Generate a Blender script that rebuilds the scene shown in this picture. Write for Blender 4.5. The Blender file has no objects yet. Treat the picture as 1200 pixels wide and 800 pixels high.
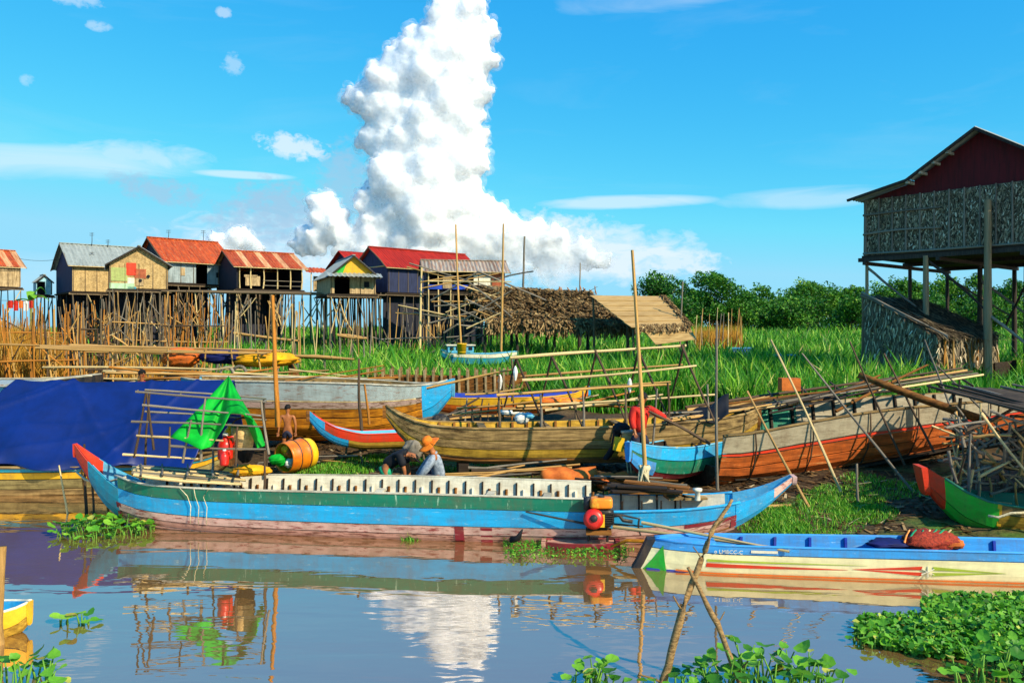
import bpy, math, random
import numpy as np
from mathutils import Vector, Matrix, Euler, Quaternion

R = random.Random(7)
NR = np.random.default_rng(11)
scene = bpy.context.scene
COL = scene.collection
rad = math.radians

# ------------------------------------------------------------------ camera
CH, F, CX, HY = 3.5, 950.0, 600.0, 387.0      # eye height above the water, focal length in photo pixels, centre, horizon
cam = bpy.data.objects.new('camera', bpy.data.cameras.new('camera'))
COL.objects.link(cam)
cam.location = (0, 0, CH)
cam.rotation_euler = (rad(90), 0, 0)
cam.data.sensor_width = 36
cam.data.lens = F / 1200 * 36
cam.data.shift_y = -13 / 1200
cam.data.clip_start = 0.1
cam.data.clip_end = 30000
scene.camera = cam

# ------------------------------------------------------------------ sun and sky
SUN_EL, SUN_AZ = rad(37), rad(132)            # azimuth clockwise from +Y (the view direction)
sd = Vector((math.sin(SUN_AZ) * math.cos(SUN_EL), math.cos(SUN_AZ) * math.cos(SUN_EL), math.sin(SUN_EL)))
sun = bpy.data.objects.new('sun', bpy.data.lights.new('sun', 'SUN'))
COL.objects.link(sun)
sun.data.energy = 5.0
sun.data.angle = rad(0.5)
sun.data.color = (1.0, 0.88, 0.66)
sun.rotation_euler = (-sd).to_track_quat('-Z', 'Y').to_euler()
sun.location = (30, -30, 60)

world = bpy.data.worlds.new('World')
scene.world = world
world.use_nodes = True
wt = world.node_tree
wn, wl = wt.nodes, wt.links
wn.clear()
w_out = wn.new('ShaderNodeOutputWorld')
w_bg = wn.new('ShaderNodeBackground')
w_bg.inputs['Strength'].default_value = 0.125
sky = wn.new('ShaderNodeTexSky')
sky.sky_type = 'NISHITA'
sky.sun_disc = False
sky.sun_elevation = SUN_EL
sky.sun_rotation = SUN_AZ
sky.air_density = 1.0
sky.dust_density = 0.35
sky.ozone_density = 2.2
# thin high cloud drawn on the sky by direction: streaks are long soft ellipses broken up by noise
wtc = wn.new('ShaderNodeTexCoord')
wsep = wn.new('ShaderNodeSeparateXYZ')
wl.new(wtc.outputs['Generated'], wsep.inputs[0])
def wmath(op, a, b=None, c=None, clamp=False):
    n = wn.new('ShaderNodeMath'); n.operation = op; n.use_clamp = clamp
    for i, x in enumerate((a, b, c)):
        if x is None: continue
        if isinstance(x, (int, float)): n.inputs[i].default_value = x
        else: wl.new(x, n.inputs[i])
    return n.outputs[0]
az_ = wmath('ARCTAN2', wsep.outputs['X'], wsep.outputs['Y'])
el_ = wmath('ARCSINE', wsep.outputs['Z'])
cmb = wn.new('ShaderNodeCombineXYZ')
wl.new(az_, cmb.inputs[0]); wl.new(el_, cmb.inputs[1])
def wnoise(sx, sy, detail=6, rough=.6, dist=.4):
    mp = wn.new('ShaderNodeMapping'); mp.inputs['Scale'].default_value = (sx, sy, 1)
    wl.new(cmb.outputs[0], mp.inputs[0])
    n = wn.new('ShaderNodeTexNoise'); n.inputs['Scale'].default_value = 1
    n.inputs['Detail'].default_value = detail; n.inputs['Roughness'].default_value = rough
    n.inputs['Distortion'].default_value = dist
    wl.new(mp.outputs[0], n.inputs['Vector'])
    return n.outputs['Fac']
n_fine = wnoise(26, 60)
n_streak = wnoise(5, 34, 5, .55, .8)
n_puff = wnoise(60, 80, 6, .65, .2)
# the photograph's vivid film look: each channel of the sky gets its own curve
ssep = wn.new('ShaderNodeSeparateColor'); wl.new(sky.outputs['Color'], ssep.inputs[0])
tint = wn.new('ShaderNodeCombineColor')
for i_, (k_, p_) in enumerate(((.12, 1.8), (1.38, .75), (4.2, .2))):
    wl.new(wmath('MINIMUM', wmath('MULTIPLY', wmath('POWER', ssep.outputs[i_], p_), k_), (1.9, 4.5, 6.0)[i_]), tint.inputs[i_])
total = None
def streak(px, py, rx, ry, amt, noise, lo=.32, hi=.62, tilt=0.0):
    """an elongated cirrus patch centred where the photograph has one (angles taken from the picture)"""
    global total
    a0 = math.atan((px - CX) / F); e0 = math.atan((HY - py) / F * math.cos(a0))
    ra, re = rx / F, ry / F
    da = wmath('MULTIPLY', wmath('SUBTRACT', az_, a0), 1 / ra)
    dee = wmath('SUBTRACT', el_, e0)
    if tilt: dee = wmath('ADD', dee, wmath('MULTIPLY', wmath('SUBTRACT', az_, a0), tilt))
    de = wmath('MULTIPLY', dee, 1 / re)
    d = wmath('ADD', wmath('MULTIPLY', da, da), wmath('MULTIPLY', de, de))
    m = wmath('SUBTRACT', 1.0, d, clamp=True)
    k = wmath('MULTIPLY_ADD', noise, 1 / (hi - lo), -lo / (hi - lo), clamp=True)
    e_ = wmath('MULTIPLY', wmath('SUBTRACT', m, wmath('MULTIPLY', wmath('SUBTRACT', 1.0, k), .75)), 1.5, clamp=True)
    v = wmath('MULTIPLY', e_, amt)
    total = v if total is None else wmath('MAXIMUM', total, v)
streak(60, 190, 190, 26, .5, n_streak, .3, .75, -.05)
streak(150, 182, 110, 20, .45, n_fine, .3, .7, -.05)
streak(40, 186, 110, 14, .45, n_fine, .25, .7)
streak(730, 237, 120, 9, .55, n_streak, .2, .5)
streak(940, 232, 120, 14, .35, n_streak, .3, .6)
streak(285, 205, 60, 5, .55, n_streak, .2, .5)
streak(345, 172, 48, 17, .7, n_puff, .34, .56, .12)
streak(338, 172, 30, 10, .7, n_puff, .2, .5, .15)
streak(272, 75, 15, 14, .32, n_puff, .34, .56)
streak(262, 15, 10, 7, .42, n_puff, .34, .56)
streak(115, 31, 15, 6, .36, n_puff, .34, .56)
streak(32, 94, 8, 7, .28, n_puff, .34, .56)
streak(85, -2, 35, 9, .35, n_puff, .34, .56)
streak(770, 2, 130, 16, .22, n_streak, .3, .6)
streak(330, 300, 200, 70, .55, n_fine, .36, .66)
streak(690, 300, 170, 42, .8, n_fine, .26, .62)
streak(640, 290, 120, 50, .8, n_puff, .28, .6)
streak(450, 310, 180, 50, .7, n_puff, .3, .62)
streak(800, 308, 60, 20, .7, n_puff, .30, .6)
streak(100, 330, 260, 40, .2, n_streak, .2, .7)
# greyer, bluer cloud lying in shade behind the tower
white_total = total; total = None
streak(325, 250, 75, 48, .75, n_puff, .30, .62); streak(285, 262, 55, 26, .6, n_puff, .3, .6); streak(185, 222, 62, 19, .62, n_puff, .34, .6, .12); streak(405, 215, 40, 60, .6, n_puff, .3, .6)
grey_total = total; total = white_total
# the same thin cirrus goes on faintly over the whole sky
veil = wmath('MULTIPLY', wmath('MULTIPLY_ADD', wnoise(3, 16, 6, .6, .6), 3.0, -1.6, clamp=True), .10)
total = wmath('MAXIMUM', total, veil)
cm = wn.new('ShaderNodeMix'); cm.data_type = 'RGBA'
wl.new(total, cm.inputs['Factor'])
wl.new(tint.outputs[0], cm.inputs['A'])
cm.inputs['B'].default_value = (5.4, 5.9, 6.3, 1)
cg_ = wn.new('ShaderNodeMix'); cg_.data_type = 'RGBA'; wl.new(grey_total, cg_.inputs['Factor']); wl.new(cm.outputs['Result'], cg_.inputs['A']); cg_.inputs['B'].default_value = (2.4, 3.6, 4.9, 1)
wl.new(cg_.outputs['Result'], w_bg.inputs['Color'])
wl.new(w_bg.outputs[0], w_out.inputs['Surface'])

scene.view_settings.view_transform = 'Standard'
scene.view_settings.look = 'None'
scene.view_settings.gamma = 1
scene.view_settings.exposure = 0.4
scene.cycles.transparent_max_bounces = 32
scene.render.resolution_x, scene.render.resolution_y = 1024, 682

# ------------------------------------------------------------------ helpers
def W(px, py, d):
    """world point seen at photo pixel (px, py) when it lies d metres in front of the eye"""
    return Vector(((px - CX) / F * d, d, CH - (py - HY) / F * d))

def C(h):
    h = h.lstrip('#'); o = []
    for i in (0, 2, 4):
        c = int(h[i:i + 2], 16) / 255
        o.append(c / 12.92 if c <= .04045 else ((c + .055) / 1.055) ** 2.4)
    return tuple(o)

MATS = {}
def mat(name, col, col2=None, rough=.75, scale=3.0, stretch=(1, 1, 1), bump=.25, rnd=.14, wear=None, wear_lo=.56,
        wear_hi=.64, wear_scale=2.2, metallic=0.0, spec=.3, detail=7, wear_stretch=None, trans=0.0, bump_dist=.02, dirt=0.0, dirt_col='#3c2e20'):
    """procedural surface: two-tone noise, optional chipped wear, per-object brightness and fine relief"""
    if name in MATS: return MATS[name]
    m = bpy.data.materials.new(name); m.use_nodes = True
    nt = m.node_tree; n, l = nt.nodes, nt.links
    p = n['Principled BSDF']
    p.inputs['Roughness'].default_value = rough
    p.inputs['Metallic'].default_value = metallic
    p.inputs['Specular IOR Level'].default_value = spec
    col = C(col) if isinstance(col, str) else col
    col2 = (C(col2) if isinstance(col2, str) else col2) if col2 else tuple(c * .62 for c in col)
    tc = n.new('ShaderNodeTexCoord')
    mp = n.new('ShaderNodeMapping'); mp.inputs['Scale'].default_value = stretch
    oi = n.new('ShaderNodeObjectInfo')
    add = n.new('ShaderNodeVectorMath'); add.operation = 'ADD'
    sc = n.new('ShaderNodeVectorMath'); sc.operation = 'SCALE'; sc.inputs['Scale'].default_value = 37.0
    cb = n.new('ShaderNodeCombineXYZ')
    l.new(oi.outputs['Random'], cb.inputs[0]); l.new(oi.outputs['Random'], cb.inputs[1])
    l.new(cb.outputs[0], sc.inputs[0])
    l.new(tc.outputs['Object'], mp.inputs[0])
    l.new(mp.outputs[0], add.inputs[0]); l.new(sc.outputs[0], add.inputs[1])
    nz = n.new('ShaderNodeTexNoise'); nz.inputs['Scale'].default_value = scale
    nz.inputs['Detail'].default_value = detail; nz.inputs['Roughness'].default_value = .65
    l.new(add.outputs[0], nz.inputs['Vector'])
    rp = n.new('ShaderNodeValToRGB')
    rp.color_ramp.elements[0].position = .34; rp.color_ramp.elements[0].color = (*col2, 1)
    rp.color_ramp.elements[1].position = .62; rp.color_ramp.elements[1].color = (*col, 1)
    l.new(nz.outputs['Fac'], rp.inputs[0])
    out = rp.outputs[0]
    if wear:
        wc = C(wear) if isinstance(wear, str) else wear
        mp2 = n.new('ShaderNodeMapping'); mp2.inputs['Scale'].default_value = wear_stretch or stretch
        add2 = n.new('ShaderNodeVectorMath'); add2.operation = 'ADD'
        l.new(tc.outputs['Object'], mp2.inputs[0]); l.new(mp2.outputs[0], add2.inputs[0]); l.new(sc.outputs[0], add2.inputs[1])
        nw = n.new('ShaderNodeTexNoise'); nw.inputs['Scale'].default_value = wear_scale
        nw.inputs['Detail'].default_value = 9; nw.inputs['Roughness'].default_value = .72
        l.new(add2.outputs[0], nw.inputs['Vector'])
        mr = n.new('ShaderNodeMapRange')
        mr.inputs['From Min'].default_value = wear_lo; mr.inputs['From Max'].default_value = wear_hi
        l.new(nw.outputs['Fac'], mr.inputs['Value'])
        mx = n.new('ShaderNodeMix'); mx.data_type = 'RGBA'
        l.new(mr.outputs[0], mx.inputs['Factor']); l.new(out, mx.inputs['A']); mx.inputs['B'].default_value = (*wc, 1)
        out = mx.outputs['Result']
    if dirt:
        # grime: blotches and runs that drew down the side
        dsum = None
        for stv, scl_, wgt in (((3.2, 3.2, .45), 1.5, .55), ((.6, .9, 1.4), 2.6, .45)):
            mp3 = n.new('ShaderNodeMapping'); mp3.inputs['Scale'].default_value = stv
            ad3 = n.new('ShaderNodeVectorMath'); ad3.operation = 'ADD'
            l.new(tc.outputs['Object'], mp3.inputs[0]); l.new(mp3.outputs[0], ad3.inputs[0]); l.new(sc.outputs[0], ad3.inputs[1])
            nd = n.new('ShaderNodeTexNoise'); nd.inputs['Scale'].default_value = scl_; nd.inputs['Detail'].default_value = 10; nd.inputs['Roughness'].default_value = .75
            l.new(ad3.outputs[0], nd.inputs['Vector'])
            mm = n.new('ShaderNodeMath'); mm.operation = 'MULTIPLY'; mm.inputs[1].default_value = wgt; l.new(nd.outputs['Fac'], mm.inputs[0])
            if dsum is None: dsum = mm.outputs[0]
            else:
                aa = n.new('ShaderNodeMath'); aa.operation = 'ADD'; l.new(dsum, aa.inputs[0]); l.new(mm.outputs[0], aa.inputs[1]); dsum = aa.outputs[0]
        md = n.new('ShaderNodeMapRange'); md.inputs['From Min'].default_value = .46; md.inputs['From Max'].default_value = .64; md.inputs['To Max'].default_value = dirt
        l.new(dsum, md.inputs['Value'])
        mx3 = n.new('ShaderNodeMix'); mx3.data_type = 'RGBA'; l.new(md.outputs[0], mx3.inputs['Factor']); l.new(out, mx3.inputs['A']); mx3.inputs['B'].default_value = (*C(dirt_col), 1)
        out = mx3.outputs['Result']
    if rnd:
        hs = n.new('ShaderNodeHueSaturation')
        mr2 = n.new('ShaderNodeMapRange'); mr2.inputs['To Min'].default_value = 1 - rnd; mr2.inputs['To Max'].default_value = 1 + rnd
        l.new(oi.outputs['Random'], mr2.inputs['Value']); l.new(mr2.outputs[0], hs.inputs['Value'])
        l.new(out, hs.inputs['Color']); out = hs.outputs[0]
    l.new(out, p.inputs['Base Color'])
    if bump:
        bp = n.new('ShaderNodeBump'); bp.inputs['Strength'].default_value = bump; bp.inputs['Distance'].default_value = bump_dist
        l.new(nz.outputs['Fac'], bp.inputs['Height']); l.new(bp.outputs[0], p.inputs['Normal'])
    if trans:
        tr = n.new('ShaderNodeBsdfTranslucent'); l.new(out, tr.inputs['Color'])
        ms = n.new('ShaderNodeMixShader'); ms.inputs[0].default_value = trans
        l.new(p.outputs[0], ms.inputs[1]); l.new(tr.outputs[0], ms.inputs[2])
        l.new(ms.outputs[0], n['Material Output'].inputs['Surface'])
    MATS[name] = m
    return m

def leafmat(name, stops, trans=.3, rough=.55, spec=.35):
    """foliage: colour per blade or leaf from the 'rnd' attribute, some light let through"""
    if name in MATS: return MATS[name]
    m = bpy.data.materials.new(name); m.use_nodes = True
    nt = m.node_tree; n, l = nt.nodes, nt.links
    p = n['Principled BSDF']; p.inputs['Roughness'].default_value = rough; p.inputs['Specular IOR Level'].default_value = spec
    at = n.new('ShaderNodeAttribute'); at.attribute_name = 'rnd'
    rp = n.new('ShaderNodeValToRGB'); e = rp.color_ramp.elements
    for i, (pos, c) in enumerate(stops):
        c = C(c) if isinstance(c, str) else c
        x = e[i] if i < 2 else e.new(pos)
        x.position = pos; x.color = (*c, 1)
    l.new(at.outputs['Fac'], rp.inputs[0]); l.new(rp.outputs[0], p.inputs['Base Color'])
    tr = n.new('ShaderNodeBsdfTranslucent'); l.new(rp.outputs[0], tr.inputs['Color'])
    ms = n.new('ShaderNodeMixShader'); ms.inputs[0].default_value = trans
    l.new(p.outputs[0], ms.inputs[1]); l.new(tr.outputs[0], ms.inputs[2])
    l.new(ms.outputs[0], n['Material Output'].inputs['Surface'])
    MATS[name] = m
    return m

class MB:
    """collects simple shapes and links them as one mesh object"""
    def __init__(s): s.v, s.f = [], []
    def box(s, c, size, rot=None):
        i = len(s.v); c = Vector(c)
        for z in (-.5, .5):
            for x, y in ((-.5, -.5), (.5, -.5), (.5, .5), (-.5, .5)):
                q = Vector((x * size[0], y * size[1], z * size[2]))
                if rot: q = rot @ q
                s.v.append(c + q)
        for a in ((3, 2, 1, 0), (4, 5, 6, 7), (0, 1, 5, 4), (1, 2, 6, 5), (2, 3, 7, 6), (3, 0, 4, 7)):
            s.f.append(tuple(i + k for k in a))
        return s
    def tube(s, pts, r, n=6, cap=True, flat=1.0, up=None):
        pts = [Vector(p) for p in pts]
        if isinstance(r, (int, float)): r = [r] * len(pts)
        i0 = len(s.v)
        for k, p in enumerate(pts):
            d = (pts[min(k + 1, len(pts) - 1)] - pts[max(k - 1, 0)]).normalized()
            u = Vector(up) if up else (Vector((0, 0, 1)) if abs(d.z) < .9 else Vector((1, 0, 0)))
            a = d.cross(u).normalized(); b = a.cross(d).normalized()
            for j in range(n):
                t = 2 * math.pi * (j + .5) / n
                s.v.append(p + a * (math.cos(t) * r[k]) + b * (math.sin(t) * r[k] * flat))
        for k in range(len(pts) - 1):
            for j in range(n):
                a0 = i0 + k * n + j; a1 = i0 + k * n + (j + 1) % n
                s.f.append((a0, a1, a1 + n, a0 + n))
        if cap:
            s.f.append(tuple(i0 + j for j in range(n))[::-1])
            e = i0 + (len(pts) - 1) * n
            s.f.append(tuple(e + j for j in range(n)))
        return s
    def grid(s, fn, nu, nv, th=0.0, thv=None):
        """sheet from fn(u, v); th gives it a real thickness along thv"""
        i0 = len(s.v)
        for a in range(nu + 1):
            for b in range(nv + 1):
                s.v.append(Vector(fn(a / nu, b / nv)))
        for a in range(nu):
            for b in range(nv):
                k = i0 + a * (nv + 1) + b
                s.f.append((k, k + nv + 1, k + nv + 2, k + 1))
        if th:
            i1 = len(s.v); dv = Vector(thv or (0, 0, -1)) * th
            for k in range(i0, i1): s.v.append(s.v[k] + dv)
            o = i1 - i0
            for a in range(nu):
                for b in range(nv):
                    k = i1 + a * (nv + 1) + b
                    s.f.append((k + 1, k + nv + 2, k + nv + 1, k))
            per = [a * (nv + 1) for a in range(nu + 1)] + [nu * (nv + 1) + b for b in range(1, nv + 1)] + \
                  [a * (nv + 1) + nv for a in range(nu - 1, -1, -1)] + [b for b in range(nv - 1, 0, -1)]
            for q in range(len(per)):
                a, b = i0 + per[q], i0 + per[(q + 1) % len(per)]
                s.f.append((b, a, a + o, b + o))
        return s
    def prism(s, poly, d):
        """extrude a closed 3D polygon by vector d"""
        i = len(s.v); n = len(poly); d = Vector(d)
        for p in poly: s.v.append(Vector(p))
        for p in poly: s.v.append(Vector(p) + d)
        s.f.append(tuple(i + k for k in range(n))[::-1]); s.f.append(tuple(i + n + k for k in range(n)))
        for k in range(n):
            k2 = (k + 1) % n
            s.f.append((i + k, i + k2, i + n + k2, i + n + k))
        return s
    def lathe(s, prof, c=(0, 0, 0), rot=None, n=20):
        i0 = len(s.v); c = Vector(c)
        for r, z in prof:
            for j in range(n):
                t = 2 * math.pi * j / n
                q = Vector((r * math.cos(t), r * math.sin(t), z))
                if rot: q = rot @ q
                s.v.append(c + q)
        for k in range(len(prof) - 1):
            for j in range(n):
                a = i0 + k * n + j; b = i0 + k * n + (j + 1) % n
                s.f.append((a, b, b + n, a + n))
        return s
    def mesh(s, name, m, smooth=False):
        me = bpy.data.meshes.new(name)
        me.from_pydata([tuple(v) for v in s.v], [], s.f); me.update()
        if m: me.materials.append(m)
        if smooth: me.polygons.foreach_set('use_smooth', [True] * len(me.polygons))
        return me
    def build(s, name, m, parent=None, smooth=False, **k):
        return link(name, s.mesh(name, m, smooth), parent, **k)

def link(name, me, parent=None, loc=None, rot=None, scl=None, mw=None):
    o = bpy.data.objects.new(name, me); COL.objects.link(o)
    if parent: o.parent = parent
    if mw is not None: o.matrix_basis = mw
    if loc is not None: o.location = loc
    if rot is not None: o.rotation_euler = rot
    if scl is not None: o.scale = scl
    return o
def tag(o, label=None, cat=None, group=None, kind=None):
    if label: o['label'] = label
    if cat: o['category'] = cat
    if group: o['group'] = group
    if kind: o['kind'] = kind
    return o
def thing(name, label, cat, loc=(0, 0, 0), rz=0.0, group=None, rx=0.0, ry=0.0):
    e = bpy.data.objects.new(name, None); COL.objects.link(e)
    e.empty_display_size = .2
    e.location = loc; e.rotation_euler = (rx, ry, rz)
    return tag(e, label, cat, group)
def mof(e): return Matrix.Translation(e.location) @ e.rotation_euler.to_matrix().to_4x4()
def loc_in(e, p): return mof(e).inverted() @ Vector(p)

POLES = {}
def pole_mesh(m, v):
    k = (m.name, v)
    if k not in POLES:
        rr = random.Random(v * 13 + 5); b = MB(); pts, rs = [], []; bs = .15 if v == 9 else 1.0
        bx, by = rr.uniform(-1, 1), rr.uniform(-1, 1)
        for i in range(7):
            t = i / 6; bend = math.sin(t * math.pi)
            pts.append((bx * bend * 1.1 + rr.uniform(-.18, .18), by * bend * 1.1 + rr.uniform(-.18, .18), t))
            rs.append((1.0 - .32 * t) * rr.uniform(.93, 1.07))
        for (x_, y_, z_), r_ in zip(pts, rs):
            for j in range(6): b.v.append(Vector((x_ * bs + r_ * math.cos(j * 1.0472), y_ * bs + r_ * math.sin(j * 1.0472), z_)))
        for i in range(6):
            for j in range(6): b.f.append((i * 6 + j, i * 6 + (j + 1) % 6, i * 6 + 6 + (j + 1) % 6, i * 6 + 6 + j))
        b.f.append((5, 4, 3, 2, 1, 0)); b.f.append(tuple(range(36, 42)))
        POLES[k] = b.mesh('pole', m, True)
    return POLES[k]
def pole(name, p0, p1, r, m, parent=None, world=False, straight=False):
    """one bamboo or timber pole between two points (shares one of a few slightly crooked meshes)"""
    p0, p1 = Vector(p0), Vector(p1)
    if world and parent: p0, p1 = loc_in(parent, p0), loc_in(parent, p1)
    d = p1 - p0
    q = d.to_track_quat('Z', 'Y') @ Quaternion((0, 0, 1), R.uniform(0, 6.28))
    mw = Matrix.Translation(p0) @ q.to_matrix().to_4x4() @ Matrix.Diagonal((r, r, d.length, 1))
    return link(name, pole_mesh(m, 9 if straight else R.randrange(6)), parent, mw=mw)

def np_mesh(name, V, quads=None, tris=None, rnd=None, m=None, smooth=False):
    """big mesh straight from arrays; rnd is one value per vertex"""
    me = bpy.data.meshes.new(name)
    V = np.asarray(V, dtype=np.float32).reshape(-1, 3)
    me.vertices.add(len(V)); me.vertices.foreach_set('co', V.ravel())
    li, st, tot, c = [], [], [], 0
    if quads is not None and len(quads):
        q = np.asarray(quads, dtype=np.int32); li.append(q.ravel()); st.append(np.arange(len(q)) * 4); tot.append(np.full(len(q), 4)); c = q.size
    if tris is not None and len(tris):
        t = np.asarray(tris, dtype=np.int32); li.append(t.ravel()); st.append(c + np.arange(len(t)) * 3); tot.append(np.full(len(t), 3))
    li = np.concatenate(li); st = np.concatenate(st); tot = np.concatenate(tot)
    me.loops.add(len(li)); me.loops.foreach_set('vertex_index', li.astype(np.int32))
    me.polygons.add(len(st)); me.polygons.foreach_set('loop_start', st.astype(np.int32))
    me.polygons.foreach_set('loop_total', tot.astype(np.int32))
    if smooth: me.polygons.foreach_set('use_smooth', np.ones(len(st), dtype=bool))
    me.update(calc_edges=True)
    if rnd is not None:
        a = me.attributes.new('rnd', 'FLOAT', 'POINT'); a.data.foreach_set('value', np.asarray(rnd, dtype=np.float32))
    if m: me.materials.append(m)
    return me

def blades(name, P, h, w, lean, m, rnd=None, updir=None, droop=.25):
    """many tapering blades: P base points (N,3), h heights, w widths, lean vectors (N,3)"""
    N = len(P); up = np.array([0, 0, 1.0]) if updir is None else np.asarray(updir)
    ang = NR.uniform(0, np.pi, N)
    ax = np.stack([np.cos(ang), np.sin(ang), np.zeros(N)], 1) * (w * .5)[:, None]
    mid = P + up * (h * .55)[:, None] + lean * .35
    tip = P + up * (h * (1 - droop * NR.random(N)))[:, None] + lean
    V = np.stack([P - ax, P + ax, mid - ax * .8, mid + ax * .8, tip], 1).reshape(-1, 3)
    b = np.arange(N) * 5
    q = np.stack([b, b + 1, b + 3, b + 2], 1); t = np.stack([b + 2, b + 3, b + 4], 1)
    rnd = NR.random(N) if rnd is None else rnd
    return np_mesh(name, V, q, t, np.repeat(rnd, 5), m)

def flecks(name, P, size, m, rnd, aspect=.6, bias=None):
    """leaf-sized four-cornered faces turned at random (bias pulls their normals towards a direction)"""
    N = len(P)
    n = NR.normal(size=(N, 3)); 
    if bias is not None: n = n + np.asarray(bias)
    n /= np.linalg.norm(n, axis=1)[:, None]
    t = np.cross(n, NR.normal(size=(N, 3))); t /= np.linalg.norm(t, axis=1)[:, None]
    b = np.cross(n, t)
    s = np.asarray(size)[:, None] * .5
    V = np.stack([P - t * s, P - b * s * aspect + n * s * .15, P + t * s, P + b * s * aspect + n * s * .15], 1).reshape(-1, 3)
    k = np.arange(N) * 4
    return np_mesh(name, V, np.stack([k, k + 1, k + 2, k + 3], 1), None, np.repeat(rnd, 4), m)

def pchip(xs, ys):
    xs = np.array(xs, float); ys = np.array(ys, float)
    h = np.diff(xs); d = np.diff(ys) / h; n = len(xs); s = np.zeros(n)
    for i in range(1, n - 1):
        if d[i - 1] * d[i] > 0:
            w1 = 2 * h[i] + h[i - 1]; w2 = h[i] + 2 * h[i - 1]
            s[i] = (w1 + w2) / (w1 / d[i - 1] + w2 / d[i])
    s[0], s[-1] = d[0], d[-1]
    def f(x):
        i = int(min(max(np.searchsorted(xs, x) - 1, 0), n - 2)); t = (x - xs[i]) / h[i]
        return ((1 + 2 * t) * (1 - t) ** 2 * ys[i] + t * (1 - t) ** 2 * h[i] * s[i] + t * t * (3 - 2 * t) * ys[i + 1] + t * t * (t - 1) * h[i] * s[i + 1])
    return f
# ------------------------------------------------------------------ palette
def wood(name, col, col2, **k):
    d = dict(scale=2.2, stretch=(.5, 6, 6), bump=.5, rough=.8, rnd=.2, spec=.15, dirt=.55); d.update(k)
    return mat(name, col, col2, **d)
def paint(name, col, wear='#8a7866', **k):
    d = dict(scale=2.0, stretch=(.7, 5, 5), bump=.35, rough=.55, rnd=.05, wear=wear, wear_lo=.60, wear_hi=.66, wear_scale=4.2,
             wear_stretch=(.9, 5, 5), spec=.3, dirt=.5, dirt_col='#6a543c')
    d.update(k)
    c = C(col)
    return mat(name, c, tuple(x * .8 for x in c), **d)
m_bamboo = mat('bamboo', '#c89c58', '#8a6430', scale=3, stretch=(3, 3, .8), bump=.2, rnd=.28, rough=.6)
m_bamboo_pale = mat('bamboo_pale', '#dcc48c', '#a48450', scale=3, stretch=(3, 3, .8), bump=.2, rnd=.2, rough=.6)
m_bamboo_grey = mat('bamboo_grey', '#8a8070', '#544c40', scale=3, stretch=(3, 3, .8), bump=.3, rnd=.3, rough=.8)
m_bamboo_dark = mat('bamboo_dark', '#5a4632', '#33281d', scale=3, stretch=(3, 3, .8), bump=.3, rnd=.3, rough=.8)
m_bamboo_orange = mat('bamboo_orange', '#c07c28', '#7c4a16', scale=3, stretch=(3, 3, .8), bump=.2, rnd=.3, rough=.7)
m_post_lit = mat('timber_post_lit', '#a8906c', '#6e5a40', scale=4, stretch=(4, 4, .5), bump=.4, rnd=.1)  # post timber made paler, sunlight put into the colour
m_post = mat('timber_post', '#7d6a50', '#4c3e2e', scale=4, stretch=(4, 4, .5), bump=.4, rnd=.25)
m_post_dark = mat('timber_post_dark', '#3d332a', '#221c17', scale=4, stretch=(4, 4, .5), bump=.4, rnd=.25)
m_branch = mat('branch_bark', '#a08050', '#5e4528', scale=9, stretch=(2, 2, 6), bump=.7, rnd=0)
m_grey_wood = wood('grey_wood', '#a88a58', '#4a3820')
m_brown_wood = wood('brown_wood', '#96622c', '#4c2c12')
m_orange_wood = wood('orange_wood', '#d88a1c', '#84480e', wear='#3f230f', wear_lo=.62, wear_hi=.72)
m_red_wood = wood('red_brown_wood', '#d0682a', '#8c4216', wear='#e0a060', wear_lo=.6, wear_hi=.7)
m_yellow_wood = wood('yellow_wood', '#d4a83c', '#8c6820')
m_drab_wood = wood('drab_wood', '#b8a468', '#786840')
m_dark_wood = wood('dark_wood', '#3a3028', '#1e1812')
m_pale_plank = wood('pale_plank', '#c8c2ae', '#8f8874')
p_pink = paint('paint_pink', '#e4b8a8', wear='#8e3434', wear_lo=.51, wear_hi=.62, scale=1.6)
p_pink2 = paint('paint_pink_low', '#d09a86', wear='#743c30', wear_lo=.49, wear_hi=.6)
p_maroon = paint('paint_maroon', '#8e2230', wear='#c08a80', wear_lo=.56)
p_blue = paint('paint_sky_blue', '#20a8e0', wear='#96c4d0', wear_lo=.60, wear_hi=.66)
p_teal = paint('paint_teal_green', '#12785c', wear='#9ac4a8', wear_lo=.60, wear_hi=.66, wear_stretch=(4, 3, .6))
p_tealblue = paint('paint_teal_blue', '#1f98b0', wear='#7cb0a8', wear_lo=.64)
p_white = paint('paint_white', '#eee6cc', wear='#a89a7c', wear_lo=.62, wear_hi=.72)
p_cream = paint('paint_cream', '#f6eab4', wear='#c8b87c', wear_lo=.66, wear_hi=.78, bump=.08, rough=.4, dirt=.25)
p_red = paint('paint_red', '#e03a1a', wear='#8a3a20', wear_lo=.66)
p_orange = paint('paint_orange', '#e8701c', wear='#8a4a20', wear_lo=.66)
p_green = paint('paint_bright_green', '#22b032', wear='#2a7a34', wear_lo=.62, bump=.1)
p_lime = paint('paint_lime', '#a8bc34', wear='#a8bc34', bump=0)
p_royal = paint('paint_royal_blue', '#3aa0ea', wear='#9cccf0', wear_lo=.6, wear_hi=.68)
p_navy = paint('paint_navy', '#1a3ca8', wear='#4a68b0', wear_lo=.64)
p_ltblue = paint('paint_light_blue', '#5ab8dc', wear='#b8c0b0', wear_lo=.58)
p_greywhite = paint('paint_grey_white', '#a89c82', wear='#857a64', wear_lo=.5, wear_hi=.62)
p_greyblue = paint('paint_grey_blue', '#a8b4b0', wear='#8a6a5c', wear_lo=.54, wear_hi=.64)
p_dusty = paint('paint_dusty_pink', '#b89888', wear='#6a4c38', wear_lo=.5, wear_hi=.6)
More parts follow.
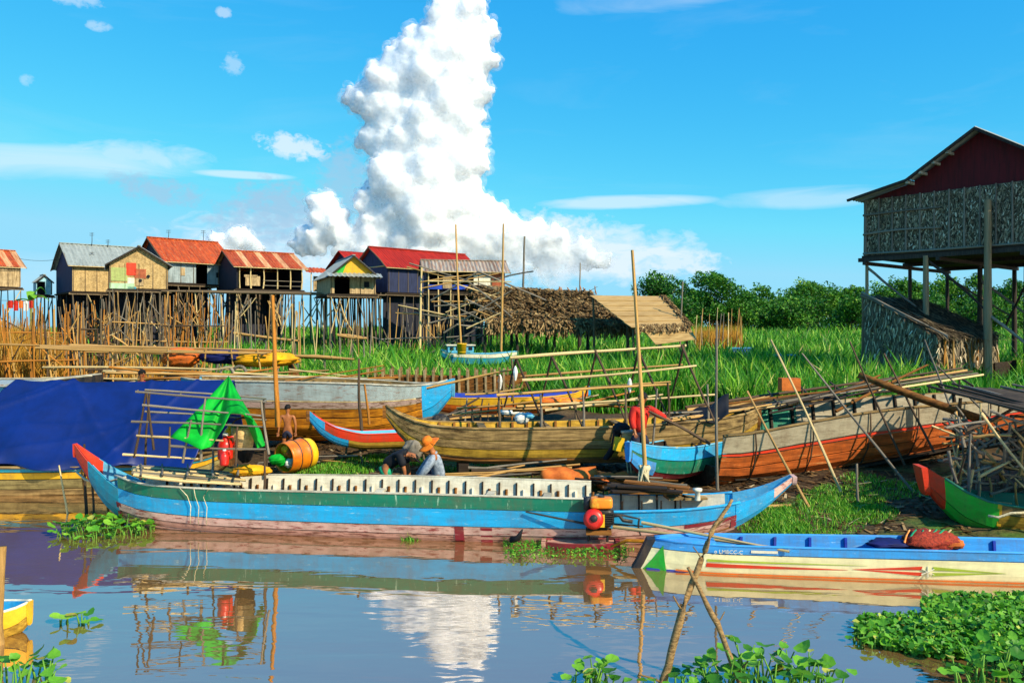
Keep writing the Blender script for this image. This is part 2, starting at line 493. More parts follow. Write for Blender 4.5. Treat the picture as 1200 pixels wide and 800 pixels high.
p_black = paint('paint_black', '#20242c', wear='#4a4a4c', wear_lo=.66)
p_yellow = paint('paint_yellow', '#e8b020', wear='#a87a28', wear_lo=.6)
m_tarp = mat('blue_tarpaulin', '#04236c', '#031a54', scale=1.2, bump=.25, rnd=0, rough=.5, spec=.4, bump_dist=.06)
m_green_cloth = mat('green_tarpaulin', '#0fcf3a', '#0a9a2a', scale=2.0, bump=.3, rnd=0, rough=.6, trans=.35)
m_orange_cloth = mat('orange_tarpaulin', '#d8742a', '#a04c18', scale=3, bump=.4, rnd=.1)
m_yellow_cloth = mat('yellow_tarpaulin', '#f0b010', '#c08008', scale=2, bump=.3, rnd=.05)
m_dark_cloth = mat('black_cloth', '#14161e', '#0a0b10', scale=3, bump=.3, rnd=0)
m_red_cloth = mat('red_cloth', '#d02818', '#8c1810', scale=4, bump=.3, rnd=.1)
m_shirt_grey = mat('grey_check_shirt', '#a6b0bc', '#6c7886', scale=14, bump=.2, rnd=0)
m_shorts_green = mat('green_shorts', '#12a070', '#0a6a4a', scale=8, bump=.2, rnd=0)
m_shorts_dark = mat('dark_shorts', '#2a2c40', '#181a28', scale=8, bump=.2, rnd=0)
m_hat = mat('orange_hat', '#f08018', '#c85a10', scale=8, bump=.2, rnd=0)
m_skin = mat('skin', '#a8683c', '#8a5230', scale=8, bump=.05, rnd=0, rough=.5)
m_hair = mat('hair', '#14100e', '#0a0807', scale=20, bump=.3, rnd=0)
m_rope = mat('rope', '#d8cca8', '#a89870', scale=30, bump=.4, rnd=.1)
m_plastic_red = mat('red_plastic', '#e02818', '#b81c10', scale=2, bump=.05, rnd=.05, rough=.35, spec=.5)
m_plastic_yellow = mat('yellow_plastic', '#f0c020', '#d8a010', scale=2, bump=.05, rnd=.1, rough=.4, spec=.5)
m_plastic_orange = mat('orange_plastic', '#ee8a14', '#c85c08', scale=2.5, bump=.1, rnd=.05, rough=.4, spec=.5, wear='#f0b830', wear_lo=.56)
m_plastic_blue = mat('blue_plastic', '#2448b8', '#1a3488', scale=2, bump=.05, rnd=.1, rough=.4, spec=.5)
m_plastic_white = mat('white_plastic', '#e4e4dc', '#bcbcb4', scale=3, bump=.05, rnd=.05, rough=.4)
m_engine = mat('engine_metal', '#4a4640', '#2a2622', scale=12, bump=.3, rnd=.1, metallic=.5, rough=.5)
m_net = mat('fishing_net', '#b03a20', '#6a2014', scale=26, bump=1.0, rnd=.1)
m_roof_red = mat('red_roof_metal', '#cc561c', '#8c3410', scale=1.5, stretch=(5, .5, 1), bump=.1, rnd=.12, rough=.6, wear='#d08c58', wear_lo=.54, wear_hi=.70, wear_stretch=(3, .7, 1), dirt=.5)
m_roof_red2 = mat('crimson_roof_metal', '#b02814', '#7c180c', scale=1.5, stretch=(5, .5, 1), bump=.1, rnd=.06, rough=.6)
m_roof_stripe = mat('faded_roof_metal', '#d8a878', '#b06838', scale=1.5, stretch=(5, .5, 1), bump=.1, rnd=.2, rough=.6)
m_roof_grey = mat('grey_roof_metal', '#a4aaa2', '#848a82', scale=1.2, stretch=(5, .5, 1), bump=.1, rnd=.05, rough=.5, spec=.5, dirt=.4)
m_roof_rust = mat('rusty_roof_metal', '#a09c90', '#8a5a38', scale=1.5, stretch=(5, .5, 1), bump=.1, rnd=.2, rough=.6)
m_wall_metal = mat('grey_sheet_wall', '#a4b2b4', '#7a888c', scale=1.0, stretch=(6, 1, .6), bump=.15, rnd=.06, rough=.5, dirt=.5)
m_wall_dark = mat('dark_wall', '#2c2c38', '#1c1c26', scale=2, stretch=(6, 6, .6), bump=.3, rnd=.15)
m_wall_navy = mat('navy_boards', '#30385a', '#20263e', scale=2, stretch=(6, 6, .6), bump=.3, rnd=.15)
m_wall_maroon = mat('maroon_boards', '#5a0c12', '#40080c', scale=2, stretch=(6, 6, .6), bump=.2, rnd=.06)
m_wall_mat = mat('woven_mat', '#d0b078', '#9c7c48', scale=9, stretch=(1, 1, 2), bump=.5, rnd=.12, dirt=.6)
m_wall_tan = mat('tan_boards', '#c8ac80', '#8a7048', scale=3, stretch=(6, 6, .6), bump=.3, rnd=.12, dirt=.6)
m_wall_blue = mat('pale_blue_boards', '#9ac8d4', '#78a4b4', scale=3, bump=.1, rnd=.05)
m_wall_brick = mat('brick_red_panel', '#b0603c', '#8a4428', scale=6, bump=.3, rnd=.05)
m_thatch = leafmat('palm_thatch', [(0, '#3a2c1c'), (.35, '#6e563a'), (.7, '#a08458'), (1, '#c8ac78')], trans=.08, rough=.9, spec=.05)
m_leafwall = leafmat('palm_leaf_wall', [(0, '#3c342a'), (.4, '#766850'), (.8, '#b4a282'), (1, '#e0d0b0')], trans=.05, rough=.9, spec=.05)
m_matroof = mat('mat_roof', '#c8a468', '#94713e', scale=3.2, stretch=(.4, 5, 5), bump=.4, rnd=.08)
m_thatch_base = mat('thatch_backing', '#57452e', '#382b1c', scale=6, bump=.6, rnd=.1)
m_leafwall_base = mat('leaf_wall_backing', '#6e624e', '#463e32', scale=9, stretch=(1, 1, .5), bump=.8, rnd=.1)
l_grass = leafmat('grass_blades', [(0, '#1c5812'), (.36, '#40901e'), (.7, '#82bc2e'), (.93, '#c0d058'), (1, '#cdb878')], trans=.3)
l_reed = leafmat('dry_reed', [(0, '#7a5420'), (.4, '#b4802c'), (.8, '#d8a444'), (1, '#e4c478')], trans=.2, rough=.8, spec=.1)
l_tree = leafmat('tree_leaves', [(0, '#164010'), (.42, '#3a7a1a'), (.76, '#74a62a'), (1, '#b0c450')], trans=.25)
l_hya = leafmat('hyacinth_leaf', [(0, '#265f18'), (.4, '#549c24'), (.78, '#88c038'), (.9, '#c0c854'), (1, '#9a7a34')], trans=.3, rough=.5, spec=.3)
l_debris = leafmat('debris', [(0, '#2a1e14'), (.5, '#5c4228'), (.9, '#94744a'), (1, '#c8b48c')], trans=.05, rough=.9, spec=.05)

# ------------------------------------------------------------------ ground
def sh(x):
    """how far the shoreline lies in front of the eye at world x"""
    return float(np.interp(x, [-60, -9, -6.6, -5, 0, 3.8, 5.2, 8, 30], [19.5, 18.6, 17.2, 14.9, 14.2, 13.6, 12.7, 12.5, 12.3]))
GX = [-20, -3, 0, 1.5, 4, 10, 25, 45, 85, 140, 400, 6000]
GZ = [-2.2, -.7, -.02, .16, .38, .75, 1.2, 1.6, 2.6, 3.1, 3.3, 3.3]
def gz(x, y):
    d = y - sh(x)
    z = float(np.interp(d, GX, GZ))
    if d > -1:
        z += .06 * math.sin(x * 1.3 + y * .7) * min(1, (d + 1) / 3) + .035 * math.sin(x * 3.1 - y * 2.3)
    return z
ys = np.concatenate([np.linspace(-25, 10, 8), np.linspace(10.5, 34, 110), np.geomspace(35, 6000, 60)])
xs = np.concatenate([-np.geomspace(4000, 31, 24), np.linspace(-30, 30, 160), np.geomspace(31, 4000, 24)])
V = np.array([[x, y, gz(x, y)] for y in ys for x in xs])
nx = len(xs)
I = (np.arange(len(ys) - 1)[:, None] * nx + np.arange(nx - 1)[None, :]).ravel()
m_ground = bpy.data.materials.new('muddy_bank'); m_ground.use_nodes = True
nt = m_ground.node_tree; n, l = nt.nodes, nt.links
p = n['Principled BSDF']; p.inputs['Roughness'].default_value = .8; p.inputs['Specular IOR Level'].default_value = .25
tc = n.new('ShaderNodeTexCoord')
def nzz(scale, det=8):
    q = n.new('ShaderNodeTexNoise'); q.inputs['Scale'].default_value = scale; q.inputs['Detail'].default_value = det
    l.new(tc.outputs['Object'], q.inputs['Vector']); return q
q1, q2, q3 = nzz(.7), nzz(9), nzz(.35)
r1 = n.new('ShaderNodeValToRGB')
for i, (pos, c) in enumerate([(.3, '#2e2418'), (.5, '#4e3c26'), (.72, '#7a6340')]):
    e = r1.color_ramp.elements[i] if i < 2 else r1.color_ramp.elements.new(pos)
    e.position = pos; e.color = (*C(c), 1)
mxn = n.new('ShaderNodeMix'); mxn.inputs['Factor'].default_value = .45
l.new(q1.outputs['Fac'], mxn.inputs['A']); l.new(q2.outputs['Fac'], mxn.inputs['B']); l.new(mxn.outputs['Result'], r1.inputs[0])
gm = n.new('ShaderNodeMix'); gm.data_type = 'RGBA'; gm.inputs['B'].default_value = (*C('#3f6a1e'), 1)
mrr = n.new('ShaderNodeMapRange'); mrr.inputs['From Min'].default_value = .55; mrr.inputs['From Max'].default_value = .66
l.new(q3.outputs['Fac'], mrr.inputs['Value']); l.new(mrr.outputs[0], gm.inputs['Factor'])
l.new(r1.outputs[0], gm.inputs['A']); l.new(gm.outputs['Result'], p.inputs['Base Color'])
bp = n.new('ShaderNodeBump'); bp.inputs['Strength'].default_value = .9; bp.inputs['Distance'].default_value = .06
l.new(q2.outputs['Fac'], bp.inputs['Height']); l.new(bp.outputs[0], p.inputs['Normal'])
g = link('ground', np_mesh('ground', V, np.stack([I, I + 1, I + nx + 1, I + nx], 1), None, None, m_ground, True))
tag(g, kind='structure')

# ------------------------------------------------------------------ water
m_water = bpy.data.materials.new('river_water'); m_water.use_nodes = True
nt = m_water.node_tree; n, l = nt.nodes, nt.links
n.remove(n['Principled BSDF'])
tc = n.new('ShaderNodeTexCoord')
def rip(sx, sy, scale, det, dist=0.0):
    mp = n.new('ShaderNodeMapping'); mp.inputs['Scale'].default_value = (sx, sy, 1); l.new(tc.outputs['Object'], mp.inputs[0])
    q = n.new('ShaderNodeTexNoise'); q.inputs['Scale'].default_value = scale; q.inputs['Detail'].default_value = det
    q.inputs['Distortion'].default_value = dist
    l.new(mp.outputs[0], q.inputs['Vector']); return q.outputs['Fac']
a1 = rip(.5, 1.6, .9, 3, .5); a2 = rip(.7, 1.8, 3.2, 2, .3)
b1 = n.new('ShaderNodeBump'); b1.inputs['Strength'].default_value = .16; b1.inputs['Distance'].default_value = .05; l.new(a1, b1.inputs['Height'])
b2 = n.new('ShaderNodeBump'); b2.inputs['Strength'].default_value = .06; b2.inputs['Distance'].default_value = .02; l.new(a2, b2.inputs['Height'])
l.new(b1.outputs[0], b2.inputs['Normal'])
gl = n.new('ShaderNodeBsdfGlossy'); gl.inputs['Roughness'].default_value = .015; gl.inputs['Color'].default_value = (.90, .82, .78, 1)
df = n.new('ShaderNodeBsdfDiffuse')
mud = n.new('ShaderNodeValToRGB')
mud.color_ramp.elements[0].color = (*C('#785632'), 1); mud.color_ramp.elements[1].color = (*C('#927244'), 1)
l.new(rip(.2, .4, .5, 4), mud.inputs[0]); l.new(mud.outputs[0], df.inputs['Color'])
fr = n.new('ShaderNodeFresnel'); fr.inputs['IOR'].default_value = 1.9
l.new(b2.outputs[0], gl.inputs['Normal']); l.new(b2.outputs[0], fr.inputs['Normal'])
ad = n.new('ShaderNodeMath'); ad.operation = 'MULTIPLY_ADD'; ad.inputs[1].default_value = 1.0; ad.inputs[2].default_value = .36; ad.use_clamp = True
l.new(fr.outputs[0], ad.inputs[0])
ms = n.new('ShaderNodeMixShader'); l.new(ad.outputs[0], ms.inputs[0]); l.new(df.outputs[0], ms.inputs[1]); l.new(gl.outputs[0], ms.inputs[2])
l.new(ms.outputs[0], n['Material Output'].inputs['Surface'])
wtr = MB().grid(lambda u, v: (-400 + 800 * u, -120 + 142 * v, 0), 40, 20).build('water', m_water)
tag(wtr, kind='structure')

# ------------------------------------------------------------------ towering cloud
m_cloud = bpy.data.materials.new('cloud'); m_cloud.use_nodes = True
nt = m_cloud.node_tree; n, l = nt.nodes, nt.links
p = n['Principled BSDF']; p.inputs['Base Color'].default_value = (.93, .94, .96, 1); p.inputs['Roughness'].default_value = 1; p.inputs['Specular IOR Level'].default_value = 0
trl = n.new('ShaderNodeBsdfTranslucent'); trl.inputs['Color'].default_value = (.9, .92, .95, 1)
m1 = n.new('ShaderNodeMixShader'); m1.inputs[0].default_value = .12
l.new(p.outputs[0], m1.inputs[1]); l.new(trl.outputs[0], m1.inputs[2])
# light wanders through the cloud before it comes out again
p.inputs['Base Color'].default_value = (.985, .985, .99, 1); p.inputs['Subsurface Weight'].default_value = 1.0
p.inputs['Subsurface Radius'].default_value = (1, 1, 1); p.inputs['Subsurface Scale'].default_value = 130.0
tc = n.new('ShaderNodeTexCoord'); q = n.new('ShaderNodeTexNoise'); q.inputs['Scale'].default_value = .008; q.inputs['Detail'].default_value = 3
l.new(tc.outputs['Object'], q.inputs['Vector'])
sp = n.new('ShaderNodeSeparateXYZ'); l.new(tc.outputs['Object'], sp.inputs[0])
# the cloud thins out towards its ragged base
mz = n.new('ShaderNodeMapRange'); mz.inputs['From Min'].default_value = 190; mz.inputs['From Max'].default_value = 420; mz.inputs['To Min'].default_value = -.35; mz.inputs['To Max'].default_value = .62
l.new(sp.outputs['Z'], mz.inputs['Value'])
sm = n.new('ShaderNodeMath'); sm.operation = 'ADD'; l.new(mz.outputs[0], sm.inputs[0]); l.new(q.outputs['Fac'], sm.inputs[1])
ma = n.new('ShaderNodeMapRange'); ma.inputs['From Min'].default_value = .15; ma.inputs['From Max'].default_value = .85
l.new(sm.outputs[0], ma.inputs['Value'])
tp = n.new('ShaderNodeBsdfTransparent'); m2 = n.new('ShaderNodeMixShader')
l.new(ma.outputs[0], m2.inputs[0]); l.new(tp.outputs[0], m2.inputs[1]); l.new(m1.outputs[0], m2.inputs[2])
l.new(m2.outputs[0], n['Material Output'].inputs['Surface'])
m_wisp = bpy.data.materials.new('cloud_vapour'); m_wisp.use_nodes = True
nt = m_wisp.node_tree; n, l = nt.nodes, nt.links
p = n['Principled BSDF']; p.inputs['Base Color'].default_value = (.97, .97, .98, 1); p.inputs['Roughness'].default_value = 1; p.inputs['Specular IOR Level'].default_value = 0
tr_ = n.new('ShaderNodeBsdfTranslucent'); tr_.inputs['Color'].default_value = (.97, .97, .98, 1)
x1 = n.new('ShaderNodeMixShader'); x1.inputs[0].default_value = .5; l.new(p.outputs[0], x1.inputs[1]); l.new(tr_.outputs[0], x1.inputs[2])
tc = n.new('ShaderNodeTexCoord'); q = n.new('ShaderNodeTexNoise'); q.inputs['Scale'].default_value = .028; q.inputs['Detail'].default_value = 6; q.inputs['Roughness'].default_value = .62
l.new(tc.outputs['Object'], q.inputs['Vector'])
sp = n.new('ShaderNodeSeparateXYZ'); l.new(tc.outputs['Object'], sp.inputs[0])
mz = n.new('ShaderNodeMapRange'); mz.inputs['From Min'].default_value = 150; mz.inputs['From Max'].default_value = 420; l.new(sp.outputs['Z'], mz.inputs['Value'])
ma = n.new('ShaderNodeMapRange'); ma.inputs['From Min'].default_value = .42; ma.inputs['From Max'].default_value = .74; ma.inputs['To Max'].default_value = .30; l.new(q.outputs['Fac'], ma.inputs['Value'])
mm_ = n.new('ShaderNodeMath'); mm_.operation = 'MULTIPLY'; l.new(ma.outputs[0], mm_.inputs[0]); l.new(mz.outputs[0], mm_.inputs[1])
tp = n.new('ShaderNodeBsdfTransparent'); x2 = n.new('ShaderNodeMixShader'); l.new(mm_.outputs[0], x2.inputs[0]); l.new(tp.outputs[0], x2.inputs[1]); l.new(x1.outputs[0], x2.inputs[2])
l.new(x2.outputs[0], n['Material Output'].inputs['Surface'])
CD = 3000.0
import bmesh
_bm = bmesh.new(); bmesh.ops.create_icosphere(_bm, subdivisions=2, radius=1.0)
ICO = (np.array([v.co[:] for v in _bm.verts]), np.array([[v.index for v in f.verts] for f in _bm.faces])); _bm.free()
def cloud(name, blobs, seed, vox=6.0, jit=1.0, amp=(9, 6)):
    rr = random.Random(seed)
    SV, SF = [], []
    for (px, py, r) in blobs:
        n_s = max(6, int(r * .9))
        for q in range(n_s + 1):
            if q == 0: c, rq = W(px, py, CD), r * .80
            else:
                e = rr.uniform(-1, 1); a = rr.uniform(0, 6.28); f = r * rr.uniform(.62, .92); h_ = math.sqrt(1 - e * e)
                c = W(px + math.cos(a) * h_ * f, py - e * f, CD); c.y += math.sin(a) * h_ * f / F * CD; rq = r * rr.uniform(.14, .42)
            SV.append(ICO[0] * (rq / F * CD) + np.array(c)); SF.append(ICO[1] + ICO[0].shape[0] * (len(SV) - 1))
    me = np_mesh(name, np.concatenate(SV), None, np.concatenate(SF))
    o = link(name, me)
    md = o.modifiers.new('r', 'REMESH'); md.mode = 'VOXEL'; md.voxel_size = vox
    sm_ = o.modifiers.new('s', 'SMOOTH'); sm_.factor = .5; sm_.iterations = 7
    for i, (sz, st) in enumerate(((60, amp[0]), (24, amp[1]), (12, amp[1] * .5))):
        tx = bpy.data.textures.new(name + str(i), 'CLOUDS'); tx.noise_scale = sz; tx.noise_depth = 2; tx.noise_basis = 'VORONOI_F1' if i < 2 else 'BLENDER_ORIGINAL'
        dm = o.modifiers.new('d', 'DISPLACE'); dm.texture = tx; dm.strength = -st * 1.6 if i < 2 else st; dm.mid_level = .3 if i < 2 else .5; dm.texture_coords = 'GLOBAL'
    dg = bpy.context.evaluated_depsgraph_get()
    m2_ = bpy.data.meshes.new_from_object(o.evaluated_get(dg))
    o.modifiers.clear(); o.data = m2_; m2_.materials.clear(); m2_.materials.append(m_cloud)
    m2_.polygons.foreach_set('use_smooth', [True] * len(m2_.polygons))
    # thin ragged vapour just off the surface frays the outline
    nv_ = len(m2_.vertices); co = np.empty(nv_ * 3, np.float32); no = np.empty(nv_ * 3, np.float32)
    m2_.vertices.foreach_get('co', co); m2_.vertices.foreach_get('normal', no); co = co.reshape(-1, 3); no = no.reshape(-1, 3)
    for k_, (off, wob) in enumerate(((5, 7), (10, 12))):
        w_ = np.sin(co[:, 0] * .11 + 2 * np.sin(co[:, 2] * .07 + k_)) * np.sin(co[:, 2] * .13 + 1.7 * np.sin(co[:, 1] * .06)) 
        me_ = m2_.copy(); me_.vertices.foreach_set('co', (co + no * (off + wob * w_)[:, None]).ravel()); me_.materials.clear(); me_.materials.append(m_wisp)
        link('vapour_fringe', me_, o)
    return tag(o, kind='structure')
big = [(540, 14, 30), (560, 40, 26), (525, 45, 38), (500, 60, 34), (548, 75, 32), (480, 85, 36), (520, 100, 44), (452, 100, 30), (425, 118, 24),
       (408, 116, 12), (460, 130, 36), (560, 110, 22), (568, 72, 18), (500, 150, 46), (535, 140, 34), (470, 175, 34), (520, 190, 44), (478, 220, 46), (530, 235, 40),
       (552, 215, 18), (450, 205, 22), (500, 262, 50), (455, 262, 34), (545, 272, 30), (575, 285, 30), (440, 290, 34), (490, 300, 46), (540, 305, 40), (600, 295, 32),
       (380, 245, 24), (390, 268, 26), (370, 280, 22), (410, 285, 24), (352, 290, 14), (628, 292, 26), (655, 298, 22), (682, 303, 18), (706, 305, 14),
       (600, 320, 30), (650, 322, 24), (590, 268, 26), (620, 276, 24), (650, 284, 22), (680, 293, 18), (572, 252, 22), (430, 235, 22), (560, 190, 20), (555, 165, 22), (440, 165, 24), (545, 250, 30), (560, 138, 9), (557, 136, 7), (420, 300, 24)]
cloud('cloud', big, 3)
cloud('cloud', [(255, 285, 17), (275, 280, 18), (292, 284, 14), (240, 290, 13), (300, 292, 12), (262, 296, 20), (225, 294, 12)], 5, 5, 1, (6, 4))
# ------------------------------------------------------------------ grass, reeds and trees
def pxd(x, y): return CX + F * x / y
def grass_ok(x, y):
    px = pxd(x, y)
    d = y - sh(x)
    if d < 3.2: return 0
    if px < 240: return 0.0 if y < 52 else .15
    if px < 330: return 1.0 if y > 33 else 0
    if px < 430: return 1.0 if y > 26 else 0
    if px < 600: return 1.0 if y > 29.5 else 0
    if px < 850: return 1.0 if y > 26.5 else 0
    if px < 1010: return 1.0 if y > 24.5 else 0
    return 1.0 if y > 24.5 else 0
def field(N, y0, y1, hh, ww, name, lab, cat_, half=.70):
    t = NR.random(N * 2); y = 1 / (1 / y0 + t * (1 / y1 - 1 / y0)); x = (NR.random(N * 2) * 2 - 1) * half * y
    keep = np.array([R.random() < grass_ok(a, b) for a, b in zip(x, y)])
    x, y = x[keep][:N], y[keep][:N]
    z = np.array([gz(a, b) for a, b in zip(x, y)])
    n_ = len(x)
    patch = .5 + .5 * np.sin(x * .55 + 1.7 * np.sin(y * .31)) * np.sin(y * .42 + x * .13)
    h = hh * NR.uniform(.6, 1.15, n_) * (.72 + .5 * patch)
    w = ww * (.6 + y / 45) * NR.uniform(.7, 1.3, n_)
    a = NR.uniform(0, 6.28, n_); ll = h * NR.uniform(.1, .6, n_)
    lean = np.stack([np.cos(a) * ll, np.sin(a) * ll, np.zeros(n_)], 1)
    rnd = np.clip(NR.normal(.40, .24, n_) + .3 * (patch - .5), 0, 1)
    o = link(name, blades(name, np.stack([x, y, z - .03], 1), h, w, lean, l_grass, rnd))
    tag(o, lab, cat_, kind='stuff')
field(125000, 20, 60, 1.15, .036, 'tall_grass', 'tall bright green grass covering the bank behind the boats', 'grass')
field(50000, 58, 190, 1.5, .06, 'tall_grass', 'far stretch of tall green grass reaching the trees', 'grass', .75)

field(13000, 22, 70, 1.6, .07, 'broad_grass', 'broad-leaved tall water grass standing out of the green bank', 'grass')
def patch_grass(spots, N, h0, name, lab, wid=.014):
    P, H, Wd, L, Q = [], [], [], [], []
    for k in range(N):
        cx, cy, rx, ry = spots[R.randrange(len(spots))]
        a = R.uniform(0, 6.28); r_ = math.sqrt(R.random())
        x = cx + math.cos(a) * rx * r_; y = cy + math.sin(a) * ry * r_
        h = h0 * R.uniform(.5, 1.2) * (1.1 - .5 * r_); b = R.uniform(0, 6.28)
        P.append((x, y, max(gz(x, y), -.03) - .01)); H.append(h); Wd.append(wid * R.uniform(.7, 1.4)); L.append((math.cos(b) * h * .5, math.sin(b) * h * .5, 0)); Q.append(min(1, max(0, R.gauss(.5, .2))))
    o = link(name, blades(name, np.array(P), np.array(H), np.array(Wd), np.array(L), l_grass, np.array(Q)))
    tag(o, lab, 'grass', kind='stuff')
def gs(px, py, rpx, rdepth, z=.25):
    d = F * (CH - z) / (py - HY); return ((px - CX) / F * d, d, rpx / F * d, rdepth)
patch_grass([gs(430, 545, 50, .7, .35), gs(400, 555, 40, .5, .3), gs(560, 553, 50, .5, .3), gs(640, 548, 60, .5), gs(470, 540, 40, .6, .4), gs(360, 560, 40, .5), gs(600, 540, 60, .5, .4)],
            7000, .17, 'short_grass', 'short grass and weeds on the mud behind the blue and green boat')
patch_grass([gs(905, 610, 40, 1.0, .2), gs(950, 600, 60, .9, .25), gs(985, 585, 50, .8, .3), gs(930, 622, 70, .6, .15), gs(1010, 600, 40, .6, .2), gs(1040, 575, 50, 1.0, .3), gs(900, 590, 30, .8, .3)],
            9500, .15, 'short_grass', 'low grass on the bank between the blue stern and the red-brown boat')
patch_grass([gs(482, 632, 12, .15, 0), gs(600, 634, 10, .1, 0), gs(640, 640, 50, .12, 0), gs(700, 645, 45, .14, 0), gs(560, 632, 30, .08, 0)], 700, .2, 'water_weed',
            'small tufts of weed along the waterline of the pink hull')

# dry reeds heaped between the stakes on the left bank
P = []
for k in range(42000):
    px = R.uniform(-60, 300); y = R.uniform(31, 46)
    if px > 75 and R.random() < .70: continue
    if px > 95 and (y < 36 or R.random() < .5): continue
    x = (px - CX) / F * y; P.append((x, y, gz(x, y) - .05))
P = np.array(P); N = len(P)
pxs = CX + F * P[:, 0] / P[:, 1]; hh = NR.uniform(.5, 1.25, N) * np.interp(P[:, 1], [31, 46], [1.0, 1.45]) * np.interp(pxs, [-60, 40, 75, 110, 300], [2.1, 1.9, 1.35, .85, .7]); a = NR.uniform(0, 6.28, N)
o = link('dry_reeds', blades('dry_reeds', P, hh, NR.uniform(.02, .05, N) * 1.5, np.stack([np.cos(a), np.sin(a), a * 0], 1) * (hh * .22)[:, None], l_reed, np.clip(NR.normal(.45, .25, N), 0, 1)))
tag(o, 'heaps of dry orange-brown reeds among the stakes on the left bank', 'reeds', kind='stuff')
P = []
for k in range(2600):
    px = R.uniform(815, 868); y = R.uniform(48, 56); x = (px - CX) / F * y; P.append((x, y, gz(x, y)))
P = np.array(P); N = len(P); a = NR.uniform(0, 6.28, N); hh = NR.uniform(1.6, 2.7, N)
o = link('dry_reeds', blades('dry_reeds', P, hh, NR.uniform(.03, .06, N), np.stack([np.cos(a), np.sin(a), a * 0], 1) * .25, l_reed, np.clip(NR.normal(.5, .2, N), 0, 1)))
tag(o, 'stand of pale dry reeds in the green field by the mat roof', 'reeds', kind='stuff')

def tree(label, px, d, top_py, wpx, seed, group='trees along the far edge of the field', name='broadleaf_tree', tone=0.0, n_leaf=9000, base_drop=0.0):
    rr = random.Random(seed); nr = np.random.default_rng(seed)
    x = (px - CX) / F * d; z0 = gz(x, d)
    H = CH + (HY - top_py) / F * d - z0
    Wd = wpx / F * d
    t = thing(name, label, 'tree', (x, d, z0), 0, group)
    tr = MB(); pts = []; cx = cy = 0.0
    for i in range(6):
        pts.append((cx, cy, H * .5 * i / 5)); cx += rr.uniform(-.18, .18); cy += rr.uniform(-.18, .18)
    tr.tube(pts, [.22 - .022 * i for i in range(6)], 7)
    clumps = []
    for k in range(rr.randint(15, 21)):
        a = rr.uniform(0, 6.28); q = math.sqrt(rr.random()); hz = rr.uniform(.24, .92)
        wr = math.sin(math.pi * min(1, (hz * .88 + .1))) ** .6
        c = (math.cos(a) * q * Wd * .42 * wr, math.sin(a) * q * Wd * .42 * wr, H * hz)
        clumps.append((c, rr.uniform(.16, .27) * Wd))
        b0 = pts[rr.randint(2, 5)]
        mid = tuple((b0[i] + c[i]) * .5 + rr.uniform(-.2, .2) for i in range(3))
        tr.tube([b0, mid, c], [.09, .06, .025], 5)
    tr.build('trunk', m_post, t, True)
    P, S, Q = [], [], []
    per = n_leaf // len(clumps)
    for (c, r_) in clumps:
        v = nr.normal(size=(per, 3)); v /= np.linalg.norm(v, axis=1)[:, None]
        rad_ = r_ * (.35 + .65 * nr.random(per) ** .5) * (1 + .3 * np.sin(v[:, 0] * 5 + v[:, 2] * 4))
        q = np.array(c) + v * rad_[:, None] * np.array([1, 1, .72])
        q[:, 2] = np.maximum(q[:, 2], .4)
        P.append(q); S.append(nr.uniform(.20, .46, per) * (d / 110)); Q.append(np.clip(nr.normal(.42 + tone, .16, per) + rr.uniform(-.16, .16), 0, 1))
    P = np.concatenate(P); S = np.concatenate(S); Q = np.concatenate(Q)
    link('crown', flecks('crown', P, S, l_tree, Q, .62, bias=(0, 0, .5)), t)
    return t
TR = [(774, 112, 319, 74, 'dark round tree standing first in the row beside the mat roof'),
      (808, 128, 338, 50, 'low tree half behind the dark round tree'),
      (838, 106, 318, 72, 'tall bright-edged tree second in the row right of the mat roof'),
      (872, 130, 347, 54, 'low tree in the dip between the tall bright tree and the next'),
      (898, 122, 335, 58, 'broad tree above the blue boats in the grass'),
      (930, 126, 341, 62, 'leafy tree in the middle of the row behind the tall reeds'),
      (960, 116, 329, 70, 'tree with the highest crown in the right half of the row'),
      (993, 124, 339, 54, 'tree just left of the thatched hut under the stilt house'),
      (1022, 116, 334, 60, 'tree showing between the first two posts of the stilt house'),
      (1060, 122, 328, 64, 'tree seen through the stilts above the thatched hut roof'),
      (1098, 114, 324, 62, 'tree seen between the middle posts of the stilt house'),
      (1138, 120, 322, 64, 'tree seen left of the stout front post of the stilt house'),
      (1176, 112, 330, 70, 'tree seen through the rightmost braces of the stilt house'),
      (1215, 118, 332, 60, 'tree cut by the right edge of the picture under the house')]
for i, (px, d, tp, wp, lb) in enumerate(TR):
    tree(lb, px, d, tp, wp, 100 + i, tone=[-.2, -.05, .05, -.1, .0, -.05, .04, -.05, -.1, 0, .05, -.1, 0, 0][i])
# low bushes in front of the trees close the row
for i, (px, d, tp, wp, lb) in enumerate([(795, 104, 352, 70, 'dark bush at the foot of the dark round tree'), (868, 106, 356, 80, 'bush filling the gap below the low tree'),
                                        (935, 104, 352, 84, 'wide bush at the foot of the middle trees'), (1000, 100, 350, 70, 'bush at the left edge of the stilt house'),
                                        (1085, 98, 350, 80, 'bush behind the thatched hut'), (1165, 100, 348, 80, 'bush behind the right posts of the stilt house')]):
    tree(lb, px, d, tp, wp, 300 + i, 'bushes before the far trees', 'bush', -.08, 6500)
